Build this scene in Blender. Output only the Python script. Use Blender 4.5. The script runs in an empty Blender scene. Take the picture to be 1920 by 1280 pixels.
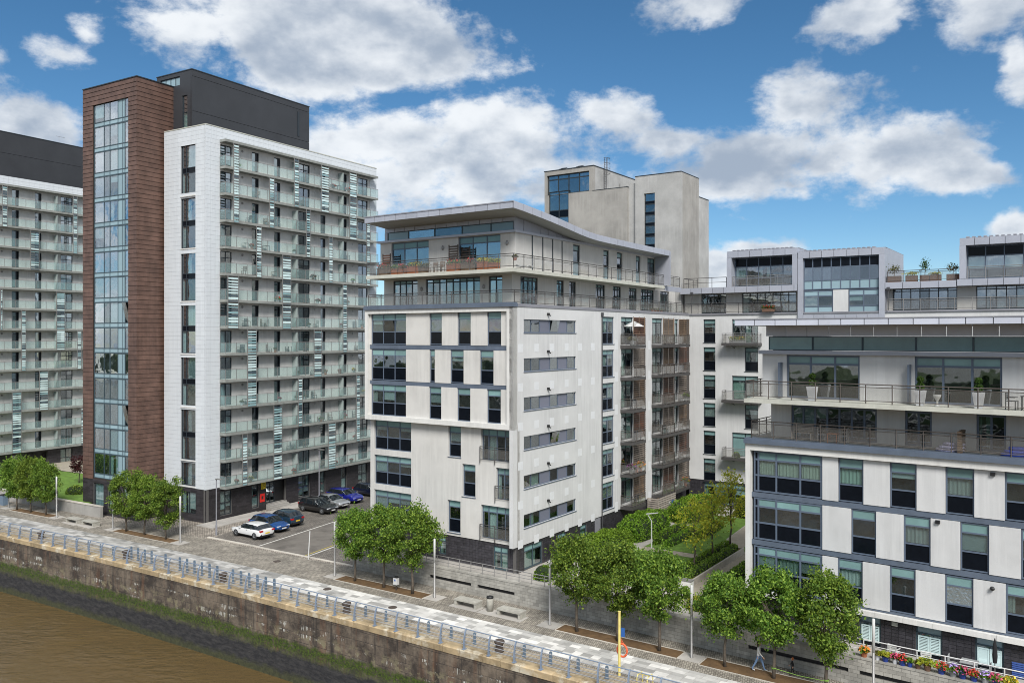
import bpy, bmesh, math, random
from mathutils import Vector, Matrix
R = math.radians
rnd = random.Random(7)
scene = bpy.context.scene
COL = scene.collection

# ------------------------------------------------------------------ camera
F, Y0, H = 1560.0, 630.0, 19.2            # focal length and horizon row in photo pixels, camera height above the promenade
cam_d = bpy.data.cameras.new('camera')
cam_d.sensor_width = 36.0
cam_d.lens = F / 1920.0 * 36.0
cam_d.shift_y = -10.0 / 1920.0
cam_d.clip_start = 0.5
cam_d.clip_end = 6000.0
cam = bpy.data.objects.new('camera', cam_d)
COL.objects.link(cam)
cam.location = (0, 0, H)
cam.rotation_euler = (R(90), 0, 0)
scene.camera = cam

# ------------------------------------------------------------------ sky and sun
SUN_EL, SUN_AZ = 44.0, 171.0              # degrees, azimuth clockwise from +Y (behind the camera)
world = bpy.data.worlds.new('World')
scene.world = world
world.use_nodes = True
def build_world():
    nt = world.node_tree
    N, L = nt.nodes, nt.links
    N.clear()
    def nd(t, **k):
        n = N.new(t)
        for a, b in k.items():
            setattr(n, a, b)
        return n
    def mth(op, a, b=None, c=None, clamp=False):
        n = nd('ShaderNodeMath', operation=op, use_clamp=clamp)
        for i, v in enumerate((a, b, c)):
            if v is None: continue
            if isinstance(v, (int, float)): n.inputs[i].default_value = v
            else: L.new(v, n.inputs[i])
        return n.outputs[0]
    def mixc(f, a, b):
        n = nd('ShaderNodeMix', data_type='RGBA')
        for s, v in ((n.inputs[0], f), (n.inputs[6], a), (n.inputs[7], b)):
            if isinstance(v, (int, float)): s.default_value = v
            elif isinstance(v, tuple): s.default_value = (*v, 1)
            else: L.new(v, s)
        return n.outputs[2]
    out = nd('ShaderNodeOutputWorld'); bg = nd('ShaderNodeBackground')
    L.new(bg.outputs[0], out.inputs[0])
    sky = nd('ShaderNodeTexSky', sky_type='NISHITA', sun_disc=False)
    sky.sun_elevation = R(SUN_EL); sky.sun_rotation = R(SUN_AZ)
    sky.altitude = 200; sky.air_density = 0.8; sky.dust_density = 0.0; sky.ozone_density = 3.5
    hsv = nd('ShaderNodeHueSaturation'); hsv.inputs['Saturation'].default_value = 1.18; hsv.inputs['Value'].default_value = SKY_V
    hsv.inputs['Hue'].default_value = 0.492
    L.new(sky.outputs[0], hsv.inputs['Color'])
    tc = nd('ShaderNodeTexCoord')
    sep = nd('ShaderNodeSeparateXYZ'); L.new(tc.outputs['Generated'], sep.inputs[0])
    az = mth('ARCTAN2', sep.outputs[0], sep.outputs[1])
    el = mth('ARCSINE', sep.outputs[2])
    pos = nd('ShaderNodeCombineXYZ'); L.new(az, pos.inputs[0]); L.new(el, pos.inputs[1])
    # cloud banks: centre and radii as read from the photograph (pixels), turned into directions
    banks = [(560, 35, 310, 105), (760, 60, 190, 92), (640, 130, 200, 50), (370, 55, 130, 70),
             (115, 100, 80, 42), (160, 62, 45, 38), (-40, 95, 60, 30), (60, 240, 120, 58), (-120, 200, 160, 90),
             (960, 245, 250, 62), (740, 265, 130, 70), (760, 335, 220, 60), (690, 380, 110, 50), (1130, 215, 110, 45), (920, 310, 200, 60),
             (1310, 8, 105, 42), (1620, 25, 190, 55), (1840, 20, 150, 80), (1905, 110, 45, 70),
             (1480, 205, 110, 75), (1430, 285, 185, 80), (1640, 295, 215, 68), (1790, 325, 115, 42), (1370, 335, 120, 45), (1260, 270, 75, 36),
             (1430, 468, 110, 22), (1340, 500, 60, 46), (1905, 425, 50, 26), (1060, 340, 110, 50),
             (300, 330, 260, 30)]
    dmin = None
    for (x, y, rx, ry) in banks:
        dx = (x - 960) / F; dz = (Y0 - y) / F
        a = math.atan(dx); e = math.atan(dz / math.hypot(1, dx))
        ra = rx / F * math.cos(a) ** 2; re = ry / F * math.cos(a)
        s = nd('ShaderNodeVectorMath', operation='SUBTRACT'); L.new(pos.outputs[0], s.inputs[0]); s.inputs[1].default_value = (a, e, 0)
        m = nd('ShaderNodeVectorMath', operation='MULTIPLY'); L.new(s.outputs[0], m.inputs[0]); m.inputs[1].default_value = (1 / ra, 1 / re, 0)
        ln = nd('ShaderNodeVectorMath', operation='LENGTH'); L.new(m.outputs[0], ln.inputs[0])
        dmin = ln.outputs['Value'] if dmin is None else mth('SMOOTH_MIN', dmin, ln.outputs['Value'], 0.25)
    def noise(scale, detail, rough, off=(0, 0, 0), sc=(1, 1, 1.6), dist=0.0):
        mp = nd('ShaderNodeMapping'); L.new(tc.outputs['Generated'], mp.inputs[0])
        mp.inputs['Location'].default_value = off; mp.inputs['Scale'].default_value = sc
        n = nd('ShaderNodeTexNoise'); L.new(mp.outputs[0], n.inputs['Vector'])
        n.inputs['Scale'].default_value = scale; n.inputs['Detail'].default_value = detail
        n.inputs['Roughness'].default_value = rough; n.inputs['Distortion'].default_value = dist
        return n.outputs[0]
    fb = mth('ADD', mth('MULTIPLY', noise(5.0, 8, 0.60, dist=0.3), 0.62), mth('MULTIPLY', noise(15.0, 6, 0.62, (4, 2, 1)), 0.38))
    # outside the view: unseen broad-noise cloud, made denser to raise the ambient light
    far = mth('MULTIPLY_ADD', noise(2.3, 3, 0.5, (3, 1, 0)), -5.0, 2.75)
    aw = mth('SUBTRACT', 1.0, mth('MULTIPLY_ADD', mth('ABSOLUTE', az), 4.0, -2.7, clamp=True), clamp=True)
    ew = mth('SUBTRACT', 1.0, mth('MULTIPLY_ADD', el, 5.0, -2.1, clamp=True), clamp=True)
    w = mth('MULTIPLY', aw, ew)
    d = mth('ADD', mth('MULTIPLY', dmin, w), mth('MULTIPLY', far, mth('SUBTRACT', 1.0, w)))
    dn = mth('ADD', d, mth('MULTIPLY_ADD', fb, 5.2, -2.6))
    den = nd('ShaderNodeMapRange', interpolation_type='SMOOTHSTEP')
    L.new(dn, den.inputs[0])
    den.inputs[1].default_value = 1.16; den.inputs[2].default_value = 0.50; den.inputs[3].default_value = 0; den.inputs[4].default_value = 1
    # billows: broad and fine noise, each compared with itself a little higher up, so upper sides are bright and undersides grey
    r1 = mth('SUBTRACT', noise(5.0, 4, 0.5), noise(5.0, 4, 0.5, (0, 0, 0.07)))
    r2 = mth('SUBTRACT', noise(14.0, 5, 0.55), noise(14.0, 5, 0.55, (0, 0, 0.028)))
    rel = mth('ADD', mth('MULTIPLY', r1, 2.6), mth('MULTIPLY', r2, 1.5))
    edge = mth('MULTIPLY_ADD', dn, 0.24, 0.45)
    sh = mth('ADD', rel, edge)
    sh = mth('MULTIPLY_ADD', noise(2.6, 3, 0.5, (7, 2, 0)), 0.9, mth('SUBTRACT', sh, 0.42))
    shm = nd('ShaderNodeMapRange', interpolation_type='SMOOTHSTEP'); L.new(sh, shm.inputs[0]); shm.inputs[1].default_value = -0.12; shm.inputs[2].default_value = 1.15
    cc = mixc(shm.outputs[0], CLOUD_D, CLOUD_L)
    col = mixc(mth('MULTIPLY', den.outputs[0], 0.97), hsv.outputs[0], cc)
    L.new(col, bg.inputs['Color']); bg.inputs['Strength'].default_value = 0.1
SKY_V = 0.49
CLOUD_D, CLOUD_L = (1.75, 2.10, 2.62), (4.25, 4.42, 4.6)
build_world()
sd = bpy.data.lights.new('sun', 'SUN')
sd.energy = 2.1; sd.angle = R(22); sd.color = (1.0, 0.975, 0.935)
sun = bpy.data.objects.new('sun', sd); COL.objects.link(sun)
sun.location = (0, -40, 90)
_d = Vector((math.sin(R(SUN_AZ)) * math.cos(R(SUN_EL)), math.cos(R(SUN_AZ)) * math.cos(R(SUN_EL)), math.sin(R(SUN_EL))))
sun.rotation_euler = _d.to_track_quat('Z', 'Y').to_euler()
vs = scene.view_settings
vs.view_transform = 'Standard'; vs.look = 'None'; vs.gamma = 1.0; vs.use_curve_mapping = False
vs.exposure = 1.1
scene.render.engine = 'CYCLES'
cy = scene.cycles
cy.max_bounces = 7; cy.diffuse_bounces = 3; cy.glossy_bounces = 3; cy.transmission_bounces = 4; cy.transparent_max_bounces = 14
cy.caustics_reflective = False; cy.caustics_refractive = False
cy.use_denoising = True
cy.filter_width = 1.0

# ------------------------------------------------------------------ materials
MATS = {}
def mat(name, col, rough=0.7, metal=0.0, noise=None, streak=0.0, bump=None, rand=0.0, spec=0.5, island=0.0, coat=0.0, wave=None, transl=0.0, stain=None):
    """Principled material; noise=(scale, amount), bump=(scale, strength), wave=(axis, scale, strength), in metres of world position."""
    m = bpy.data.materials.new(name); m.use_nodes = True
    nt = m.node_tree; N, L = nt.nodes, nt.links
    b = N['Principled BSDF']
    b.inputs['Roughness'].default_value = rough; b.inputs['Metallic'].default_value = metal
    b.inputs['Specular IOR Level'].default_value = spec
    b.inputs['Coat Weight'].default_value = coat
    cur = None
    geo = N.new('ShaderNodeNewGeometry')
    val = None
    def mul(a, c):
        n = N.new('ShaderNodeMath'); n.operation = 'MULTIPLY'
        for i, v in enumerate((a, c)):
            if isinstance(v, (int, float)): n.inputs[i].default_value = v
            else: L.new(v, n.inputs[i])
        return n.outputs[0]
    def rng(s, lo, hi, a=0.3, c=0.7):
        n = N.new('ShaderNodeMapRange'); L.new(s, n.inputs[0])
        n.inputs[1].default_value = a; n.inputs[2].default_value = c; n.inputs[3].default_value = lo; n.inputs[4].default_value = hi
        return n.outputs[0]
    facs = []
    if noise:
        n = N.new('ShaderNodeTexNoise'); L.new(geo.outputs['Position'], n.inputs['Vector'])
        n.inputs['Scale'].default_value = noise[0]; n.inputs['Detail'].default_value = 6; n.inputs['Roughness'].default_value = 0.6
        facs.append(rng(n.outputs[0], 1 - noise[1], 1 + noise[1]))
    if streak:
        mp = N.new('ShaderNodeMapping'); L.new(geo.outputs['Position'], mp.inputs[0]); mp.inputs['Scale'].default_value = (3.2, 3.2, 0.16)
        n = N.new('ShaderNodeTexNoise'); L.new(mp.outputs[0], n.inputs['Vector']); n.inputs['Scale'].default_value = 1.0; n.inputs['Detail'].default_value = 5; n.inputs['Roughness'].default_value = 0.65
        n5 = N.new('ShaderNodeTexNoise'); L.new(geo.outputs['Position'], n5.inputs['Vector']); n5.inputs['Scale'].default_value = 0.35; n5.inputs['Detail'].default_value = 3
        k5 = N.new('ShaderNodeMath'); k5.operation = 'MAXIMUM'; L.new(rng(n.outputs[0], 1 - streak, 1.0, 0.30, 0.60), k5.inputs[0]); L.new(rng(n5.outputs[0], 1 - streak, 1.0, 0.35, 0.60), k5.inputs[1])
        facs.append(k5.outputs[0])
    if rand:
        oi = N.new('ShaderNodeObjectInfo'); facs.append(rng(oi.outputs['Random'], 1 - rand, 1 + rand, 0, 1))
    if island:
        facs.append(rng(geo.outputs['Random Per Island'], 1 - island, 1 + island, 0, 1))
    f = None
    for x in facs: f = x if f is None else mul(f, x)
    if f is not None:
        mx = N.new('ShaderNodeVectorMath'); mx.operation = 'SCALE'
        mx.inputs[0].default_value = col; L.new(f, mx.inputs['Scale'])
        cur = mx.outputs[0]
    if stain:                                     # (colour, scale, threshold, softness, stretch)
        sc, ss, th, so, st = stain
        mp = N.new('ShaderNodeMapping'); L.new(geo.outputs['Position'], mp.inputs[0]); mp.inputs['Scale'].default_value = st
        n = N.new('ShaderNodeTexNoise'); L.new(mp.outputs[0], n.inputs['Vector']); n.inputs['Scale'].default_value = ss; n.inputs['Detail'].default_value = 7; n.inputs['Roughness'].default_value = 0.62
        k = N.new('ShaderNodeMix'); k.data_type = 'RGBA'
        L.new(rng(n.outputs[0], 0, 1, th, th + so), k.inputs[0])
        if cur is None: k.inputs[6].default_value = (*col, 1)
        else: L.new(cur, k.inputs[6])
        k.inputs[7].default_value = (*sc, 1); cur = k.outputs[2]
    if cur is not None: L.new(cur, b.inputs['Base Color'])
    else: b.inputs['Base Color'].default_value = (*col, 1)
    hgt = None
    if bump:
        n = N.new('ShaderNodeTexNoise'); L.new(geo.outputs['Position'], n.inputs['Vector'])
        n.inputs['Scale'].default_value = bump[0]; n.inputs['Detail'].default_value = 4
        bm_ = N.new('ShaderNodeBump'); bm_.inputs['Strength'].default_value = bump[1]; bm_.inputs['Distance'].default_value = 0.05
        L.new(n.outputs[0], bm_.inputs['Height']); L.new(bm_.outputs[0], b.inputs['Normal'])
    if wave:
        tcn = N.new('ShaderNodeTexCoord')
        n = N.new('ShaderNodeTexWave'); L.new(tcn.outputs['Object'], n.inputs['Vector'])
        n.wave_type = 'BANDS'; n.bands_direction = wave[0]; n.inputs['Scale'].default_value = wave[1]
        bm_ = N.new('ShaderNodeBump'); bm_.inputs['Strength'].default_value = wave[2]; bm_.inputs['Distance'].default_value = 0.03
        L.new(n.outputs[0], bm_.inputs['Height']); L.new(bm_.outputs[0], b.inputs['Normal'])
    if transl:
        tb = N.new('ShaderNodeBsdfTranslucent'); ms = N.new('ShaderNodeMixShader'); ms.inputs[0].default_value = transl
        if cur is not None: L.new(cur, tb.inputs[0])
        else: tb.inputs[0].default_value = (*col, 1)
        L.new(b.outputs[0], ms.inputs[1]); L.new(tb.outputs[0], ms.inputs[2])
        L.new(ms.outputs[0], N['Material Output'].inputs[0])
    MATS[name] = m
    return m
def glass_mat(name, tint=(0.72, 0.80, 0.80), refl=0.22, rough=0.015, haze=0.0, hcol=(0.5, 0.6, 0.6)):
    m = bpy.data.materials.new(name); m.use_nodes = True
    nt = m.node_tree; N, L = nt.nodes, nt.links
    N.remove(N['Principled BSDF'])
    tr = N.new('ShaderNodeBsdfTransparent'); tr.inputs[0].default_value = (*tint, 1)
    gl = N.new('ShaderNodeBsdfGlossy'); gl.inputs['Roughness'].default_value = rough; gl.inputs[0].default_value = (0.95, 0.97, 1, 1)
    base = tr
    if haze:
        df = N.new('ShaderNodeBsdfDiffuse'); df.inputs[0].default_value = (*hcol, 1)
        m1 = N.new('ShaderNodeMixShader'); m1.inputs[0].default_value = haze
        L.new(tr.outputs[0], m1.inputs[1]); L.new(df.outputs[0], m1.inputs[2]); base = m1
    lw = N.new('ShaderNodeLayerWeight'); lw.inputs[0].default_value = 0.5            # Schlick reflectance, the same from both sides of a pane
    pw_ = N.new('ShaderNodeMath'); pw_.operation = 'POWER'; L.new(lw.outputs['Facing'], pw_.inputs[0]); pw_.inputs[1].default_value = 4.0
    ad = N.new('ShaderNodeMath'); ad.operation = 'MULTIPLY_ADD'; ad.use_clamp = True; L.new(pw_.outputs[0], ad.inputs[0]); ad.inputs[1].default_value = 0.8; ad.inputs[2].default_value = 0.03 + refl
    oi = N.new('ShaderNodeObjectInfo'); vr = N.new('ShaderNodeMath'); vr.operation = 'MULTIPLY_ADD'; vr.use_clamp = True      # panes differ a little in coating and dirt
    L.new(oi.outputs['Random'], vr.inputs[0]); vr.inputs[1].default_value = refl * 1.1; L.new(ad.outputs[0], vr.inputs[2]); ad.inputs[2].default_value = 0.03 + refl * 0.5
    mx = N.new('ShaderNodeMixShader'); L.new(vr.outputs[0], mx.inputs[0]); L.new(base.outputs[0], mx.inputs[1]); L.new(gl.outputs[0], mx.inputs[2])
    # slightly uneven panes bend the reflections
    geo = N.new('ShaderNodeNewGeometry'); nz = N.new('ShaderNodeTexNoise'); L.new(geo.outputs['Position'], nz.inputs['Vector']); nz.inputs['Scale'].default_value = 0.7
    bp = N.new('ShaderNodeBump'); bp.inputs['Strength'].default_value = 0.06; bp.inputs['Distance'].default_value = 0.2
    L.new(nz.outputs[0], bp.inputs['Height']); L.new(bp.outputs[0], gl.inputs['Normal'])
    L.new(mx.outputs[0], N['Material Output'].inputs[0])
    MATS[name] = m
    return m
M = MATS
mat('render_white', (0.60, 0.585, 0.555), 0.85, noise=(0.5, 0.06), streak=0.17, bump=(30, 0.12))
mat('render_cool', (0.60, 0.60, 0.595), 0.85, noise=(0.4, 0.06), streak=0.15, bump=(30, 0.12))
mat('frame_white', (0.68, 0.67, 0.64), 0.75, noise=(0.7, 0.05), streak=0.17)
mat('patch_white', (0.665, 0.675, 0.685), 0.8, noise=(2.0, 0.04))
mat('tile_white', (0.64, 0.67, 0.695), 0.42, rand=0.035, streak=0.08)
mat('tile_joint', (0.30, 0.31, 0.32), 0.9)
mat('balcony_wall', (0.68, 0.665, 0.64), 0.85, noise=(1.2, 0.10), streak=0.14)
mat('copper', (0.136, 0.078, 0.059), 0.5, noise=(0.9, 0.30), streak=0.25, rand=0.07, metal=0.2)
mat('black_cladding', (0.034, 0.036, 0.041), 0.5, noise=(0.4, 0.14), rand=0.08)
mat('dark_tile', (0.040, 0.038, 0.044), 0.38, rand=0.22, island=0.22, noise=(2.5, 0.25))
mat('dark_tile_joint', (0.10, 0.095, 0.09), 0.9)
mat('base_brick', (0.030, 0.027, 0.030), 0.5, rand=0.25, island=0.3, noise=(1.5, 0.25))
mat('zinc', (0.41, 0.425, 0.48), 0.42, metal=0.2, rand=0.06, noise=(0.8, 0.06))
mat('zinc_light', (0.60, 0.62, 0.70), 0.42, metal=0.15, rand=0.06, noise=(0.8, 0.05))
mat('zinc_dark', (0.30, 0.30, 0.33), 0.5, metal=0.3, rand=0.06, noise=(0.8, 0.08))
mat('zinc_blue', (0.125, 0.155, 0.205), 0.5, metal=0.2, noise=(1.0, 0.12), streak=0.12)
mat('soffit', (0.33, 0.34, 0.35), 0.7)
mat('frame_slate', (0.105, 0.135, 0.185), 0.45)
mat('frame_dark', (0.022, 0.030, 0.038), 0.45)
mat('frame_teal', (0.050, 0.080, 0.098), 0.45)
mat('spandrel_black', (0.005, 0.007, 0.011), 0.08, noise=(3, 0.2), spec=0.16)
mat('pane_teal', (0.19, 0.315, 0.31), 0.12, rand=0.16, noise=(0.9, 0.12))
mat('pane_blue', (0.27, 0.385, 0.43), 0.14, rand=0.12)
mat('panel_blue_grey', (0.155, 0.165, 0.215), 0.4, rand=0.1)
glass_mat('glass', refl=0.14)
glass_mat('glass_bright', (0.74, 0.84, 0.86), refl=0.22)
glass_mat('glass_tower', (0.78, 0.88, 0.90), refl=0.36)
glass_mat('glass_balcony', (0.88, 0.945, 0.93), refl=0.03, haze=0.12, hcol=(0.52, 0.67, 0.67))
glass_mat('glass_screen', (0.60, 0.70, 0.68), refl=0.05, rough=0.2, haze=0.62, hcol=(0.50, 0.57, 0.55))
glass_mat('glass_rail', (0.93, 0.93, 0.92), refl=0.0, haze=0.08, hcol=(0.45, 0.42, 0.39))
mat('louvre_light', (0.62, 0.78, 0.78), 0.2, rand=0.08, island=0.1)
mat('louvre_mid', (0.25, 0.40, 0.42), 0.2, rand=0.1, island=0.15)
mat('louvre_dark', (0.07, 0.10, 0.12), 0.2, island=0.2)
mat('room', (0.045, 0.042, 0.041), 0.9, noise=(1.1, 0.9))
mat('room_light', (0.15, 0.14, 0.125), 0.9, noise=(0.6, 0.6))
mat('curtain', (0.80, 0.81, 0.76), 0.9, rand=0.16)
mat('curtain_green', (0.55, 0.66, 0.56), 0.9, rand=0.18)
mat('blind', (0.68, 0.72, 0.71), 0.9, rand=0.18)
mat('blind_beige', (0.80, 0.80, 0.66), 0.9, rand=0.05)
mat('foil', (0.55, 0.62, 0.64), 0.28, metal=0.9, bump=(7, 1.0))
mat('red_curtain', (0.26, 0.025, 0.025), 0.9, noise=(1.5, 0.3))
mat('steel', (0.30, 0.29, 0.28), 0.45, metal=0.5)
mat('steel_brown', (0.115, 0.10, 0.09), 0.5, metal=0.3)
mat('rail_dark', (0.085, 0.080, 0.078), 0.5, metal=0.3)
mat('slab_edge', (0.50, 0.50, 0.44), 0.8, noise=(1.5, 0.10), streak=0.12)
mat('slab_grey', (0.27, 0.28, 0.26), 0.8, noise=(1.5, 0.15), streak=0.2)
mat('concrete', (0.335, 0.32, 0.295), 0.9, noise=(0.45, 0.16), streak=0.22, bump=(12, 0.2))
mat('concrete_pale', (0.41, 0.405, 0.39), 0.9, noise=(0.45, 0.16), streak=0.18, bump=(12, 0.2))
mat('timber_red', (0.125, 0.055, 0.034), 0.7, island=0.35, noise=(2.0, 0.3))
mat('timber_brown', (0.16, 0.105, 0.065), 0.75, island=0.25, noise=(2.0, 0.3))
mat('timber_weathered', (0.24, 0.20, 0.165), 0.8, island=0.25, noise=(2.0, 0.3))
mat('timber_dark', (0.035, 0.025, 0.02), 0.7)
mat('lamp_white', (0.60, 0.60, 0.585), 0.4)
mat('black', (0.012, 0.012, 0.013), 0.5)
mat('water_pipe', (0.06, 0.06, 0.065), 0.5)

# ------------------------------------------------------------------ mesh helpers
class MB:
    """Collects geometry for ONE mesh object."""
    def __init__(s): s.v, s.f, s.m, s.k = [], [], [], 0
    def quad(s, a, b, c, d):
        i = len(s.v); s.v += [a, b, c, d]; s.f.append((i, i + 1, i + 2, i + 3)); s.m.append(s.k)
    def poly(s, pts):
        i = len(s.v); s.v += list(pts); s.f.append(tuple(range(i, i + len(pts)))); s.m.append(s.k)
    def hexa(s, p):                         # 8 corners: bottom ring 0-3, top ring 4-7
        i = len(s.v); s.v += list(p)
        for q in ((0, 3, 2, 1), (4, 5, 6, 7), (0, 1, 5, 4), (1, 2, 6, 5), (2, 3, 7, 6), (3, 0, 4, 7)):
            s.f.append(tuple(i + j for j in q)); s.m.append(s.k)
    def box(s, x0, x1, y0, y1, z0, z1):
        if x0 > x1: x0, x1 = x1, x0
        if y0 > y1: y0, y1 = y1, y0
        s.hexa([(x0, y0, z0), (x1, y0, z0), (x1, y1, z0), (x0, y1, z0), (x0, y0, z1), (x1, y0, z1), (x1, y1, z1), (x0, y1, z1)])
    def tube(s, pts, r, n=6, cap=True):
        rings = []
        P = [Vector(p) for p in pts]
        rs = r if isinstance(r, (list, tuple)) else [r] * len(P)
        for i, p in enumerate(P):
            t = (P[min(i + 1, len(P) - 1)] - P[max(i - 1, 0)]).normalized()
            a = t.cross(Vector((0, 0, 1))) if abs(t.z) < 0.95 else t.cross(Vector((1, 0, 0)))
            a.normalize(); b = t.cross(a).normalized()
            base = len(s.v)
            for j in range(n):
                w = 2 * math.pi * j / n
                q = p + (a * math.cos(w) + b * math.sin(w)) * rs[i]
                s.v.append((q.x, q.y, q.z))
            rings.append(base)
        for i in range(len(rings) - 1):
            for j in range(n):
                k = (j + 1) % n
                s.f.append((rings[i] + j, rings[i] + k, rings[i + 1] + k, rings[i + 1] + j)); s.m.append(s.k)
        if cap:
            s.f.append(tuple(rings[0] + j for j in range(n))[::-1]); s.m.append(s.k)
            s.f.append(tuple(rings[-1] + j for j in range(n))); s.m.append(s.k)
    def lathe(s, prof, c=(0, 0, 0), n=16):
        rings = []
        for r, z in prof:
            base = len(s.v)
            for j in range(n):
                w = 2 * math.pi * j / n
                s.v.append((c[0] + r * math.cos(w), c[1] + r * math.sin(w), c[2] + z))
            rings.append(base)
        for i in range(len(rings) - 1):
            for j in range(n):
                k = (j + 1) % n
                s.f.append((rings[i] + j, rings[i] + k, rings[i + 1] + k, rings[i + 1] + j)); s.m.append(s.k)
        s.f.append(tuple(rings[0] + j for j in range(n))[::-1]); s.m.append(s.k)
        s.f.append(tuple(rings[-1] + j for j in range(n))); s.m.append(s.k)
    def mesh(s, name, mats, smooth=False):
        me = bpy.data.meshes.new(name)
        me.from_pydata(s.v, [], s.f)
        for m in (mats if isinstance(mats, (list, tuple)) else [mats]):
            me.materials.append(M[m] if isinstance(m, str) else m)
        if any(s.m): me.polygons.foreach_set('material_index', s.m)
        if smooth: me.polygons.foreach_set('use_smooth', [True] * len(me.polygons))
        me.update()
        return me
    def build(s, name, mats, parent=None, smooth=False, loc=None, rot=None):
        return ob(name, s.mesh(name, mats, smooth), parent, loc, rot)
def ob(name, data, parent=None, loc=None, rot=None, scale=None):
    o = bpy.data.objects.new(name, data)
    COL.objects.link(o)
    if parent is not None: o.parent = parent
    if loc is not None: o.location = loc
    if rot is not None: o.rotation_euler = rot
    if scale is not None: o.scale = scale
    return o
def tag(o, label=None, cat=None, group=None, kind=None):
    if label: o['label'] = label
    if cat: o['category'] = cat
    if group: o['group'] = group
    if kind: o['kind'] = kind
    return o
def thing(name, label, cat, loc=(0, 0, 0), rz=0.0, group=None):
    return tag(ob(name, None, None, loc, (0, 0, rz)), label, cat, group)
def stuff(o): o['kind'] = 'stuff'; return o
_unit = {}
def unit(m):
    if m not in _unit:
        b = MB(); b.box(-.5, .5, -.5, .5, -.5, .5); _unit[m] = b.mesh('unit_block_' + m, m)
    return _unit[m]
def piece(name, m, parent, b):
    """A plain block sharing one mesh per material; b = (x0,x1,y0,y1,z0,z1) in the parent's space."""
    x0, x1, y0, y1, z0, z1 = b
    return ob(name, unit(m), parent, ((x0 + x1) / 2, (y0 + y1) / 2, (z0 + z1) / 2), None, (abs(x1 - x0), abs(y1 - y0), abs(z1 - z0)))
_curt = {}
def curtain_mesh(m, side):
    if (m, side) not in _curt:
        b = MB(); n = 28
        P = [(-.5 + i / n, .5 * math.sin(i * 1.45) * (0.6 + 0.4 * math.sin(i * .7))) for i in range(n + 1)]
        for i in range(n):
            (a, d), (c, e) = P[i], P[i + 1]
            if side: b.quad((d, a, -.5), (e, c, -.5), (e, c, .5), (d, a, .5))
            else: b.quad((a, d, -.5), (c, e, -.5), (c, e, .5), (a, d, .5))
        _curt[(m, side)] = b.mesh('curtain_' + m, m, True)
    return _curt[(m, side)]

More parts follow.
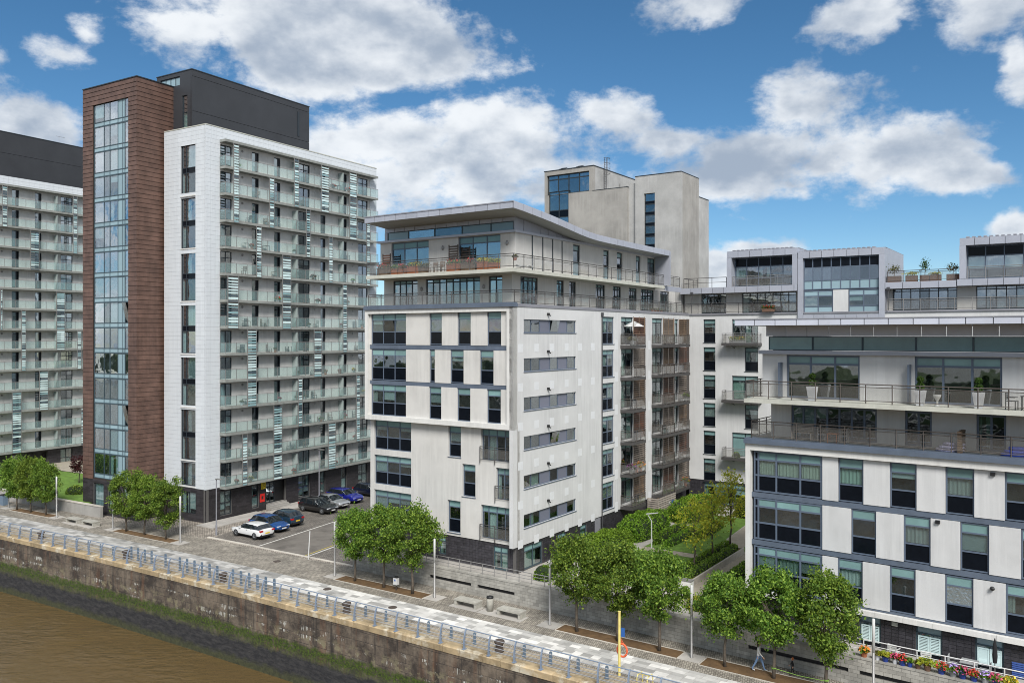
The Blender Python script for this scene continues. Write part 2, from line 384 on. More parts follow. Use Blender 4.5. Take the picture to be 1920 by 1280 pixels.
class Fa:
    """A facade plane in a building's space: 'f' faces the river (-y), 's' faces right (+x). d counts outwards from the plane."""
    def __init__(s, root, kind, c): s.root, s.kind, s.c = root, kind, c
    def bx(s, a0, a1, d0, d1, z0, z1):
        if s.kind == 'f': return (a0, a1, min(s.c - d0, s.c - d1), max(s.c - d0, s.c - d1), z0, z1)
        return (min(s.c + d0, s.c + d1), max(s.c + d0, s.c + d1), a0, a1, z0, z1)
    def pt(s, a, d, z): return (a, s.c - d, z) if s.kind == 'f' else (s.c + d, a, z)
    def wall(s, name, m, a0, a1, z0, z1, holes=(), thick=0.3, d=0.0, parent=None, extra=None):
        """One wall with real openings: holes = [(a0,a1,z0,z1)]"""
        A = sorted({a0, a1, *[x for h in holes for x in h[:2] if a0 < x < a1]})
        Z = sorted({z0, z1, *[x for h in holes for x in h[2:4] if z0 < x < z1]})
        b = MB()
        na, nz = len(A) - 1, len(Z) - 1
        sol = [[not any(h[0] - 1e-6 <= (A[i] + A[i + 1]) / 2 <= h[1] + 1e-6 and h[2] - 1e-6 <= (Z[j] + Z[j + 1]) / 2 <= h[3] + 1e-6 for h in holes) for j in range(nz)] for i in range(na)]
        p = s.pt
        for i in range(na):
            j = 0
            while j < nz:
                if not sol[i][j]: j += 1; continue
                k = j
                while k + 1 < nz and sol[i][k + 1]: k += 1
                b.quad(p(A[i], d, Z[j]), p(A[i + 1], d, Z[j]), p(A[i + 1], d, Z[k + 1]), p(A[i], d, Z[k + 1]))
                b.quad(p(A[i], d - thick, Z[j]), p(A[i], d - thick, Z[k + 1]), p(A[i + 1], d - thick, Z[k + 1]), p(A[i + 1], d - thick, Z[j]))
                j = k + 1
        for i in range(na):
            for j in range(nz):
                if not sol[i][j]: continue
                if i == 0 or not sol[i - 1][j]: b.quad(p(A[i], d, Z[j]), p(A[i], d, Z[j + 1]), p(A[i], d - thick, Z[j + 1]), p(A[i], d - thick, Z[j]))
                if i == na - 1 or not sol[i + 1][j]: b.quad(p(A[i + 1], d, Z[j]), p(A[i + 1], d - thick, Z[j]), p(A[i + 1], d - thick, Z[j + 1]), p(A[i + 1], d, Z[j + 1]))
                if j == 0 or not sol[i][j - 1]: b.quad(p(A[i], d, Z[j]), p(A[i], d - thick, Z[j]), p(A[i + 1], d - thick, Z[j]), p(A[i + 1], d, Z[j]))
                if j == nz - 1 or not sol[i][j + 1]: b.quad(p(A[i], d, Z[j + 1]), p(A[i + 1], d, Z[j + 1]), p(A[i + 1], d - thick, Z[j + 1]), p(A[i], d - thick, Z[j + 1]))
        return b.build(name, m, parent or s.root)
    def window(s, a0, a1, z0, z1, cols=1, rows=((1, 'g'),), fm='frame_slate', dep=0.14, fw=0.055, name='window', gm='glass', sill=None, seed=None):
        """Frame with mullions and transoms; every pane a child. rows run from the top: (share of the height, kind);
        kinds: g clear, t tinted head pane, k black spandrel, w blind, c curtain, n green curtain, v beige vertical blind, b blue-grey panel, u pale blue pane, f foil, r red curtain, o pane hung open."""
        rr = random.Random(int(a0 * 131 + z0 * 977 + (7 if s.kind == 'f' else 3)) if seed is None else seed)
        b = MB()
        if isinstance(cols, int): cs = [a0 + (a1 - a0) * i / cols for i in range(cols + 1)]
        else: cs = [a0 + (a1 - a0) * x for x in (0, *cols, 1)]
        tot = sum(r[0] for r in rows); zs = [z1]
        for r in rows: zs.append(zs[-1] - (z1 - z0) * r[0] / tot)
        dd0, dd1 = -dep - 0.07, -dep
        e = 0.004
        def fb(x0, x1, y0, y1, g=0.0): b.box(*s.bx(x0, x1, dd0, dd1 + g, y0, y1))
        for i, c in enumerate(cs):
            w0, w1 = (c + e, c + fw) if i == 0 else ((c - fw, c - e) if i == len(cs) - 1 else (c - fw / 2, c + fw / 2))
            fb(w0, w1, z0 + e, z1 - e)
        for j, zz in enumerate(zs):
            w0, w1 = (zz - fw, zz - e) if j == 0 else ((zz + e, zz + fw) if j == len(zs) - 1 else (zz - fw / 2, zz + fw / 2))
            fb(a0 + e, a1 - e, w0, w1, 0.006)
        if sill: b.box(*s.bx(a0 - 0.04, a1 + 0.04, -dep, 0.05, z0 - 0.05, z0 - 0.004))
        o = b.build(name, fm, s.root)
        for i in range(len(cs) - 1):
            for j, r in enumerate(rows):
                k = r[1] if isinstance(r[1], str) else r[1][i % len(r[1])]
                if len(k) > 1: k = k[i % len(k)] if '?' not in k else rr.choice(k.replace('?', ''))
                bb = (cs[i] + fw / 2, cs[i + 1] - fw / 2, zs[j + 1] + fw / 2, zs[j] - fw / 2)
                B = s.bx(bb[0], bb[1], -dep - 0.05, -dep - 0.035, bb[2], bb[3])
                m = {'t': 'pane_teal', 'k': 'spandrel_black', 'b': 'panel_blue_grey', 'u': 'pane_blue', 'f': 'foil', 's': 'render_cool'}.get(k, gm)
                q = piece('pane', m, o, B)
                if k == 'o':
                    q.location = s.pt((bb[0] + bb[1]) / 2, -dep + 0.10, (bb[2] + bb[3]) / 2)
                    q.rotation_euler = (R(14), 0, 0) if s.kind == 'f' else (0, R(14), 0)
                if k in 'wcnvr':
                    h = bb[3] - bb[2]
                    f = 1.0 if k in 'cnvr' else rr.choice((1.0, 0.8, 0.55, 0.35))
                    zt = bb[3] + 0.02
                    if k in 'cn':
                        w = (bb[1] - bb[0])
                        mm = 'curtain' if k == 'c' else 'curtain_green'
                        full = rr.random() < 0.55
                        spans = [(bb[0] - .02, bb[1] + .02)] if full else [(bb[0] - .02, bb[0] + w * rr.uniform(.25, .42))] + ([(bb[1] - w * rr.uniform(.22, .4), bb[1] + .02)] if rr.random() < .7 else [])
                        for x0, x1 in spans:
                            c0 = s.pt((x0 + x1) / 2, -dep - 0.16, (bb[2] + zt) / 2)
                            sc = (x1 - x0, 0.07, h) if s.kind == 'f' else (0.07, x1 - x0, h)
                            ob('curtain', curtain_mesh(mm, s.kind == 's'), o, c0, None, sc)
                    elif k == 'v':
                        c0 = s.pt((bb[0] + bb[1]) / 2, -dep - 0.13, (bb[2] + zt) / 2)
                        ob('vertical_blind', curtain_mesh('blind_beige', s.kind == 's'), o, c0, None, (bb[1] - bb[0], .05, h) if s.kind == 'f' else (.05, bb[1] - bb[0], h))
                    else:
                        piece('blind' if k == 'w' else 'curtain', 'blind' if k == 'w' else 'red_curtain', o, s.bx(bb[0] - .02, bb[1] + .02, -dep - 0.14, -dep - 0.11, zt - h * f, zt))
        return o
    def tiles(s, name, m, a0, a1, z0, z1, tw, th, holes=(), d0=0.004, d1=0.03, gap=0.014, stagger=False, limit=0, rest='tile_cladding', parent=None, joint=None, order=None):
        """Cladding tiles as real pieces: the first `limit` are parts, the others one joined part of kind stuff."""
        parent = parent or s.root
        L = []
        nz = max(1, round((z1 - z0) / th)); th = (z1 - z0) / nz
        na = max(1, round((a1 - a0) / tw)); tw = (a1 - a0) / na
        for j in range(nz):
            y0, y1 = z0 + j * th, z0 + (j + 1) * th
            off = tw / 2 if stagger and j % 2 else 0
            xs = [a0] + [a0 + off + i * tw for i in range(0 if off else 1, na + (0 if off else 0))] + [a1]
            for x0, x1 in zip(xs, xs[1:]):
                if x1 - x0 < .05: continue
                segs = [(x0, x1)]
                for h in holes:
                    if h[2] + 0.02 < (y0 + y1) / 2 < h[3] - 0.02:
                        ns = []
                        for p, q in segs:
                            if h[1] <= p or h[0] >= q: ns.append((p, q)); continue
                            if h[0] > p + .04: ns.append((p, h[0]))
                            if h[1] < q - .04: ns.append((h[1], q))
                        segs = ns
                for p, q in segs: L.append((p + gap / 2, q - gap / 2, y0 + gap / 2, y1 - gap / 2))
        if order: L.sort(key=order)
        for p, q, y0, y1 in L[:limit]: piece(name, m, parent, s.bx(p, q, d0, d1, y0, y1))
        if L[limit:]:
            b = MB()
            for p, q, y0, y1 in L[limit:]: b.box(*s.bx(p, q, d0, d1, y0, y1))
            stuff(b.build(rest, m, parent))
def railing(parent, pts, h=1.05, step=1.35, post='rail_dark', infill='glass_rail', name='railing', rails=(0.0, 0.16, 0.92), pw=0.045, foot=0.1):
    """Posts and rails along a polyline in the parent's space, each infill panel a child."""
    b = MB(); panels = []
    for (p, q) in zip(pts, pts[1:]):
        p, q = Vector(p), Vector(q)
        ln = (q - p).length; n = max(1, round(ln / step)); t = (q - p) / ln; w = Vector((-t.y, t.x, 0))
        for i in range(n + 1):
            c = p + (q - p) * (i / n)
            b.tube([c - Vector((0, 0, foot)), c + Vector((0, 0, h))], pw * 0.75, 4)
        for rr_ in rails:
            b.tube([p + Vector((0, 0, h - rr_)), q + Vector((0, 0, h - rr_))], 0.022 if rr_ else 0.03, 4)
        for i in range(n):
            panels.append((p + t * (ln * i / n + .07), p + t * (ln * (i + 1) / n - .07), w))
    o = b.build(name, post, parent)
    if infill:
        zt = h - (rails[1] if len(rails) > 1 else 0.1) - 0.03
        for c, e, w in panels:
            mid = (c + e) / 2 + Vector((0, 0, (0.13 + zt) / 2)); dl = e - c
            ob('infill_panel', unit(infill), o, mid, (0, 0, math.atan2(dl.y, dl.x)), (dl.length, 0.012, zt - 0.13))
    return o
def frame_pos(a, px, Y): return ((px - 960) / F * Y, Y)
def to_world(o, a, u, v, z=0.0):
    a = R(a)
    return Vector((o[0] + math.sin(a) * u + math.cos(a) * v, o[1] - math.cos(a) * u + math.sin(a) * v, z))
LO, LA = (-31.40, 85.33), 58.8
L2O, L2A = (-71.26, 108.31), 60.0
CO, CA = (0.397, 61.9), 55.5
RO, RA = (14.415, 51.4), 53.0
def CW(u, v, z=0.0): return to_world(CO, CA, u, v, z)
def LW(u, v, z=0.0): return to_world(LO, LA, u, v, z)
def RW(u, v, z=0.0): return to_world(RO, RA, u, v, z)
def quay_v(s): return -10.95 - 0.00053 * (s - 10) ** 2        # quay edge in the corner block's frame
def QW(s, d, z=0.0): return CW(s, quay_v(s) + d, z)            # s along the quay, d inland from its edge
RZ_L, RZ_L2, RZ_C, RZ_R = R(LA - 90), R(L2A - 90), R(CA - 90), R(RA - 90)
def px_ground(px, py, z=0.0):
    Y = (H - z) * F / (py - Y0)
    return Vector(((px - 960) / F * Y, Y, z))

# ------------------------------------------------------------------ the setting: land, water, quay
def ribbon(name, mats, d0, d1, z, s0, s1, step=2.0, drop=None, kind='structure'):
    b = MB(); n = max(1, int((s1 - s0) / step))
    S = [s0 + (s1 - s0) * i / n for i in range(n + 1)]
    for p, q in zip(S, S[1:]):
        b.quad(QW(p, d0, z), QW(q, d0, z), QW(q, d1, z), QW(p, d1, z))
    return tag(b.build(name, mats), kind=kind)
mat('earth', (0.20, 0.19, 0.17), 0.95, noise=(0.3, 0.2))
mat('asphalt', (0.165, 0.148, 0.128), 0.9, noise=(0.8, 0.16), bump=(25, 0.3), stain=((0.085, 0.075, 0.065), 0.35, 0.52, 0.2, (1, 1, 1)))
mat('soil', (0.125, 0.072, 0.030), 0.95, noise=(1.5, 0.3), bump=(14, 0.6))
mat('slab_paving', (0.50, 0.485, 0.455), 0.85, rand=0.42, island=0.42, noise=(1.2, 0.14))
mat('slab_joint', (0.22, 0.205, 0.185), 0.95, noise=(1.0, 0.2))
mat('paving_concrete', (0.40, 0.375, 0.34), 0.9, noise=(0.9, 0.14), rand=0.08)
mat('granite_kerb', (0.50, 0.46, 0.40), 0.85, rand=0.12, noise=(2.0, 0.15))
mat('grass', (0.12, 0.215, 0.028), 0.95, noise=(2.0, 0.35), bump=(40, 0.8))
mat('path_sand', (0.34, 0.30, 0.235), 0.95, noise=(1.5, 0.15))
def setts_mat(name, c1, c2, mortar, sx, sy, rotz):
    m = bpy.data.materials.new(name); m.use_nodes = True
    nt = m.node_tree; N, L = nt.nodes, nt.links; b = N['Principled BSDF']; b.inputs['Roughness'].default_value = 0.85
    geo = N.new('ShaderNodeNewGeometry'); mp = N.new('ShaderNodeMapping'); L.new(geo.outputs['Position'], mp.inputs[0]); mp.inputs['Rotation'].default_value = (0, 0, rotz)
    br = N.new('ShaderNodeTexBrick'); L.new(mp.outputs[0], br.inputs['Vector'])
    br.inputs['Scale'].default_value = 1.0; br.inputs['Brick Width'].default_value = sx; br.inputs['Row Height'].default_value = sy
    br.inputs['Mortar Size'].default_value = 0.016; br.inputs['Mortar Smooth'].default_value = 0.3; br.inputs['Bias'].default_value = -0.25
    br.inputs['Color1'].default_value = (*c1, 1); br.inputs['Color2'].default_value = (*c2, 1); br.inputs['Mortar'].default_value = (*mortar, 1)
    nz = N.new('ShaderNodeTexNoise'); L.new(geo.outputs['Position'], nz.inputs['Vector']); nz.inputs['Scale'].default_value = 0.8; nz.inputs['Detail'].default_value = 6
    mr = N.new('ShaderNodeMapRange'); L.new(nz.outputs[0], mr.inputs[0]); mr.inputs[1].default_value = .3; mr.inputs[2].default_value = .7; mr.inputs[3].default_value = .72; mr.inputs[4].default_value = 1.25
    sc = N.new('ShaderNodeVectorMath'); sc.operation = 'SCALE'; L.new(br.outputs['Color'], sc.inputs[0]); L.new(mr.outputs[0], sc.inputs['Scale'])
    L.new(sc.outputs[0], b.inputs['Base Color'])
    bp = N.new('ShaderNodeBump'); bp.inputs['Strength'].default_value = 0.5; bp.inputs['Distance'].default_value = 0.03; bp.invert = True
    L.new(br.outputs['Fac'], bp.inputs['Height']); L.new(bp.outputs[0], b.inputs['Normal'])
    MATS[name] = m
QROT = -R(CA - 90)
setts_mat('setts', (0.36, 0.325, 0.27), (0.165, 0.145, 0.12), (0.08, 0.07, 0.056), 0.13, 0.22, QROT)
setts_mat('setts_lane', (0.38, 0.335, 0.28), (0.17, 0.145, 0.12), (0.10, 0.085, 0.07), 0.30, 0.16, QROT + R(35))
setts_mat('setts_bay', (0.215, 0.192, 0.165), (0.11, 0.098, 0.085), (0.06, 0.052, 0.044), 0.22, 0.14, QROT)
setts_mat('setts_edge', (0.44, 0.375, 0.275), (0.31, 0.25, 0.18), (0.15, 0.12, 0.09), 0.9, 0.16, QROT)
# land beyond everything
b = MB()
for p, q in ((-420, -130), (-130, -60), (-60, 0), (0, 60), (60, 380)):
    b.quad(QW(p, .9, -.03), QW(q, .9, -.03), QW(q, 900, -.03), QW(p, 900, -.03))
tag(b.build('ground', 'earth'), kind='structure')
ribbon('promenade_edge_strip', 'setts_edge', 0.72, 2.05, 0.0, -100, 45)
ribbon('promenade_drain_strip', 'setts', 2.05, 2.45, 0.001, -100, 45)
ribbon('promenade_bed', 'slab_joint', 2.45, 5.0, -0.004, -100, 45)
ribbon('sett_paving', 'setts', 5.0, 9.4, 0.0, -100, 45)
# slabs of the promenade: individual stones, nearest first
pav = tag(ob('slab_paving', None), kind='structure')
slabs = []
rows = [2.46, 2.92, 3.30, 3.80, 4.20, 4.60, 4.99]
for j, (d0, d1) in enumerate(zip(rows, rows[1:])):
    s = -72.0 + rnd.random()
    while s < 30:
        w = rnd.choice((0.55, 0.7, 0.85, 1.0))
        slabs.append((s, s + w, d0, d1)); s += w
slabs.sort(key=lambda t: (QW(t[0], t[2]) - Vector((0, 0, 0))).length)
slabs = [t for t in slabs if QW(t[0], t[2]).y > 44.5]
rest = MB()
for i, (s0, s1, d0, d1) in enumerate(slabs):
    g = 0.010; zt = 0.012 + rnd.uniform(-.003, .004)
    P = [QW(s0 + g, d0 + g), QW(s1 - g, d0 + g), QW(s1 - g, d1 - g), QW(s0 + g, d1 - g)]
    if i < 300:
        c = (P[0] + P[2]) / 2; dx = P[1] - P[0]
        ob('paving_slab', unit('slab_paving'), pav, (c.x, c.y, zt - .02), (0, 0, math.atan2(dx.y, dx.x)), (s1 - s0 - 2 * g, d1 - d0 - 2 * g, 0.04))
    else:
        rest.hexa([(p.x, p.y, zt - .03) for p in P] + [(p.x, p.y, zt) for p in P])
stuff(rest.build('distant_paving_slabs', 'slab_paving', pav))
# river
def water_mat():
    m = bpy.data.materials.new('river_water'); m.use_nodes = True
    nt = m.node_tree; N, L = nt.nodes, nt.links; b = N['Principled BSDF']
    b.inputs['Base Color'].default_value = (0.110, 0.073, 0.030, 1); b.inputs['Roughness'].default_value = 0.07
    b.inputs['Specular IOR Level'].default_value = 0.45
    geo = N.new('ShaderNodeNewGeometry')
    mp = N.new('ShaderNodeMapping'); L.new(geo.outputs['Position'], mp.inputs[0]); mp.inputs['Rotation'].default_value = (0, 0, R(35)); mp.inputs['Scale'].default_value = (0.55, 1.5, 1)
    n1 = N.new('ShaderNodeTexNoise'); L.new(mp.outputs[0], n1.inputs['Vector']); n1.inputs['Scale'].default_value = 1.25; n1.inputs['Detail'].default_value = 5; n1.inputs['Roughness'].default_value = 0.6; n1.inputs['Distortion'].default_value = 0.6
    n2 = N.new('ShaderNodeTexNoise'); L.new(geo.outputs['Position'], n2.inputs['Vector']); n2.inputs['Scale'].default_value = 0.16; n2.inputs['Detail'].default_value = 3
    mu = N.new('ShaderNodeMath'); mu.operation = 'MULTIPLY'; L.new(n1.outputs[0], mu.inputs[0])
    mr = N.new('ShaderNodeMapRange'); L.new(n2.outputs[0], mr.inputs[0]); mr.inputs[1].default_value = .42; mr.inputs[2].default_value = .62; mr.inputs[3].default_value = .35; mr.inputs[4].default_value = 1.5
    L.new(mr.outputs[0], mu.inputs[1])
    bp = N.new('ShaderNodeBump'); bp.inputs['Strength'].default_value = 1.0; bp.inputs['Distance'].default_value = 0.2
    L.new(mu.outputs[0], bp.inputs['Height']); L.new(bp.outputs[0], b.inputs['Normal'])
    MATS['river_water'] = m
water_mat()
b = MB()
for p, q in ((-420, -130), (-130, -60), (-60, 0), (0, 60), (60, 380)):
    b.quad(QW(p, -600, -5.5), QW(q, -600, -5.5), QW(q, .6, -5.5), QW(p, .6, -5.5))
tag(b.build('river_water', 'river_water'), kind='structure')
# quay wall: stone face with joints, pale mortar runs and a tide mark of weed
def quay_mat():
    m = bpy.data.materials.new('quay_stone'); m.use_nodes = True
    nt = m.node_tree; N, L = nt.nodes, nt.links; b = N['Principled BSDF']; b.inputs['Roughness'].default_value = 0.85
    uv = N.new('ShaderNodeUVMap')
    def nz(sc, det, ro, mapsc=(1, 1, 1), dist=0.0):
        mp = N.new('ShaderNodeMapping'); L.new(uv.outputs[0], mp.inputs[0]); mp.inputs['Scale'].default_value = mapsc
        n = N.new('ShaderNodeTexNoise'); L.new(mp.outputs[0], n.inputs['Vector']); n.inputs['Scale'].default_value = sc; n.inputs['Detail'].default_value = det; n.inputs['Roughness'].default_value = ro; n.inputs['Distortion'].default_value = dist
        return n.outputs[0]
    def rng(s, a, c, lo=0, hi=1):
        n = N.new('ShaderNodeMapRange'); L.new(s, n.inputs[0]); n.inputs[1].default_value = a; n.inputs[2].default_value = c; n.inputs[3].default_value = lo; n.inputs[4].default_value = hi
        return n.outputs[0]
    def mix(f, a, c):
        n = N.new('ShaderNodeMix'); n.data_type = 'RGBA'; L.new(f, n.inputs[0])
        for s_, v in ((n.inputs[6], a), (n.inputs[7], c)):
            if isinstance(v, tuple): s_.default_value = (*v, 1)
            else: L.new(v, s_)
        return n.outputs[2]
    def mth(op, a, c):
        n = N.new('ShaderNodeMath'); n.operation = op; n.use_clamp = False
        for i, v in enumerate((a, c)):
            if isinstance(v, (int, float)): n.inputs[i].default_value = v
            else: L.new(v, n.inputs[i])
        return n.outputs[0]
    sep = N.new('ShaderNodeSeparateXYZ'); L.new(uv.outputs[0], sep.inputs[0])
    x, z = sep.outputs[0], sep.outputs[1]
    base = mix(rng(nz(0.55, 8, .72), .40, .62), (0.042, 0.033, 0.027), (0.185, 0.148, 0.112))
    base = mix(rng(nz(1.3, 5, .6, (1, .12, 1)), .52, .68, 0, .7), base, (0.135, 0.068, 0.038))
    base = mix(rng(nz(1.0, 5, .65, (1.2, .07, 1)), .55, .66, 0, .85), base, (0.022, 0.019, 0.017))
    br = N.new('ShaderNodeTexBrick'); L.new(uv.outputs[0], br.inputs['Vector']); br.inputs['Scale'].default_value = 1; br.inputs['Brick Width'].default_value = 1.3; br.inputs['Row Height'].default_value = 0.62
    br.inputs['Mortar Size'].default_value = 0.02; br.inputs['Mortar Smooth'].default_value = .2; br.inputs['Bias'].default_value = 0
    base = mix(mth('MULTIPLY', br.outputs['Fac'], rng(nz(.9, 4, .6), .4, .6, .1, .9)), base, (0.03, 0.027, 0.025))
    # lime runs hanging from the courses between 0.9 and 2.6 m below the edge
    zrow = mth('FRACT', mth('MULTIPLY', z, 1 / 0.62), 0)
    run = mth('MULTIPLY', rng(nz(9.0, 4, .75, (1, .035, 1)), .50, .55), rng(nz(.45, 5, .7, (1, 1.6, 1)), .53, .59))
    below = mth('MULTIPLY', rng(z, -2.75, -2.3), rng(z, -.95, -1.15))
    hang = rng(mth('ADD', zrow, mth('MULTIPLY', nz(7, 4, .7, (1, .02, 1)), 1.9)), 1.40, 1.5)
    base = mix(mth('MULTIPLY', mth('MULTIPLY', run, below), mth('MULTIPLY', hang, .92)), base, (0.60, 0.60, 0.55))
    base = mix(mth('MULTIPLY', mth('MULTIPLY', rng(nz(1.3, 6, .7), .52, .60), rng(z, -2.9, -2.3)), rng(z, -1.5, -2.2)), base, (0.21, 0.185, 0.115))
    zz = mth('ADD', z, mth('MULTIPLY', nz(1.1, 6, .7, dist=.4), 1.2))
    weed = mth('MULTIPLY', rng(zz, -1.9, -2.15), rng(zz, -3.2, -2.6))
    low = rng(zz, -2.75, -3.15)
    base = mix(low, base, mix(rng(nz(2.5, 6, .7, (.5, 1.4, 1)), .42, .62), (0.018, 0.018, 0.021), (0.048, 0.046, 0.046)))
    base = mix(mth('MULTIPLY', weed, rng(nz(3.0, 7, .8), .36, .50)), base, mix(rng(nz(6, 5, .7), .4, .62), (0.010, 0.020, 0.003), (0.072, 0.110, 0.010)))
    base = mix(mth('MULTIPLY', rng(zz, -4.15, -4.55), .8), base, mix(rng(nz(3, 5, .7), .35, .65), (0.028, 0.032, 0.012), (0.075, 0.078, 0.030)))
    L.new(base, b.inputs['Base Color'])
    bp = N.new('ShaderNodeBump'); bp.inputs['Strength'].default_value = .8; bp.inputs['Distance'].default_value = .06
    hh = mth('SUBTRACT', nz(4, 7, .7), mth('MULTIPLY', br.outputs['Fac'], .6))
    L.new(hh, bp.inputs['Height']); L.new(bp.outputs[0], b.inputs['Normal'])
    MATS['quay_stone'] = m
quay_mat()
qw = tag(ob('quay_wall', None), kind='structure')
b = MB(); S = [-420, -130] + [-100 + i * 1.0 for i in range(146)] + [60, 380]
uvs = []
for p, q in zip(S, S[1:]):
    b.quad(QW(p, .07, -7), QW(q, .07, -7), QW(q, .07, -.42), QW(p, .07, -.42)); uvs += [(p, -7), (q, -7), (q, -.42), (p, -.42)]
me = b.mesh('wall_face', 'quay_stone')
uvl = me.uv_layers.new(name='UVMap')
for i, t in enumerate(uvs): uvl.data[i].uv = t
ob('wall_face', me, qw)
mat('coping', (0.42, 0.32, 0.19), 0.85, rand=0.16, noise=(1.4, 0.25), streak=0.35, bump=(8, 0.4), stain=((0.58, 0.53, 0.42), 0.8, 0.52, 0.12, (1, 1, 1)))
s = -72.0
while s < 27:
    w = rnd.choice((1.35, 1.7, 2.0, 2.3)); e = 0.018; j = rnd.uniform(-.015, .015); zt = rnd.uniform(-.006, .012)
    b = MB()
    d0, d1 = 0.0 + j, 0.72
    lo = [QW(s + e, d0 + .03, -.43), QW(s + w - e, d0 + .03, -.43), QW(s + w - e, d1, -.43), QW(s + e, d1, -.43)]
    mi = [QW(s + e, d0, -.06), QW(s + w - e, d0, -.06), QW(s + w - e, d1, -.06), QW(s + e, d1, -.06)]
    hi = [QW(s + e + .02, d0 + .06, zt), QW(s + w - e - .02, d0 + .06, zt), QW(s + w - e, d1, zt), QW(s + e, d1, zt)]
    b.hexa(lo + mi); b.hexa(mi + hi)
    b.build('coping_stone', 'coping', qw); s += w
for s0, s1 in ((-420, -72), (s, 380)):
    b = MB(); n = 12
    for i in range(n):
        p, q = s0 + (s1 - s0) * i / n, s0 + (s1 - s0) * (i + 1) / n
        b.hexa([QW(p, 0, -.43), QW(q, 0, -.43), QW(q, .9, -.43), QW(p, .9, -.43), QW(p, 0, 0), QW(q, 0, 0), QW(q, .9, 0), QW(p, .9, 0)])
    stuff(b.build('distant_coping', 'coping', qw))

# the opposite bank, seen only mirrored in the windows: land and a belt of trees
mat('bank_green', (0.045, 0.062, 0.022), 0.95, noise=(.12, .5), bump=(.6, 1.0))
b = MB()
for p, q in ((-420, -130), (-130, 0), (0, 130), (130, 380)): b.quad(QW(p, -600, -1), QW(q, -600, -1), QW(q, -150, -1), QW(p, -150, -1))
tag(b.build('opposite_bank_ground', 'earth'), kind='structure')
b = MB(); n = 90; ring = []
for i in range(n + 1):
    s_ = -420 + 800 * i / n
    ring.append([QW(s_, d_, -1 if k_ in (0, 4) else -1 + rnd.uniform(7, 13) * (1 if k_ == 2 else .8)) for k_, d_ in enumerate((-156, -160, -168, -176, -182))])
for i in range(n):
    for j in range(4): b.quad(ring[i][j], ring[i][j + 1], ring[i + 1][j + 1], ring[i + 1][j])
stuff(b.build('opposite_woodland', 'bank_green'))

# ------------------------------------------------------------------ tall balcony slab blocks (left)
FH = 2.78
DOORS = [(1.82, 3.32, 2), (6.03, 7.0, 1), (9.22, 10.13, 1), (12.9, 14.69, 2), (16.47, 17.3, 1), (20.06, 21.03, 1), (23.15, 24.91, 2)]
def louvre(fa, parent, v0, v1, z0, z1, single):
    rr = random.Random(int(v0 * 100 + z0 * 7))
    b = MB(); d0, d1 = 0.90, 0.98
    for a in (v0, v1 - .05): b.box(*fa.bx(a, a + .05, d0, d1, z0, z1))
    nfl = max(1, round((z1 - z0) / FH))
    for i in range(nfl + 1):
        zz = z0 + (z1 - z0) * i / nfl
        b.box(*fa.bx(v0 + .05, v1 - .05, d0, d1, min(zz, z1 - .05), min(zz, z1 - .05) + .05))
    o = b.build('louvre_screen', 'steel', parent)
    n = int((z1 - z0) / 0.295)
    rest = {}
    for i in range(n):
        zz = z0 + .08 + (z1 - z0 - .16) * i / n
        m = rr.choices(('louvre_light', 'louvre_mid', 'louvre_dark', 'louvre_light'), (4, 3, 2, 2))[0]
        hh = rr.choice((.12, .16, .2))
        B = fa.bx(v0 + .055, v1 - .055, d0 + .02, d1 - .02, zz, zz + hh)
        if single: piece('louvre_blade', m, o, B)
        else: rest.setdefault(m, MB()).box(*B)
    for m, bb in rest.items(): stuff(bb.build('louvre_blades', m, o))
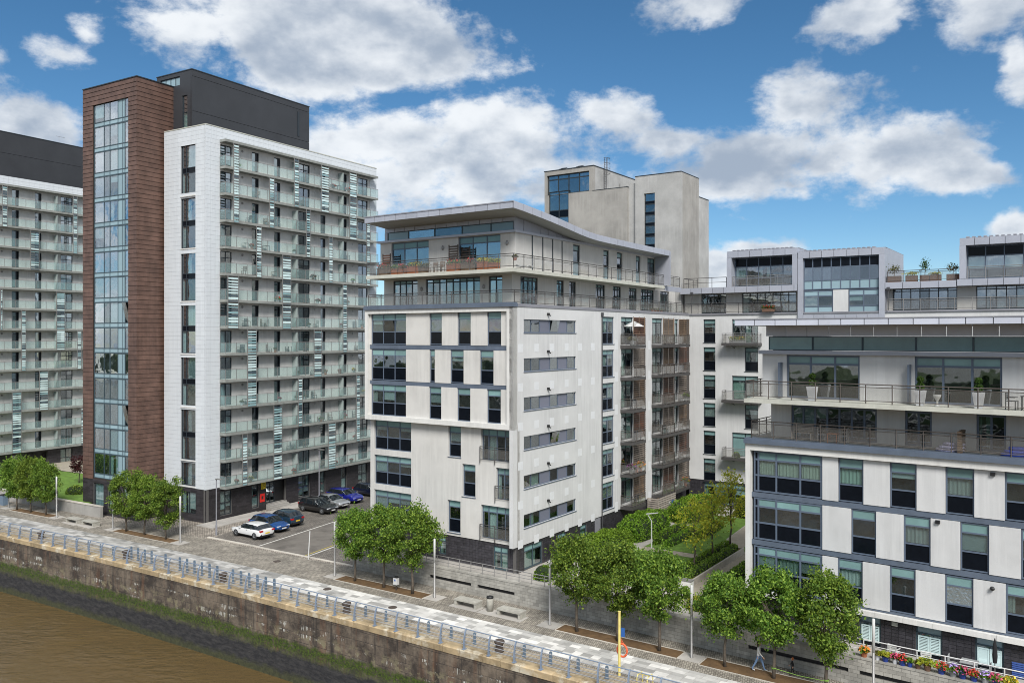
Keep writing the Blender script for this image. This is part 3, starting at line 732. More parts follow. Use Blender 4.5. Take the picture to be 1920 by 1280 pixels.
def balcony_block(root, louvres, vmax=26.62, vmin=0.0, levels=range(13), detail=True, top=40.9, seed=1):
    rr = random.Random(seed)
    fs = Fa(root, 's', 0.0)
    holes = [(a, c, 3.55 + FH * k + .06, 3.55 + FH * k + 2.32) for k in levels for a, c, n in DOORS if c < vmax and a > vmin]
    base_h = [(a, c, .45, 2.95) for a, c, n in DOORS if a > 12 and c < vmax or a < 7 and c < vmax]
    entr = (8.0, 11.0, 0.5, 3.1)
    v0, v1 = max(1.75, vmin), 25.3
    fs.wall('balcony_wall', 'balcony_wall', v0, min(v1, vmax), 3.4, 39.6, holes, d=-.02)
    # tiled end strips and parapet
    if vmin == 0: fs.wall('wall', 'tile_joint', 0, v0, 3.4, top, d=-.03); fs.tiles('cladding_tile', 'tile_white', -.03, v0, 3.42, 39.6, .58, .4525, d0=-.03, d1=.0, limit=0)
    fs.wall('parapet_wall', 'tile_joint', v0, vmax, 39.6, top, d=-.03)
    fs.wall('end_wall', 'tile_joint', min(v1, vmax - .1), vmax, 3.4, 39.6, d=-.03)
    fs.tiles('cladding_tile', 'tile_white', -.03 if vmin == 0 else vmin, vmax, 39.6, top, .7, .4525, d0=-.03, d1=.0)
    if vmax > 26: fs.tiles('cladding_tile', 'tile_white', v1, vmax, 3.42, 39.6, .66, .4525, d0=-.03, d1=.0)
    for k in levels:
        for a, c, n in DOORS:
            if c >= vmax or a <= vmin: continue
            z = 3.55 + FH * k
            kk = rr.choice(('c', 'g', 'g', 'n', 'g', 'w', 'c'))
            if n == 2: fs.window(a, c, z + .06, z + 2.32, (.5,), ((.30, kk + rr.choice('ggc')), (.7, kk + rr.choice('ggc'))) if rr.random() < .4 else ((1, kk + rr.choice('gcg')),), 'frame_dark', .1, .075, name='balcony_door', gm='glass_bright', seed=k * 31 + int(a))
            else: fs.window(a, c, z + .06, z + 2.32, (.66,), ((1, kk + 'k'),), 'frame_dark', .1, .085, name='balcony_door', gm='glass_bright', seed=k * 31 + int(a))
    # balconies, and a canopy of the same outline on top
    for k in list(levels) + [13]:
        z = 3.30 + FH * k
        b = MB()
        b.box(.012, .90, v0 + .01, v1 + .55, z, z + .20)
        b.box(.86, .93, v0 - .02, v1 + .58, z - .02, z + .245)
        b.box(.012, .86, v0 - .03, v0 + .01, z - .02, z + .245)
        bal = b.build('balcony' if k < 13 else 'canopy', 'slab_grey', root)
        if k == 13: continue
        zz = z + .245
        g = MB(); n = 17
        ys = [v0 + (v1 + .55 - v0) * i / n for i in range(n + 1)]
        for y in ys: g.box(.885, .915, y - .025, y + .025, zz, zz + 1.06)
        g.box(.872, .928, v0 - .02, v1 + .57, zz + 1.06, zz + 1.10)
        g.box(.02, .872, v0 - .02, v0 + .02, zz + 1.06, zz + 1.10)
        g.box(.03, .06, v0 - .02, v0 + .02, zz, zz + 1.06)
        g.build('handrail', 'steel', bal)
        for p, q in zip(ys, ys[1:]): piece('balustrade_glass', 'glass_balcony', bal, (.892, .908, p + .035, q - .035, zz + .05, zz + 1.03))
        piece('balustrade_glass', 'glass_balcony', bal, (.08, .86, v0 - .008, v0 + .008, zz + .05, zz + 1.03))
        for vs_ in (11.9, 19.5):
            if vs_ < vmax: piece('privacy_screen', 'glass_screen', bal, (.02, .84, vs_ - .02, vs_ + .02, zz, zz + 2.2))
        for vl in (4.72, 15.58, 22.15):
            if vl < vmax:
                l = MB(); l.lathe([(.02, 0), (.13, 0), (.13, .05), (.09, .09)], n=10)
                l.build('wall_lamp', 'lamp_white' if vl != 4.72 else 'steel', root, loc=(-.02, vl, z + 2.35), rot=(0, R(90), 0))
    for (a, c, k1, k0) in louvres:
        louvre(fs, root, a, c, 3.30 + FH * k0, 3.30 + FH * k1, single=(c - a) > 1.0 and detail)
    # dark ground storey
    fs.wall('base_wall', 'dark_tile_joint', max(0, vmin), vmax, 0, 3.4, base_h + [entr], d=-.05)
    fs.tiles('base_tile', 'base_brick', -.05 if vmin == 0 else vmin, vmax, 0, 3.4, .9, .2, base_h + [entr], d0=-.05, d1=-.02, gap=.01, stagger=True)
    for h in base_h:
        fs.window(h[0], h[1], h[2], h[3], 2 if h[1] - h[0] > 1.2 else 1, ((.5, 'c'), (.5, 'w')), 'frame_dark', .16, .07, gm='glass')
    return fs
Lroot = thing('apartment_building', 'tall white tiled apartment block with brown copper clad tower and glass balconies', 'building', (*LO, 0), RZ_L)
LV = [(2.74, 3.45, 13, 10), (7.65, 8.32, 12, 10), (11.30, 12.02, 13, 11), (13.18, 13.84, 11, 9), (15.60, 16.88, 13, 11), (16.88, 17.54, 10, 8),
      (20.51, 21.77, 13, 10), (23.64, 24.28, 11, 8), (5.81, 6.52, 10, 8), (4.59, 5.83, 6, 3), (14.42, 15.67, 6, 4), (11.92, 12.58, 4, 2), (21.70, 22.37, 4, 1),
      (8.25, 9.47, 3, 0), (3.91, 4.59, 2, 0), (16.78, 18.04, 2, 0), (9.53, 10.81, 9, 6), (1.99, 3.38, 8, 6), (19.30, 20.01, 8, 5)]
fs = balcony_block(Lroot, LV)
ff = Fa(Lroot, 'f', 0.0)
core = MB(); core.box(-16.2, -.55, .55, 26.2, 0.02, 40.0); core.build('interior', 'room', Lroot)
fw_h = [(-3.97, -1.62, b_, a_) for a_, b_ in ((39.12, 33.89), (33.58, 28.38), (28.01, 22.88), (22.59, 17.39), (17.05, 11.85), (11.52, 6.32), (6.01, 3.62))]
ff.wall('wall', 'tile_joint', -6.7, -.03, 3.4, 40.9, fw_h, d=-.03)
ff.tiles('cladding_tile', 'tile_white', -6.7, .0, 3.42, 40.9, .74, .4525, fw_h, d0=-.03, d1=0., limit=300, order=lambda t: -(t[0] + .05 * t[2]))
for i, h in enumerate(fw_h):
    rws = ((2.2, 'gc'), (.5, 'k'), (2.2, 'cg')) if i < 6 else ((1, 'gc'),)
    ff.window(*h, (.30,), rws, 'frame_dark', .16, .08, gm='glass_bright', seed=i)
    piece('window_sill', 'frame_white', Lroot, ff.bx(h[0] - .03, h[1] + .03, -.1, .05, h[2] - .14, h[2] - .02))
bh = [(-3.97, -1.62, .7, 3.0)]
ff.wall('base_wall', 'dark_tile_joint', -6.7, 0, 0, 3.4, bh, d=-.05)
ff.tiles('base_tile', 'base_brick', -6.7, -.02, 0, 3.4, .9, .2, bh, d0=-.05, d1=-.02, gap=.01, stagger=True)
ff.window(*bh[0], 2, ((1, 'cw'),), 'frame_dark', .16, .07)
b = MB(); b.box(-.32, .03, -.03, 26.65, 40.9, 41.0); b.box(-6.7, -.32, -.03, .3, 40.9, 41.0); b.build('parapet_coping', 'slab_edge', Lroot)
b = MB(); b.box(-16.5, -.33, .3, 26.4, 40.0, 40.25); b.build('roof', 'slab_grey', Lroot)
b = MB(); b.box(-16.6, -16.2, 6, 26.6, 0, 40.9); b.box(-16.2, -.3, 26.2, 26.59, 0, 40.9); b.build('rear_wall', 'tile_white', Lroot)
# copper tower
BX0, BX1, BV, BZ0, BZ1 = -16.6, -7.06, -2.98, 3.72, 46.16
fb = Fa(Lroot, 'f', BV); fbs = Fa(Lroot, 's', BX1)
gh = [(-14.71, -8.57, 3.85, 44.5)]
fb.wall('tower_wall', 'timber_dark', BX0, BX1 - .04, BZ0, BZ1, gh, d=-.05, thick=.35)
fbs.wall('tower_wall', 'timber_dark', BV + .05, 10.0, BZ0, BZ1, d=-.04)
wedge = {}
def clad(fa, a0, a1, z0, z1, m='copper'):
    """One course of copper cladding, its lower edge standing proud of the course below."""
    key = fa.kind
    if key not in wedge:
        w = MB()
        if key == 'f': w.hexa([(-.5, -1, -.5), (.5, -1, -.5), (.5, 0, -.5), (-.5, 0, -.5), (-.5, -.25, .5), (.5, -.25, .5), (.5, 0, .5), (-.5, 0, .5)])
        else: w.hexa([(0, -.5, -.5), (1, -.5, -.5), (1, .5, -.5), (0, .5, -.5), (0, -.5, .5), (.25, -.5, .5), (.25, .5, .5), (0, .5, .5)])
        wedge[key] = w.mesh('copper_course', m)
    c = fa.pt((a0 + a1) / 2, -.04, (z0 + z1) / 2)
    ob('cladding_panel', wedge[key], Lroot, c, None, (a1 - a0, .06, z1 - z0) if key == 'f' else (.06, a1 - a0, z1 - z0))
nc = 88; ch = (BZ1 - BZ0) / nc
for i in range(nc):
    z0, z1 = BZ0 + i * ch, BZ0 + (i + 1) * ch - .012
    if z1 > 44.55: clad(fb, BX0, BX1, z0, z1)
    else:
        clad(fb, BX0, -14.76, z0, z1); clad(fb, -8.52, BX1, z0, z1)
    j = (-2.98 + 3.2 + 2.1 * ((i * 37) % 5) / 5)
    if i % 3: clad(fbs, BV, 9.6, z0, z1)
    else: clad(fbs, BV, j - .006, z0, z1); clad(fbs, j, 9.6, z0, z1)
b = MB(); b.box(BX0 - .03, BX1 + .05, BV - .05, 10.0, BZ1, BZ1 + .1); b.build('tower_coping', 'frame_dark', Lroot)
b = MB(); b.box(BX0 + .05, BX1 - .35, -2.3, 10.0, 0.02, BZ1 - .1); b.build('tower_interior', 'room_light', Lroot)
cb = [-14.71, -12.92, -11.88, -10.47, -9.64, -9.27, -8.57]
ph = 40.65 / 15
for k in range(15):
    zt = 44.5 - ph * k
    rr = random.Random(k + 5)
    kk = rr.choice(('c', 'w', 'c', 'c', 'w'))
    if k in (9, 10, 11): kk = 'g'
    if k in (8, 7): kk = 'w'
    if k == 14: kk = 'n'
    cols = [(x - cb[0]) / (cb[-1] - cb[0]) for x in cb[1:-1]]
    fb.window(cb[0], cb[-1], zt - ph, zt, cols, ((2.2, [kk, 'g', kk, 'u', 'u', 'o' if k in (8, 12) else 'g']), (.5, 'u')), 'frame_teal', .12, .075, gm='glass_tower', seed=k * 3 + 1)
bh = [(-14.7, -12.85, .8, 3.3), (-12.1, -10.3, .8, 3.3), (-9.6, -8.2, .8, 3.3)]
fb.wall('base_wall', 'dark_tile_joint', BX0, BX1, 0, BZ0, bh, d=-.05)
fb.tiles('base_tile', 'base_brick', BX0, BX1, 0, BZ0, .9, .2, bh, d0=-.05, d1=-.02, gap=.01, stagger=True)
for h in bh: fb.window(*h, 1, ((1, 'c'),), 'frame_dark', .16, .07, gm='glass_bright')
fbs.wall('base_wall', 'base_brick', BV + .05, .2, 0, BZ0, d=-.02)
b = MB(); b.box(BX0 - .02, BX0 + .05, BV + .35, 9.9, 0, BZ1 - .02); b.build('tower_rear_wall', 'copper', Lroot)
# black clad plant storey on the roof
PX0, PX1, PV0, PV1, PZ = -9.9, -4.0, 1.42, 18.6, 47.6
pf = Fa(Lroot, 'f', PV0); ps = Fa(Lroot, 's', PX1)
ph_ = [(-5.6, -4.75, 41.4, 45.0), (-9.3, -6.0, 46.2, 47.2)]
pf.wall('plant_wall', 'black_cladding', PX0, PX1 - .02, 40.25, PZ, ph_)
pf.window(*ph_[0], 1, ((.5, 'g'), (.5, 'n')), 'frame_dark', .1, .08, gm='glass_bright'); pf.window(*ph_[1], 4, ((1, 'u'),), 'frame_dark', .1, .08)
for z0, z1 in ((40.25, 43.2), (43.24, 46.9), (46.94, PZ)):
    for a, c in ((PV0, PV1),):
        piece('cladding_panel', 'black_cladding', Lroot, ps.bx(a, c, -.3, .0, z0, z1))
piece('roof_vent', 'frame_dark', Lroot, ps.bx(16.6, 16.9, .002, .06, 43.6, 46.6))
b = MB(); b.box(PX0 - .05, PX1 + .05, PV0 - .05, PV1 + .05, PZ, PZ + .09); b.box(PX0, PX0 + .2, PV0 + .32, PV1, 40.25, PZ); b.box(PX0, PX1 - .32, PV1 - .2, PV1, 40.25, PZ); b.build('plant_roof', 'frame_dark', Lroot)
b = MB(); b.box(PX0 + .3, PX1 - .32, PV0 + .9, PV1 - .3, 40.3, 47.5); b.build('plant_interior', 'room', Lroot)
# entrance: recess, steps, notices
b = MB(); b.box(-.5, -.46, 8.0, 11.0, .5, 3.1); b.build('entrance_recess', 'black', Lroot)
fe = Fa(Lroot, 's', -.40); fe.window(8.3, 9.6, .55, 2.9, 2, ((1, 'g'),), 'frame_dark', .0, .08, name='entrance_door')
for i in range(4):
    piece('entrance_step', 'concrete', Lroot, (-.46, 1.0 - .28 * i, 8.05, 10.95, .14 * i + .001, .14 * (i + 1)))
mat('sign_yellow', (0.72, 0.55, 0.02), 0.5); mat('sign_red', (0.60, 0.02, 0.015), 0.5); mat('print_black', (0.02, 0.02, 0.02), 0.6)
n = piece('yellow_sign', 'sign_yellow', Lroot, fs.bx(7.32, 7.92, -.02, .03, 2.35, 3.2)); tag(n, 'yellow notice with black print')
b = MB()
for i in range(6): b.box(*fs.bx(7.38, 7.38 + (.48, .4, .46, .3, .44, .36)[i], .03, .034, 3.08 - i * .12, 3.12 - i * .12))
b.build('sign_print', 'print_black', Lroot)
n = piece('red_sign', 'sign_red', Lroot, fs.bx(7.15, 7.8, -.02, .03, .95, 1.85)); tag(n, 'red sign with dark emblem')
b = MB(); b.box(*fs.bx(7.33, 7.6, .03, .034, 1.25, 1.6)); b.build('sign_print', 'print_black', Lroot)
# second block further along the river, partly hidden by the copper tower
L2root = thing('apartment_building', 'white apartment block with glass balconies at the left edge behind the copper tower', 'building', (*L2O, 0), RZ_L2)
balcony_block(L2root, [(6.79, 7.40, 7, 4), (11.73, 12.94, 8, 5), (9.27, 10.50, 4, 2), (5.54, 6.79, 3, 0), (14.79, 15.43, 6, 4), (15.36, 15.80, 2, 0), (4.01, 4.30, 8, 6), (4.23, 4.92, 13, 11), (14.16, 14.82, 13, 10), (8.03, 9.24, 11, 9)], detail=False, seed=9)
b = MB(); b.box(-16, -.55, .3, 26.2, .02, 40.0); b.build('interior', 'room', L2root)
b = MB(); b.box(-16.6, -.04, 0, .3, 0, 40.9); b.box(-16.6, -16, .3, 26.6, 0, 40.9); b.box(-16, -.3, 26.2, 26.59, 0, 40.9); b.build('rear_wall', 'tile_white', L2root)
b = MB(); b.box(-16.5, -.33, .3, 26.4, 40.0, 40.25); b.build('roof', 'slab_grey', L2root)
for z0, z1 in ((40.25, 44.4), (44.44, 47.3)): piece('cladding_panel', 'black_cladding', L2root, (-10, -2, 2, 22, z0, z1))
b = MB(); b.box(-10.05, -1.95, 1.95, 22.05, 47.3, 47.4); b.build('plant_roof', 'frame_dark', L2root)
b = MB(); b.tube([(-2.2, 14, 47.4), (-2.2, 14, 48.3)], .02, 4); b.tube([(-2.2, 13.5, 48.3), (-2.2, 14.9, 48.3)], .02, 4); b.build('roof_aerial', 'steel', L2root)

# ------------------------------------------------------------------ white corner block (middle)
Croot = thing('apartment_building', 'white rendered corner apartment block with curved metal roof and two terraces', 'building', (*CO, 0), RZ_C)
cf, cs_ = Fa(Croot, 'f', 0.0), Fa(Croot, 's', 0.0)
PH = 2.925
b = MB(); b.box(-14.6, -.75, .75, 32.0, 1.5, 21.3); b.build('interior', 'room', Croot)
# lower front: three bays stacked at the left, single windows to the right
lh = []
for k in range(3):
    zt = 12.13 - PH * k + .04
    lh.append((-14.58, -10.46, zt - 2.45, zt, 'bay'))
lh += [(-6.58, -5.32, 9.73, 12.12, 'w'), (-3.37, -.63, 9.72, 12.1, 'd'), (-5.18, -3.9, 6.75, 9.27, 'w'), (-1.95, -.63, 6.85, 9.26, 'd2'), (-6.65, -5.36, 3.79, 6.31, 'w'), (-3.37, -.63, 3.77, 6.31, 'd')]
cf.wall('wall', 'render_white', -15.02, 0, 3.55, 12.6, [h[:4] for h in lh])
for i, h in enumerate(lh):
    a0, a1, z0, z1, k = h
    if k == 'bay': cf.window(a0, a1, z0, z1, 3, ((.52, 't'), (.9, 'wgc?' if i else 'gw?'), (1.03, 'k')), 'frame_slate', .16, .07, seed=i)
    elif k == 'w': cf.window(a0, a1, z0, z1, 1, ((.5, 't'), (.9, 'wg?'), (1.0, 'k')), 'frame_slate', .16, .07, sill=1, seed=i)
    else:
        cf.window(a0, a1, z0, z1, (.22, .5, .78) if k == 'd' else 2, ((.5, 't'), (1.9, 'gcg' if k == 'd' else 'cg')), 'frame_slate', .2, .07, name='balcony_door', seed=i)
        rl = railing(Croot, [(a0 - .03, -.1, z0 + .05), (a1 + .03, -.1, z0 + .05)], h=1.0, step=1.37, name='juliet_rail', foot=.25, pw=.06, post='rail_dark', rails=(0, .17, .95))
# projecting frame with three storeys of panels and strips
FV = -.58
b = MB()
b.box(-15.11, -14.78, FV, .0, 12.62, 21.05); b.box(-.58, 0, FV, .0, 12.62, 21.05)
b.box(-15.11, 0, FV, -.02, 21.05, 21.38); b.box(-15.11, 0, FV, -.02, 12.24, 12.62)
b.build('projecting_frame', 'frame_white', Croot)
b = MB(); b.box(-15.2, .06, FV - .12, -.02, 21.38, 21.62); b.box(-15.14, .02, FV - .04, -.02, 21.62, 21.72); b.build('frame_flashing', 'zinc_blue', Croot)
ci = Fa(Croot, 'f', FV + .3)
rowsz = [(18.52, 21.03), (15.55, 18.12), (12.62, 15.2)]
rw = [[(-14.6, -10.73, 3), (-8.23, -6.97, 1), (-5.39, -4.11, 1), (-2.54, -1.25, 1)],
      [(-14.6, -10.73, 3), (-8.23, -7.69, 1), (-6.11, -4.8, 1), (-3.24, -1.95, 1)],
      [(-14.6, -10.73, 3), (-8.28, -7.03, 1), (-5.43, -4.15, 1), (-2.56, -1.28, 1)]]
for r_, ((z0, z1), ws) in enumerate(zip(rowsz, rw)):
    piece('floor_band', 'zinc_blue', Croot, ci.bx(-14.78, -.58, -.12, .03, z0 - .38 if r_ < 2 else z0 - .0, z0 - .05 if r_ < 2 else z0 + .02)) if r_ < 2 else None
    edges = [-14.78] + [x for w in ws for x in w[:2]] + [-.58]
    for p, q in zip(edges[::2], edges[1::2]):
        if q - p > .02: piece('wall_panel', 'render_white', Croot, ci.bx(p + .012, q - .012, -.3, .06, z0 - .04, z1 - .01))
    for i, (a0, a1, n) in enumerate(ws):
        mid = [('wog', 'ggg', 'cwg'), ('g', 'g', 'w'), ('r', 'w', 'g'), ('r', 'g', 'g')][i][r_]
        if r_ == 0 and i >= 2: mid = 'r'
        rws = ((.5, 't'), (.95, mid), (1.0, 'k'))
        ci.window(a0, a1, z0, z1, n, rws, 'frame_slate', .05, .07, seed=r_ * 10 + i)
b = MB(); b.box(*ci.bx(-14.78, -.58, -.36, -.3, 12.62, 21.05)); b.build('frame_back', 'room', Croot)
# side wall: window strips, repair patches, wall lights, stacked windows, balcony bays
strips = [(.87, 8.68, 19.46 - PH * k * 1.007, 20.47 - PH * k * 1.007) for k in range(6)]
stack = [(13.32, 15.47, 18.5 - PH * k, 20.91 - PH * k) for k in range(6)]
bays = [(16.86, 21.89), (23.45, 28.72), (28.86, 32.6)]
bay_h = [(a, c, 18.45 - PH * k, 20.95 - PH * k) for k in range(6) for a, c in ((16.86, 19.3), (23.45, 25.9), (28.9, 29.85))]
low = [(1.05, 3.6, 1.55, 3.35), (5.9, 7.2, 1.75, 3.35), (9.5, 10.6, 1.75, 3.35)]
cs_.wall('wall', 'render_cool', -.58, 32.6, 3.5, 21.4, strips + stack + bay_h, thick=.32, d=0)
for k, h in enumerate(strips):
    cs_.window(*h, (.147, .305, .497, .649, .834), ((1, ['g', 'n' if k > 3 else 'g', 'b', 'o' if k in (0, 3) else 'g', 'b', 'g']),), 'frame_slate', .1, .06, sill=1, seed=k)
    for (p, q) in ((.09, .76), (2.32, 2.96), (4.55, 5.22), (6.85, 7.46), (9.01, 9.65), (11.23, 11.87)):
        zc = 18.3 - PH * k * 1.003
        piece('repair_patch', 'patch_white', Croot, cs_.bx(p, q, .001, .006, zc - .31, zc + .31))
    b = MB(); b.box(*cs_.bx(4.15, 4.33, 0, .16, 20.86 - PH * k, 21.02 - PH * k)); b.tube([cs_.pt(4.24, .1, 20.87 - PH * k), cs_.pt(4.24, .3, 20.8 - PH * k)], .05, 6); b.build('wall_light', 'black', Croot)
for k, h in enumerate(stack): cs_.window(*h, 2, ((.42, 't'), (1.0, 'wcg?'), (1.0, 'k')), 'frame_slate', .12, .07, sill=1, seed=k + 40)
for p in (15.6,):
    for k in range(6): piece('repair_patch', 'patch_white', Croot, cs_.bx(15.62, 16.2, .001, .006, 18.0 - PH * k, 18.9 - PH * k))
for k in range(6): piece('repair_patch', 'patch_white', Croot, cs_.bx(22.6, 23.1, .001, .006, 17.9 - PH * k, 18.75 - PH * k))
b = MB(); b.tube([(.06, 13.12, 1.6), (.06, 13.12, 21.2)], .05, 6); b.box(.01, .16, 13.0, 13.24, 20.95, 21.25); b.build('downpipe', 'water_pipe', Croot)
for k in range(6):
    for i, (a, c) in enumerate(((16.86, 19.3), (23.45, 25.9), (28.9, 29.85))):
        h = (a, c, 18.45 - PH * k, 20.95 - PH * k)
        cs_.window(*h, 2 if c - a > 1.2 else 1, ((.42, 't'), (2.0, 'cgn?')), 'frame_dark', .12, .08, name='balcony_door', seed=k * 5 + i)
for i, (a, c, ws, we, ta, tc_) in enumerate(((16.73, 19.5, 19.45, 21.89, 17.16, 19.45), (23.35, 26.08, 26.05, 28.74, 23.6, 26.03), (26.2, 30.06, 30.05, 32.5, 27.4, 30.0))):
    for k in range(6):
        z = 18.16 - PH * k
        b = MB(); b.box(.01, 1.15, a, c, z, z + .14); b.box(1.1, 1.2, a - .05, c + .03, z - .06, z + .2); b.box(.01, 1.1, a - .05, a + .05, z - .06, z + .2); b.box(.01, 1.1, c - .07, c + .03, z - .06, z + .2)
        bal = b.build('balcony', 'rail_dark', Croot)
        zz = z + .2
        g = MB()
        pts = [(.05, a), (1.15, a), (1.15, c), (.05, c)]
        for (x0, y0), (x1, y1) in zip(pts, pts[1:]):
            n = max(1, round(math.hypot(x1 - x0, y1 - y0) / .9))
            for t in range(n + 1): g.tube([(x0 + (x1 - x0) * t / n, y0 + (y1 - y0) * t / n, zz - .05), (x0 + (x1 - x0) * t / n, y0 + (y1 - y0) * t / n, zz + 1.0)], .028, 4)
            for r_ in (1.0, .84, .1): g.tube([(x0, y0, zz + r_), (x1, y1, zz + r_)], .026 if r_ == 1 else .018, 4)
        g.build('balustrade', 'steel_brown', bal)
        for (x0, y0), (x1, y1) in zip(pts, pts[1:]):
            piece('balustrade_panel', 'glass_rail', bal, (min(x0, x1) - (.006 if x0 == x1 else -.04), max(x0, x1) + (.006 if x0 == x1 else -.04), min(y0, y1) - (.006 if y0 == y1 else -.04), max(y0, y1) + (.006 if y0 == y1 else -.04), zz + .12, zz + .82))
        # slatted timber lining beside the doors
        t = MB(); n = 13
        for j in range(n):
            t.box(*cs_.bx(ws, we, .002, .05, z + .25 + j * .2, z + .25 + j * .2 + .11))
        piece('timber_backing', 'timber_dark', Croot, cs_.bx(ws, we, .0005, .0018, z + .25, z + 2.8))
        stuff(t.build('timber_slats', ('timber_red', 'timber_weathered', 'timber_brown', 'timber_red', 'timber_weathered', 'timber_brown')[(k + i) % 6], Croot))
        # wire trellis at the outer edge
        t = MB()
        for y in (ta, (ta + tc_) / 2, tc_): t.tube([(1.1, y, zz + 1.0), (1.1, y, z + PH - .1)], .03, 4)
        for j in range(8): t.tube([(1.1, ta, zz + 1.05 + j * .2), (1.1, tc_, zz + 1.05 + j * .2)], .014, 4)
        t.build('trellis', 'steel_brown' if k else 'timber_brown', bal)
b = MB(); b.box(.012, .05, 31.9, 32.55, 3.5, 21); b.build('corner_post', 'rail_dark', Croot)
# dark tiled ground storey
gh_f = [(-2.24, -.91, 1.55, 3.3), (-7.6, -6.9, 1.9, 3.3)]
for fa, a0, a1, hh in ((cf, -15.0, -.06, gh_f), (cs_, .0, 32.0, low)):
    fa.wall('base_wall', 'dark_tile_joint', a0, a1, .9, 3.5, hh, d=-.09, thick=.3)
    fa.tiles('base_tile', 'dark_tile', a0, a1, .9, 3.5, .30, .2, hh, d0=-.09, d1=-.06, gap=.02)
    for h in hh: fa.window(*h, 2 if h[1] - h[0] > 1.2 else 1, ((.45, 't'), (1.3, 'n')), 'frame_teal', .14, .08, name='garden_door' if h[1] - h[0] > 1.2 else 'window')
piece('service_door', 'zinc_dark', Croot, cs_.bx(12.0, 13.0, -.088, -.04, 1.5, 3.4))
# terrace deck and railing of level seven
b = MB(); b.box(-15.05, -.02, -.0, 32.4, 21.4, 21.56); b.build('terrace_deck', 'slab_grey', Croot)
piece('terrace_edge', 'zinc_dark', Croot, (-.06, .05, .0, 32.4, 21.4, 21.64))
railing(Croot, [(-15.0, 4, 21.6), (-15.0, -.25, 21.6), (-.1, -.25, 21.6), (-.1, 31.0, 21.6)], step=1.42)
W7V, W7U, W8V, W8U = 1.5, -1.5, 1.2, -1.05
f7, s7 = Fa(Croot, 'f', W7V), Fa(Croot, 's', W7U)
h7f = [(-13.8, -11.08, 4), (-10.18, -4.59, 8), (-3.74, -2.42, 2)]
h7s = [(2.65, 5.16, 4), (8.06, 9.23, 2), (10.14, 11.26, 2), (14.79, 16.6, 3), (18.13, 19.8, 3), (21.43, 23.13, 3), (24.14, 27.1, 5), (28.64, 30.97, 3)]
f7.wall('wall', 'render_white', -14.85, W7U, 21.56, 23.96, [(a, c, 21.62, 23.9) for a, c, n in h7f])
s7.wall('wall', 'render_white', W7V + .3, 32.4, 21.56, 23.96, [(a, c, 21.62, 23.88) for a, c, n in h7s])
for fa, hs in ((f7, h7f), (s7, h7s)):
    for a, c, n in hs: fa.window(a, c, 21.62, 23.89, n, ((.3, 'tg?'), (1.9, 'wcw?' if fa is f7 else 'gcn?')), 'frame_dark', .1, .085, name='terrace_door', gm='glass_bright')
b = MB(); b.box(-14.5, W7U - .7, W7V + .7, 32, 21.6, 23.9); b.build('interior', 'room', Croot)
for u in (-10.63, -4.2):
    l = MB(); l.lathe([(.03, -.02), (.12, 0), (.13, .05), (.06, .12)], n=10); o = l.build('wall_lamp', 'steel', Croot, loc=(u, W7V, 23.1), rot=(R(90), 0, 0)); o.scale = (1, 1.5, 1)
# slab and level eight
b = MB(); b.box(-15.0, .03, -.55, 26.4, 23.97, 24.25); b.build('balcony_slab', 'slab_edge', Croot)
piece('slab_end_fascia', 'zinc', Croot, (-.06, .06, 26.42, 30.4, 23.75, 24.25))
railing(Croot, [(-14.95, 3, 24.27), (-14.95, -.5, 24.27), (-.02, -.5, 24.27), (-.02, 26.3, 24.27)], step=1.42)
railing(Croot, [(-.02, 26.9, 24.27), (-.02, 30.2, 24.27)], step=1.42)
f8, s8 = Fa(Croot, 'f', W8V), Fa(Croot, 's', W8U)
h8f = [(-13.73, -9.61), (-6.52, -2.39)]
h8s = [(10.01, 11.17, 1), (15.41, 16.49, 1), (18.07, 19.17, 1), (22.03, 23.03, 1), (24.61, 26.4, 2)]
f8.wall('wall', 'render_white', -15.0, W8U, 24.25, 27.12, [(a, c, 24.3, 27.08) for a, c in h8f])
s8.wall('wall', 'render_white', W8V + .3, 27.6, 24.25, 27.12, [(a, c, 24.3, 27.0) for a, c, n in h8s])
for a, c in h8f: f8.window(a, c, 24.3, 27.08, 3, ((.54, 't'), (2.2, 'g')), 'frame_slate', .12, .08, gm='glass_bright', name='terrace_window')
for a, c, n in h8s: s8.window(a, c, 24.3, 27.0, n, ((.5, 't'), (1.0, 'gw?'), (1.2, 'u' if n == 1 else 'g')), 'frame_dark', .1, .09, name='terrace_door', gm='glass_bright')
for v in (3.63, 5.17, 6.67, 8.17): piece('panel_joint', 'frame_dark', Croot, s8.bx(v - .06, v + .06, .0, .03, 24.3, 27.1))
b = MB(); b.box(-14.6, W8U - .7, W8V + .7, 27, 24.26, 28.2); b.build('interior', 'room_light', Croot)
b = MB(); b.box(-15.25, W8U + .2, W8V - .22, W8V + .3, 27.12, 27.3); b.box(W8U - .3, W8U + .2, W8V + .3, 27.75, 27.12, 27.3); b.build('cornice_ledge', 'zinc', Croot)
for u in (-8.1, -1.75):
    l = MB(); l.lathe([(.03, -.02), (.12, 0), (.13, .05), (.06, .12)], n=10); o = l.build('wall_lamp', 'steel', Croot, loc=(u, W8V, 26.35), rot=(R(90), 0, 0)); o.scale = (1, 1.5, 1)
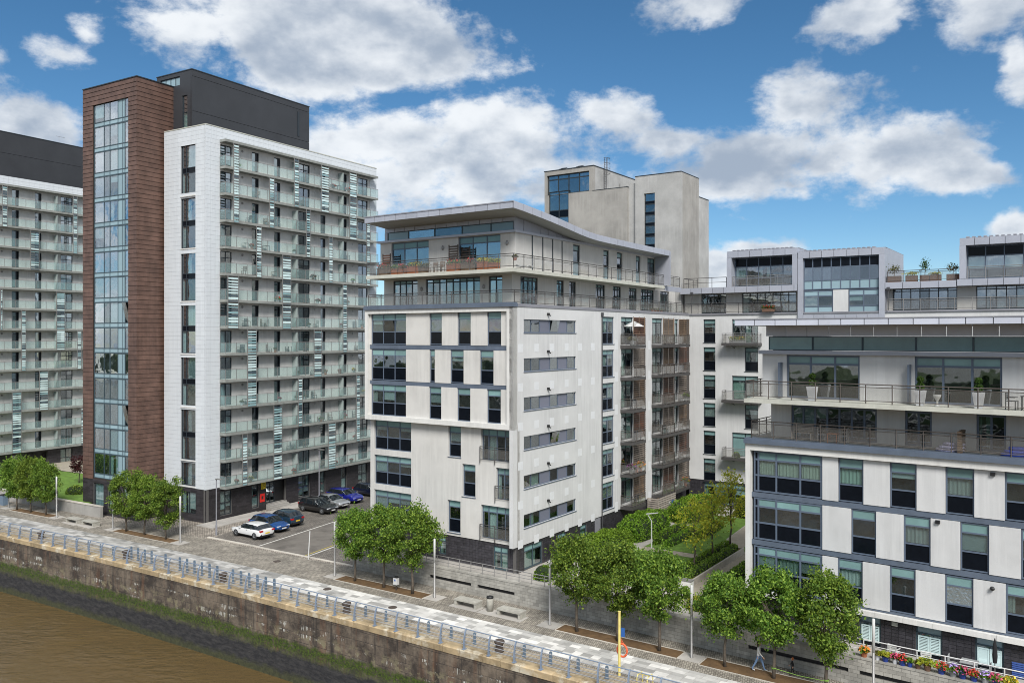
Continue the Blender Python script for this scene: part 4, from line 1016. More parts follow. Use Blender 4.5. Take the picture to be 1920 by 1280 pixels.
# clerestory, zinc panels and the swept roof
cl = Fa(Croot, 'f', W8V + .12); cls = Fa(Croot, 's', W8U - .12)
cu = [-14.26, -11.93, -9.09, -6.24, -3.39, -1.25]
for p, q in zip(cu, cu[1:]): cl.window(p, q, 27.31, 28.0, 1, ((1, 'u' if q > -4 or p < -14 else 'g'),), 'frame_teal', .0, .05, name='clerestory_window', gm='glass_bright')
PROF = [(-1.4, 29.06), (.35, 28.9), (3.15, 28.66), (6.16, 28.33), (8.57, 28.02), (10.3, 27.86), (12.0, 27.80), (14.8, 27.78), (18.8, 27.74), (26.3, 27.71)]
def roof_z(v):
    for (a, p), (c, q) in zip(PROF, PROF[1:]):
        if v <= c: return p + (q - p) * (v - a) / (c - a)
    return PROF[-1][1]
def roof_smooth(v): return sum(roof_z(max(-1.4, min(26.3, v + t))) for t in (-1.2, -.6, 0, .6, 1.2)) / 5
n = 12
for i in range(n):
    p, q = -14.6 + 13.5 * i / n, -14.6 + 13.5 * (i + 1) / n
    piece('zinc_panel', 'zinc', Croot, cl.bx(p + .02, q - .02, -.1, .02, 28.02, 28.6))
piece('zinc_panel', 'zinc', Croot, cl.bx(-14.6, -14.28, -.1, .02, 27.31, 28.0))
v = W8V + .12
while v < 26.2:
    q = min(v + 1.22, 26.3)
    if q - v > .1:
        b = MB(); x0, x1 = W8U - .22, W8U - .10
        z0, z1 = roof_smooth(v) - .5, roof_smooth(q) - .5
        b.hexa([(x0, v + .02, 27.3), (x1, v + .02, 27.3), (x1, q - .02, 27.3), (x0, q - .02, 27.3), (x0, v + .02, max(27.32, z0)), (x1, v + .02, max(27.32, z0)), (x1, q - .02, max(27.32, z1)), (x0, q - .02, max(27.32, z1))])
        b.build('zinc_panel', 'zinc', Croot)
    v = q
b = MB(); N_ = 44; X0, X1 = -14.35, .55
vv = [-1.35 + 27.6 * i / N_ for i in range(N_ + 1)]
for p, q in zip(vv, vv[1:]):
    a, c = roof_smooth(p), roof_smooth(q)
    b.k = 0; b.quad((X0, p, a), (X1, p, a), (X1, q, c), (X0, q, c))
    b.k = 1; b.quad((X0, p, a - .5 + (.0)), (X0, q, c - .5), (X1, q, c - .5), (X1, p, a - .5))
    b.k = 0; b.quad((X0, p, a), (X0, q, c), (X0, q, c - .5), (X0, p, a - .5))
b.k = 0; b.quad((X0, vv[-1], 27.2), (X1, vv[-1], 27.2), (X1, vv[-1], 27.7), (X0, vv[-1], 27.7))
b.build('roof', ['zinc_dark', 'soffit'], Croot)
n = 13
for i in range(n):
    p, q = X0 + (X1 - X0) * i / n, X0 + (X1 - X0) * (i + 1) / n
    z = roof_smooth(-1.35); piece('fascia_panel', 'zinc', Croot, (p + .022, q - .022, -1.40, -1.352, z - .5, z - .06))
b = MB(); b.box(X0 - .03, X1 + .03, -1.44, -1.3, roof_smooth(-1.35) - .06, roof_smooth(-1.35) + .02); b.build('roof_edge_trim', 'zinc_dark', Croot)
for i in range(22):
    p, q = vv[2 * i], vv[2 * i + 2]; a, c = roof_smooth(p), roof_smooth(q)
    b = MB(); e = .022
    b.hexa([(X1 + .002, p + e, a - .5), (X1 + .05, p + e, a - .5), (X1 + .05, q - e, c - .5), (X1 + .002, q - e, c - .5), (X1 + .002, p + e, a + .02), (X1 + .05, p + e, a + .02), (X1 + .05, q - e, c + .02), (X1 + .002, q - e, c + .02)])
    b.build('fascia_panel', 'zinc', Croot)
b = MB(); b.box(X0, X1 - .02, -1.349, -1.33, 28.55, 28.98); b.build('fascia_backing', 'frame_dark', Croot)
b = MB()
for p, q in zip(vv, vv[1:]):
    a, c = roof_smooth(p), roof_smooth(q); b.quad((X1, p, a - .5), (X1, q, c - .5), (X1, q, c), (X1, p, a))
b.build('fascia_backing', 'frame_dark', Croot)
b = MB(); b.box(-1.0, X1 + .05, 26.27, 26.5, 24.26, 27.7); b.build('end_fin', 'zinc', Croot)
b = MB(); b.box(-15.0, -14.7, 0.3, 32.4, .9, 21.4); b.box(-14.7, -.32, 32.1, 32.4, .9, 21.4); b.box(-14.85, -14.55, 1.8, 32.4, 21.56, 28); b.build('rear_wall', 'render_white', Croot)

# ------------------------------------------------------------------ rear wing (behind the courtyard)
WO = CW(0, 32.6)
Wroot = thing('apartment_building', 'white rear wing across the courtyard with metal clad penthouses on its roof', 'building', (WO.x, WO.y, 0), RZ_C)
wf = Fa(Wroot, 'f', 0.0)
b = MB(); b.box(.3, 33.5, .75, 13.6, 1.5, 21.4); b.build('interior', 'room', Wroot)
b = MB(); b.box(-.5, 33.5, 1.8, 13.6, 21.5, 23.65); b.build('interior', 'room', Wroot)
wh, wd = [], []
for k in range(6):
    zt = 20.96 - PH * k
    wh += [(1.63, 2.94, zt - 2.46, zt), (9.6, 10.95, zt - 2.46, zt), (12.6, 13.9, zt - 2.46, zt)]
    if k % 2: wh.append((6.07, 7.45, zt - 2.46, zt))
    else: wd.append((4.73, 7.45, zt - 2.46, zt))
wf.wall('wall', 'render_cool', .0, 34, 4.07, 21.42, wh + wd)
for i, h in enumerate(wh): wf.window(*h, 1, ((.49, 't'), (.99, 'gwc?'), (.98, 'k')), 'frame_dark', .14, .07, seed=i, sill=1)
for i, h in enumerate(wd):
    wf.window(*h, 2, ((.5, 't'), (1.95, ('gn', 'nw', 'tg')[i])), 'frame_dark', .14, .08, name='balcony_door', seed=i)
    z = h[2] - .22
    b = MB(); b.box(4.1, 7.8, -1.2, -.01, z, z + .16); b.box(4.05, 7.85, -1.25, -1.15, z - .05, z + .22); b.box(4.05, 4.15, -1.15, -.01, z - .05, z + .22); b.box(7.75, 7.85, -1.15, -.01, z - .05, z + .22)
    b.tube([(5, -.02, z - .3), (5, -1.1, z - .02)], .04, 5); b.tube([(7, -.02, z - .3), (7, -1.1, z - .02)], .04, 5)
    bal = b.build('balcony', 'rail_dark', Wroot)
    railing(bal, [(4.12, -.05, z + .2), (4.12, -1.2, z + .2), (7.78, -1.2, z + .2), (7.78, -.05, z + .2)], h=1.0, step=1.2, post='steel', name='balustrade')
wbh = [(1.7, 7.3, 1.6, 3.9)]
wf.wall('base_wall', 'dark_tile_joint', 0, 34, .9, 4.07, wbh, d=-.09)
wf.tiles('base_tile', 'dark_tile', 0, 12, .9, 4.07, .3, .2, wbh, d0=-.09, d1=-.06, gap=.02)
wf.window(*wbh[0], 5, ((.4, 't'), (1.5, 'nw')), 'frame_teal', .14, .08, name='garden_door')
b = MB(); b.box(-.1, 34, -.12, .4, 21.42, 21.56); b.build('terrace_edge', 'zinc_dark', Wroot)
railing(Wroot, [(-.4, -.05, 21.58), (11.3, -.05, 21.58)], step=1.5)
w7 = Fa(Wroot, 'f', 1.0)
W7 = [(1.0, 3.75, 4), (5.45, 11.0, 7), (19.9, 25.3, 7), (26.8, 33, 8)]
w7.wall('wall', 'render_white', -.9, 34, 21.5, 23.7, [(a, c, 21.6, 23.65) for a, c, n in W7])
for i, (a, c, n) in enumerate(W7): w7.window(a, c, 21.6, 23.65, n, ((.28, 'g'), (1.8, ('g', 'cggggcc', 'g', 'wccgwcc')[i])), 'frame_dark', .1, .08, name='terrace_door', gm='glass_bright', seed=i)
# zinc band of the upper terrace
u = -.9
while u < 11.3:
    q = min(u + 1.2, 11.42); piece('fascia_panel', 'zinc', Wroot, (u + .02, q - .02, -.2, -.1 + 1.0, 23.68, 24.28)); u = q
u = 19.45
while u < 25.3:
    q = min(u + 1.5, 25.36); piece('fascia_panel', 'zinc', Wroot, (u + .02, q - .02, -.2, .9, 23.60, 24.2)); u = q
b = MB(); b.box(-.9, 11.4, .9, 14, 23.7, 24.2); b.box(19.45, 25.4, .9, 14, 23.7, 24.15); b.build('upper_terrace_deck', 'slab_grey', Wroot)
railing(Wroot, [(-.6, 4, 24.28), (-.6, .1, 24.28), (4.1, .1, 24.28)], step=1.4, infill=None, rails=(0, .5))
railing(Wroot, [(19.6, .1, 24.2), (25.3, .1, 24.2)], step=1.45)
def penthouse(u0, u1, ztop, cols, zl=24.28, side=False, rec=.9, pat='g'):
    """A zinc framed box with set back glazing: jambs and head are built from separate panels."""
    zb = ztop - .66
    for p in (u0, u1 - .5):
        piece('jamb_panel', 'zinc', Wroot, (p, p + .5, -.2, 1.0, zl, zb))
    n = max(1, round((u1 - u0) / 1.2))
    for i in range(n):
        p, q = u0 + (u1 - u0) * i / n, u0 + (u1 - u0) * (i + 1) / n
        piece('fascia_panel', 'zinc', Wroot, (p + .02, q - .02, -.2, 1.0, zb + .01, ztop))
    g = Fa(Wroot, 'f', rec)
    g.window(u0 + .5, u1 - .5, zl + .02, zb, cols, ((.95, 'k'), (1.25, pat), (.9, 'g' if rec > .5 else 'u')), 'frame_slate', .02, .09, name='penthouse_glazing', gm='glass_bright')
    b = MB(); b.box(u0, u0 + .3, 1.0, 9.6, zl, ztop); b.box(u1 - .3, u1, 1.0, 9.6, zl, ztop); b.box(u0 + .3, u1 - .3, 9.3, 9.6, zl, ztop); b.build('penthouse_wall', 'zinc', Wroot)
    b = MB(); b.box(u0 - .0, u1, .3, 9.7, ztop + .002, ztop + .06); 
    m = int((u1 - u0 - .8) / .45)
    for i in range(m): b.box(u0 + .5 + i * .45, u0 + .74 + i * .45, .1, 9.7, ztop + .06, ztop + .15)
    b.build('corrugated_roof', 'zinc_dark', Wroot)
    b = MB(); b.box(u0 + .32, u1 - .32, 2.2, 9.2, zl + .05, zb); b.build('interior', 'room_light', Wroot)
penthouse(4.24, 11.42, 27.93, 5, pat='cgcgg')
railing(Wroot, [(4.8, -.02, 24.28), (10.9, -.02, 24.28)], step=1.5, post='steel')
penthouse(11.46, 19.43, 27.5, 8, zl=23.7, rec=.05, pat='g')
# projecting bay under the second penthouse
for p in (11.46, 18.93): piece('jamb_panel', 'zinc', Wroot, (p, p + .5, -.2, 1.0, 20.95, 23.7))
for i in range(7): piece('fascia_panel', 'zinc', Wroot, (11.97 + 6.95 * i / 7 + .008, 11.97 + 6.95 * (i + 1) / 7 - .008, -.2, .9, 20.95, 21.28))
g2 = Fa(Wroot, 'f', .05)
for a, c in ((11.98, 14.74), (16.17, 18.91)): g2.window(a, c, 21.3, 23.66, 2, ((.55, 'u'), (1.0, 'wg'), (.8, 'u')), 'frame_slate', .02, .09, name='bay_window')
piece('wall_panel', 'render_cool', Wroot, (14.76, 16.15, .0, .3, 21.3, 23.66))
penthouse(25.6, 33.8, 27.9, 5, pat='wcwgw')
railing(Wroot, [(26.2, -.02, 24.28), (33.2, -.02, 24.28)], step=1.4, post='steel')
u = 25.4
while u < 33.7:
    q = min(u + 1.2, 33.8); piece('fascia_panel', 'zinc', Wroot, (u + .02, q - .02, -.2, .9, 23.68, 24.26)); u = q
railing(Wroot, [(19.6, -.05, 21.58), (33.6, -.05, 21.58)], step=1.45, post='steel')
for u, z0, z1 in ((.45, 21.6, 23.6), (19.75, 21.6, 23.5)):
    b = MB(); b.tube([(u, -.28, z0), (u, -.28, z1)], .045, 6); b.box(u - .13, u + .13, -.4, -.2, z1, z1 + .25); b.build('downpipe', 'water_pipe', Wroot)
b = MB(); b.box(33.7, 34, .3, 14, .9, 27); b.box(0, 33.7, 13.7, 14, .9, 23.7); b.build('rear_wall', 'render_cool', Wroot)

# ------------------------------------------------------------------ concrete stair tower
TO = CW(0, 33.0)
Troot = thing('stair_tower', 'weathered grey concrete stair tower rising behind the curved metal roof', 'tower', (TO.x, TO.y, 0), RZ_C)
tf = Fa(Troot, 'f', 0.0)
sl = [(-5.42, -4.12, 23.0, 34.95)]
tf.wall('tower_wall', 'concrete_pale', -6.49, -1.05, 1.5, 36.93, sl, thick=.4)
for i in range(10):
    z1 = 34.95 - i * 1.19
    tf.window(-5.42, -4.12, z1 - 1.19, z1, 1, ((.85, 'g'), (.34, 'k')), 'frame_dark', .2, .06, name='stair_window')
b = MB(); b.box(-6.1, -1.47, .6, 4.9, 1.5, 36.8); b.build('interior', 'room', Troot)
b = MB(); b.box(-1.45, -1.05, .4, 5.05, 1.5, 36.93); b.box(-6.49, -6.1, .4, 5.05, 1.5, 36.93); b.box(-6.1, -1.45, 4.7, 5.05, 1.5, 36.93); b.build('tower_side_wall', 'concrete', Troot)
b = MB(); b.box(-6.52, -1.02, -.04, 5.08, 36.93, 37.0); b.build('tower_coping', 'frame_dark', Troot)
b = MB(); b.box(-6.4, -1.08, 5.05, 8.1, 1.5, 34.88); b.build('tower_rear_block', 'concrete_pale', Troot)
b = MB(); b.box(-6.45, -1.04, 5.08, 8.14, 34.88, 34.95); b.build('rear_coping', 'frame_dark', Troot)
b = MB(); b.box(-7.48, -6.49, .35, 6, 1.5, 36.3); b.build('link_wall', 'concrete_pale', Troot)
gl_low = (-17.84, -15.11, 30.2, 36.35)
tf.wall('front_wall', 'concrete', -18.44, -7.48, 1.5, 35.92, [gl_low], thick=.4)
tf.window(*gl_low, 2, ((.05, 'k'), (1.6, 'g'), (.6, 'k'), (1.6, 'g'), (.6, 'k')), 'frame_dark', .12, .1, name='corner_glazing', gm='glass_bright')
b = MB(); b.box(-18.0, -7.9, .8, 8, 1.5, 35.7); b.build('interior', 'room_light', Troot)
b = MB(); b.box(-7.88, -7.48, .4, 8, 1.5, 35.92); b.box(-18.44, -18.04, .4, 8, 1.5, 35.92); b.build('front_block_side_wall', 'concrete', Troot)
b = MB(); b.box(-11.9, -7.44, -.03, 8, 35.92, 35.98); b.build('ledge_coping', 'frame_dark', Troot)
up = (-18.1, -12.35, 35.95, 38.3)
tf.wall('upper_wall', 'concrete', -18.44, -11.77, 35.93, 38.8, [up], thick=.4)
tf.window(*up, 4, ((.45, 'g'), (1.5, 'g')), 'frame_dark', .25, .12, name='corner_glazing', gm='glass_bright')
b = MB(); b.box(-18.0, -12.2, 1.6, 11, 36, 38.6); b.build('interior', 'room_light', Troot)
b = MB(); b.box(-12.17, -11.77, .4, 11.5, 35.98, 38.8); b.box(-18.44, -18.04, .4, 11.5, 35.93, 38.8); b.box(-18.04, -12.17, 11.1, 11.5, 35.9, 38.8); b.build('upper_side_wall', 'concrete_pale', Troot)
b = MB(); b.box(-18.5, -11.72, -.05, 11.55, 38.8, 38.88); b.build('upper_coping', 'frame_dark', Troot)
for y in (6.5, 8.3):
    b = MB(); b.tube([(-11.68, y, 36.05), (-11.68, y, 37.7)], .06, 6); b.build('flue_pipe', 'steel', Troot)
b = MB()
for dx in (0, .5):
    b.tube([(-11.55, 2.2 + dx, 35.98), (-11.55, 2.2 + dx, 40.1)], .03, 5)
for i in range(14): b.tube([(-11.55, 2.2, 36.2 + i * .28), (-11.55, 2.7, 36.2 + i * .28)], .018, 4)
for i in range(4):
    z = 38.2 + i * .6; c = [(-11.55 + .6 * math.sin(t * math.pi / 5), 2.45 - .45 * math.cos(t * math.pi / 5), z) for t in range(6)]
    b.tube(c, .022, 4)
b.tube([(-10.95, 2.45, 38.2), (-10.95, 2.45, 40.05)], .02, 4); b.tube([(-11.1, 2.1, 38.2), (-11.1, 2.1, 40.05)], .02, 4)
b.build('cage_ladder', 'rail_dark', Troot)
for u in (-16.2, -13.9):
    b = MB(); b.box(u - .25, u + .25, .6, .8, 39.0, 39.14); b.box(u - .05, u + .05, .65, .75, 38.88, 39.0); b.tube([(u - .5, .5, 39.02), (u + .45, .8, 39.16)], .035, 5); b.build('roof_camera', 'black', Troot)

# ------------------------------------------------------------------ right block
Rroot = thing('apartment_building', 'white and slate apartment block filling the right edge with staggered windows', 'building', (*RO, 0), RZ_R)
RE = 24.0
rf = Fa(Rroot, 'f', .3)
b = MB(); b.box(.6, RE, .95, 14, 1.0, 12.3); b.build('interior', 'room', Rroot)
b = MB(); b.box(0, .3, 0, .6, 3.3, 12.2); b.box(0, RE, 0, .6, 12.2, 12.62); b.build('white_frame', 'frame_white', Rroot)
b = MB(); b.box(-.06, RE, -.16, .6, 12.62, 12.86); b.box(-.03, RE, -.08, .6, 12.86, 12.95); b.build('frame_flashing', 'zinc_blue', Rroot)
zr = [(9.64, 12.15), (6.72, 9.28), (3.80, 6.33)]
mod = [[(5.48, 6.86), (8.28, 9.64), (11.08, 12.44), (13.86, 15.22), (16.66, 18.02), (19.46, 20.82)], [(6.2, 7.54), (8.99, 10.34), (11.79, 13.13), (14.58, 15.93), (17.38, 18.72), (20.2, 21.5)], [(5.45, 6.82), (8.27, 9.59), (11.06, 12.4), (13.9, 15.25), (16.7, 18.05), (19.5, 20.85)]]
for r_, ((z0, z1), ws) in enumerate(zip(zr, mod)):
    if r_ < 2: piece('floor_band', 'zinc_blue', Rroot, rf.bx(.3, RE, -.2, .03, z0 - .34, z0 - .04))
    else: piece('floor_band', 'zinc_blue', Rroot, rf.bx(.3, RE, -.2, .03, z0 - .14, z0 - .02))
    rf.window(.42, 4.55, z0, z1, (.07, .34, .69), ((.52, 'kttt'), (.95, [('k', 'v', 'v', 'v'), ('k', 'g', 'g', 'g'), ('k', 'w', 'n', 'w')][r_]), (1.0, 'k')), 'frame_slate', .0, .1, gm='glass', seed=r_ + 60)
    edges = [4.57] + [x for w in ws for x in w] + [RE]
    for p, q in zip(edges[::2], edges[1::2]):
        piece('wall_panel', 'render_cool', Rroot, rf.bx(p + .012, q - .012, -.3, .07, z0 - .02, z1 - .0))
    kinds = [['n', 'w', 'c', 'g', 'g', 'w'], ['g', 'c', 'w', 'g', 'c', 'w'], ['c', 'g', 'f', 'c', 'g', 'w']][r_]
    for i, (a0, a1) in enumerate(ws):
        rf.window(a0, a1, z0, z1, 1, ((.55, 't'), (1.0, kinds[i]), (1.0, 'k')), 'frame_slate', .03, .075, seed=r_ * 9 + i + 80)
b = MB(); b.box(*rf.bx(.3, RE, -.5, -.42, 3.3, 12.2)); b.build('frame_back', 'room', Rroot)
for u, z in ((13.2, 12.0), (10.6, 9.15)): piece('wall_light', 'black', Rroot, rf.bx(u, u + .22, .07, .2, z - .1, z + .08))
b = MB(); b.lathe([(.02, 0), (.1, .02), (.12, .1), (.06, .18)], n=10); b.build('security_camera', 'black', Rroot, loc=(13.3, .18, 6.05), rot=(R(110), 0, 0))
for i in range(16): piece('base_course', 'frame_white', Rroot, (RE / 16 * i + .006, RE / 16 * (i + 1) - .006, .0, .6, 3.36, 3.64))
rb = Fa(Rroot, 'f', .42)
bw = [(3.6, 5.0, 1.45, 3.3), (6.6, 7.76, 1.05, 3.3), (9.57, 10.89, 1.05, 3.3), (12.46, 13.79, 1.05, 3.3), (15.4, 16.7, 1.05, 3.3)]
rb.wall('base_wall', 'dark_tile_joint', .0, RE, .6, 3.36, bw, d=-.03)
rb.tiles('base_tile', 'dark_tile', .0, 17.0, 1.0, 3.36, .36, .2, bw, d0=-.03, d1=.0, gap=.02, limit=300, order=lambda t: abs(t[0] - 11))
for i, h in enumerate(bw):
    rb.window(*h, 1, ((.42, 'u'), (.9, 'w'), (.75, 'k')), 'frame_teal', .1, .08, seed=i + 200)
    a, c = h[0] + .1, h[1] - .1; z0, z1 = h[3] - 1.5, h[3] - .58
    b = MB()
    for x0, x1 in ((a, (a + c) / 2 - .01), ((a + c) / 2 + .01, c)):
        for p in (x0, x1 - .07): b.box(*rb.bx(p, p + .07, -.1, -.06, z0, z1))
        for p in (z0, z1 - .07): b.box(*rb.bx(x0 + .07, x1 - .07, -.1, -.06, p, p + .07))
        m = 9
        for j in range(m):
            zz = z0 + .09 + (z1 - z0 - .18) * j / m; b.box(*rb.bx(x0 + .075, x1 - .075, -.096, -.07, zz, zz + (.05 if i != 3 else .085)))
    b.build('shutter', 'louvre_light', Rroot)
piece('alarm_box', 'slab_edge', Rroot, rb.bx(8.35, 8.65, .0, .1, 3.0, 3.2))
mat('vent_blue', (0.05, 0.10, 0.33), 0.5)
b = MB()
for i in range(8): b.box(*rb.bx(14.15, 14.85, .0, .05, 1.55 + i * .1, 1.62 + i * .1))
b.build('vent_grille', 'vent_blue', Rroot)
# level five terrace
b = MB(); b.box(.0, RE, .6, 14, 12.62, 12.92); b.build('terrace_deck', 'slab_grey', Rroot)
railing(Rroot, [(.35, 4, 12.95), (.35, .12, 12.95), (RE - .2, .12, 12.95)], step=1.42, post='steel_brown')
r5 = Fa(Rroot, 'f', 2.0)
H5 = [(2.17, 7.17, 7), (8.69, 10.09, 2), (12.31, 13.72, 2), (16, 19, 4)]
r5.wall('wall', 'render_white', .9, RE, 12.92, 15.16, [(a, c, 12.95, 15.05) for a, c, n in H5])
for a, c, n in H5: r5.window(a, c, 12.95, 15.05, n, ((.2, 'g'), (1.9, 'gwgn?')), 'frame_slate', .1, .11, name='terrace_door')
b = MB(); b.box(1.3, RE, 2.9, 14, 12.93, 15.1); b.build('interior', 'room', Rroot)
b = MB(); b.box(.9, 1.2, 2.3, 14, 12.92, 19.75); b.box(0, .3, .62, 14, .6, 12.6); b.build('end_wall', 'render_white', Rroot)
# slab, level six, clerestory, roof
b = MB(); b.box(.2, RE, -.75, 13, 15.17, 15.42); b.build('balcony_slab', 'slab_edge', Rroot)
railing(Rroot, [(.3, 3, 15.45), (.3, -.65, 15.45), (RE - .2, -.65, 15.45)], step=1.42, post='steel_brown')
r6 = Fa(Rroot, 'f', 1.0)
H6 = [(2.21, 6.47), (9.40, 13.65), (16.6, 20.8)]
r6.wall('wall', 'render_cool', .71, RE, 15.42, 18.1, [(a, c, 15.46, 18.06) for a, c in H6])
for i, (a, c) in enumerate(H6): r6.window(a, c, 15.46, 18.06, 3, ((.54, 't'), (2.05, 'g')), 'frame_slate', .12, .11, name='terrace_window')
b = MB(); b.box(1.2, RE, 3.4, 13, 15.45, 18.0); b.build('interior', 'room_light', Rroot)
b = MB()
for a in (2.0, 9.25): b.box(a - .12, a - .02, .45, .98, 15.46, 17.6)
b.build('open_door_leaf', 'frame_slate', Rroot)
b = MB(); b.box(.55, RE, .72, 1.5, 18.1, 18.32); b.build('cornice_ledge', 'zinc', Rroot)
r7 = Fa(Rroot, 'f', 1.5)
c0 = [.92, 3.63, 6.5, 9.37, 12.23, 15.1, 17.95, 20.8, RE]
for p, q in zip(c0, c0[1:]): r7.window(p, q, 18.33, 19.18, 1, ((1, 't'),), 'frame_teal', .0, .05, name='clerestory_window')
u = .75
while u < RE - .1:
    q = min(u + 1.27, RE); piece('zinc_panel', 'zinc_light', Rroot, r7.bx(u + .02, q - .02, -.1, .02, 19.2, 19.84)); u = q
b = MB(); b.box(-.1, RE, -1.444, -1.40, 19.845, 20.155); b.build('fascia_backing', 'frame_dark', Rroot)
b = MB(); b.k = 0; b.box(-.1, RE, -1.40, 13, 19.84, 20.16); b.build('roof', 'zinc_dark', Rroot)
u = -.1
while u < RE - .1:
    q = min(u + 1.24, RE); piece('fascia_panel', 'zinc_light', Rroot, (u + .022, q - .022, -1.5, -1.446, 19.83, 20.17)); u = q
b = MB(); b.box(-.13, RE, -1.53, -1.3, 20.17, 20.22); b.box(-.13, -.1, -1.3, 13, 19.84, 20.22); b.build('roof_edge_trim', 'zinc_dark', Rroot)

# ------------------------------------------------------------------ ground around the buildings
def flat(name, m, pts, z, kind='structure'):
    b = MB(); b.poly([(p[0], p[1], z) for p in pts]); return tag(b.build(name, m), kind=kind)
ribbon('sett_paving', 'setts_lane', 9.4, 24.0, -0.006, -100, -15, 3.0)
P = lambda s, d: QW(s, d)
flat('parking_bays', 'setts_bay', [P(-33.6, 9.98), P(-27.5, 9.98), P(-29.7, 24.1), P(-33.4, 48), P(-41.5, 48), P(-38.0, 24)], .004)
flat('car_park_lane', 'asphalt', [P(-27.5, 9.98), P(-21.1, 9.98), P(-23.3, 24), P(-26.6, 48), P(-33.4, 48), P(-29.7, 24.1)], .005)
flat('parking_bays', 'setts_bay', [P(-21.1, 9.98), P(-15.2, 9.98), P(-15.2, 48), P(-26.6, 48), P(-23.3, 24)], .004)
def strip(name, m, p, q, w, z, n=1, parent=None, gap=.0):
    """A straight line of n flat stones or one painted line from p to q."""
    d = (q - p); ln = d.length; t = d / ln
    for i in range(n):
        a, c = p + t * (ln * i / n + gap), p + t * (ln * (i + 1) / n - gap)
        m_ = (a + c) / 2
        ob(name, unit(m), parent, (m_.x, m_.y, z - .05), (0, 0, math.atan2(t.y, t.x)), ((c - a).length, w, .1))
mat('paint_white', (0.62, 0.60, 0.55), 0.8, noise=(3, 0.2))
kb = tag(ob('kerb', None), kind='structure')
strip('kerb_stone', 'granite_kerb', P(-34.2, 9.8), P(-27.4, 9.82), .3, .06, 7, kb, .008)
strip('kerb_stone', 'granite_kerb', P(-27.4, 9.82), P(-14.9, 9.9), .3, .03, 13, kb, .008)
ml = tag(ob('parking_line', None), kind='structure')
strip('line_marking', 'paint_white', P(-27.5, 10.1), P(-29.7, 24.1), .14, .012, 1, ml)
strip('line_marking', 'paint_white', P(-29.7, 24.1), P(-33.4, 48), .14, .012, 1, ml)
strip('line_marking', 'paint_white', P(-21.1, 10.1), P(-22.6, 20), .14, .012, 1, ml)
strip('line_marking', 'sign_yellow', P(-21.5, 10.1), P(-23.0, 20), .06, .011, 1, ml)
# footway along the tall block
fwp = tag(ob('footway', None), kind='structure')
for i in range(24):
    for j in range(2):
        x0, x1 = .05 + j * 1.25, 1.27 + j * 1.25
        if 7.9 < i * 1.3 + .6 < 11 and j == 0: continue
        c = LW((x0 + x1) / 2, i * 1.3 + .6 - 1.2); ob('footway_slab', unit('paving_concrete'), fwp, (c.x, c.y, .05), (0, 0, RZ_L), (x1 - x0 - .012, 1.285, .1))
# planter beds, kerbed, in the setts
for i, (s0, s1, d0, d1) in enumerate(((-63.0, -55.4, 6.85, 7.95), (-44.2, -35.3, 6.5, 7.6), (-14.1, -5.2, 6.22, 7.45), (6.25, 14.7, 6.2, 7.4), (16.2, 24.9, 6.02, 7.35))):
    bd = tag(ob('planting_bed', None), kind='structure')
    b = MB(); n = 10
    for k in range(n):
        p, q = s0 + (s1 - s0) * k / n, s0 + (s1 - s0) * (k + 1) / n
        b.quad(QW(p, d0, .012), QW(q, d0, .012), QW(q, d1, .012), QW(p, d1, .012))
    b.build('soil', 'soil', bd)
    for a, c in ((QW(s0, d0 - .04), QW(s1, d0 - .04)), (QW(s0, d1 + .04), QW(s1, d1 + .04)), (QW(s0 - .04, d0), QW(s0 - .04, d1)), (QW(s1 + .04, d0), QW(s1 + .04, d1))):
        strip('bed_edging', 'granite_kerb', a, c, .07, .03, 1, bd)
LIGHTS = [(-64.5, 7.5), (-55.03, 7.3), (-44.9, 7.05), (-34.5, 7.04), (-14.7, 6.9), (-4.6, 7.0), (5.45, 6.78), (15.41, 6.8), (25.6, 6.75)]
pads = tag(ob('paving_pad', None), kind='structure')
for s, d in LIGHTS:
    c = QW(s, d); ob('concrete_slab', unit('paving_concrete'), pads, (c.x, c.y, -.02), (0, 0, RZ_C), (1.35, 1.25, .07))
for s in (-51.0, -48.4, -1.4, .5, 2.3):
    c = QW(s, 6.65); ob('concrete_slab', unit('paving_concrete'), pads, (c.x, c.y, -.021), (0, 0, RZ_C), (2.4 if s != .5 else 1.2, 1.15, .07))

# ------------------------------------------------------------------ raised courtyard and its retaining wall
mat('block_wall', (0.345, 0.33, 0.295), 0.9, rand=0.17, island=0.17, noise=(2.0, 0.14), streak=0.22)
mat('block_joint', (0.17, 0.16, 0.145), 0.95)
def retaining(root, length, slots, label_len):
    fa = Fa(root, 'f', 0.0)
    b = MB(); b.box(0, length, .15, .45, 0, 1.5); b.build('wall_core', 'black', root)
    hs = [(a, c, .62, .92) for a, c in slots]
    fa.wall('block_joints', 'block_joint', 0, length, 0, 1.5, hs, d=-.012, thick=.16)
    fa.tiles('block', 'block_wall', 0, length, 0, 1.5, .45, .215, hs, d0=-.012, d1=.0, gap=.014, stagger=True, limit=300, rest='far_blocks', order=label_len)
    n = int(length / .9)
    for i in range(n): piece('cope_block', 'block_wall', root, (length * i / n + .006, length * (i + 1) / n - .006, -.03, .46, 1.5, 1.62))
wo = CW(-15.1, -2.0)
w1 = thing('retaining_wall', 'grey block retaining wall with dark slots below the white corner block', 'wall', (wo.x, wo.y, 0), RZ_C)
retaining(w1, 22.1, [(8.3, 12.3), (12.9, 16.2)], lambda t: -t[0])
wo2 = CW(7.0, -2.0)
w2 = thing('retaining_wall', 'grey block retaining wall with long dark slots behind the right hand trees', 'wall', (wo2.x, wo2.y, 0), RZ_R)
retaining(w2, 26, [(11.3, 17.0), (17.6, 21.2), (21.8, 25)], lambda t: abs(t[0] - 12))
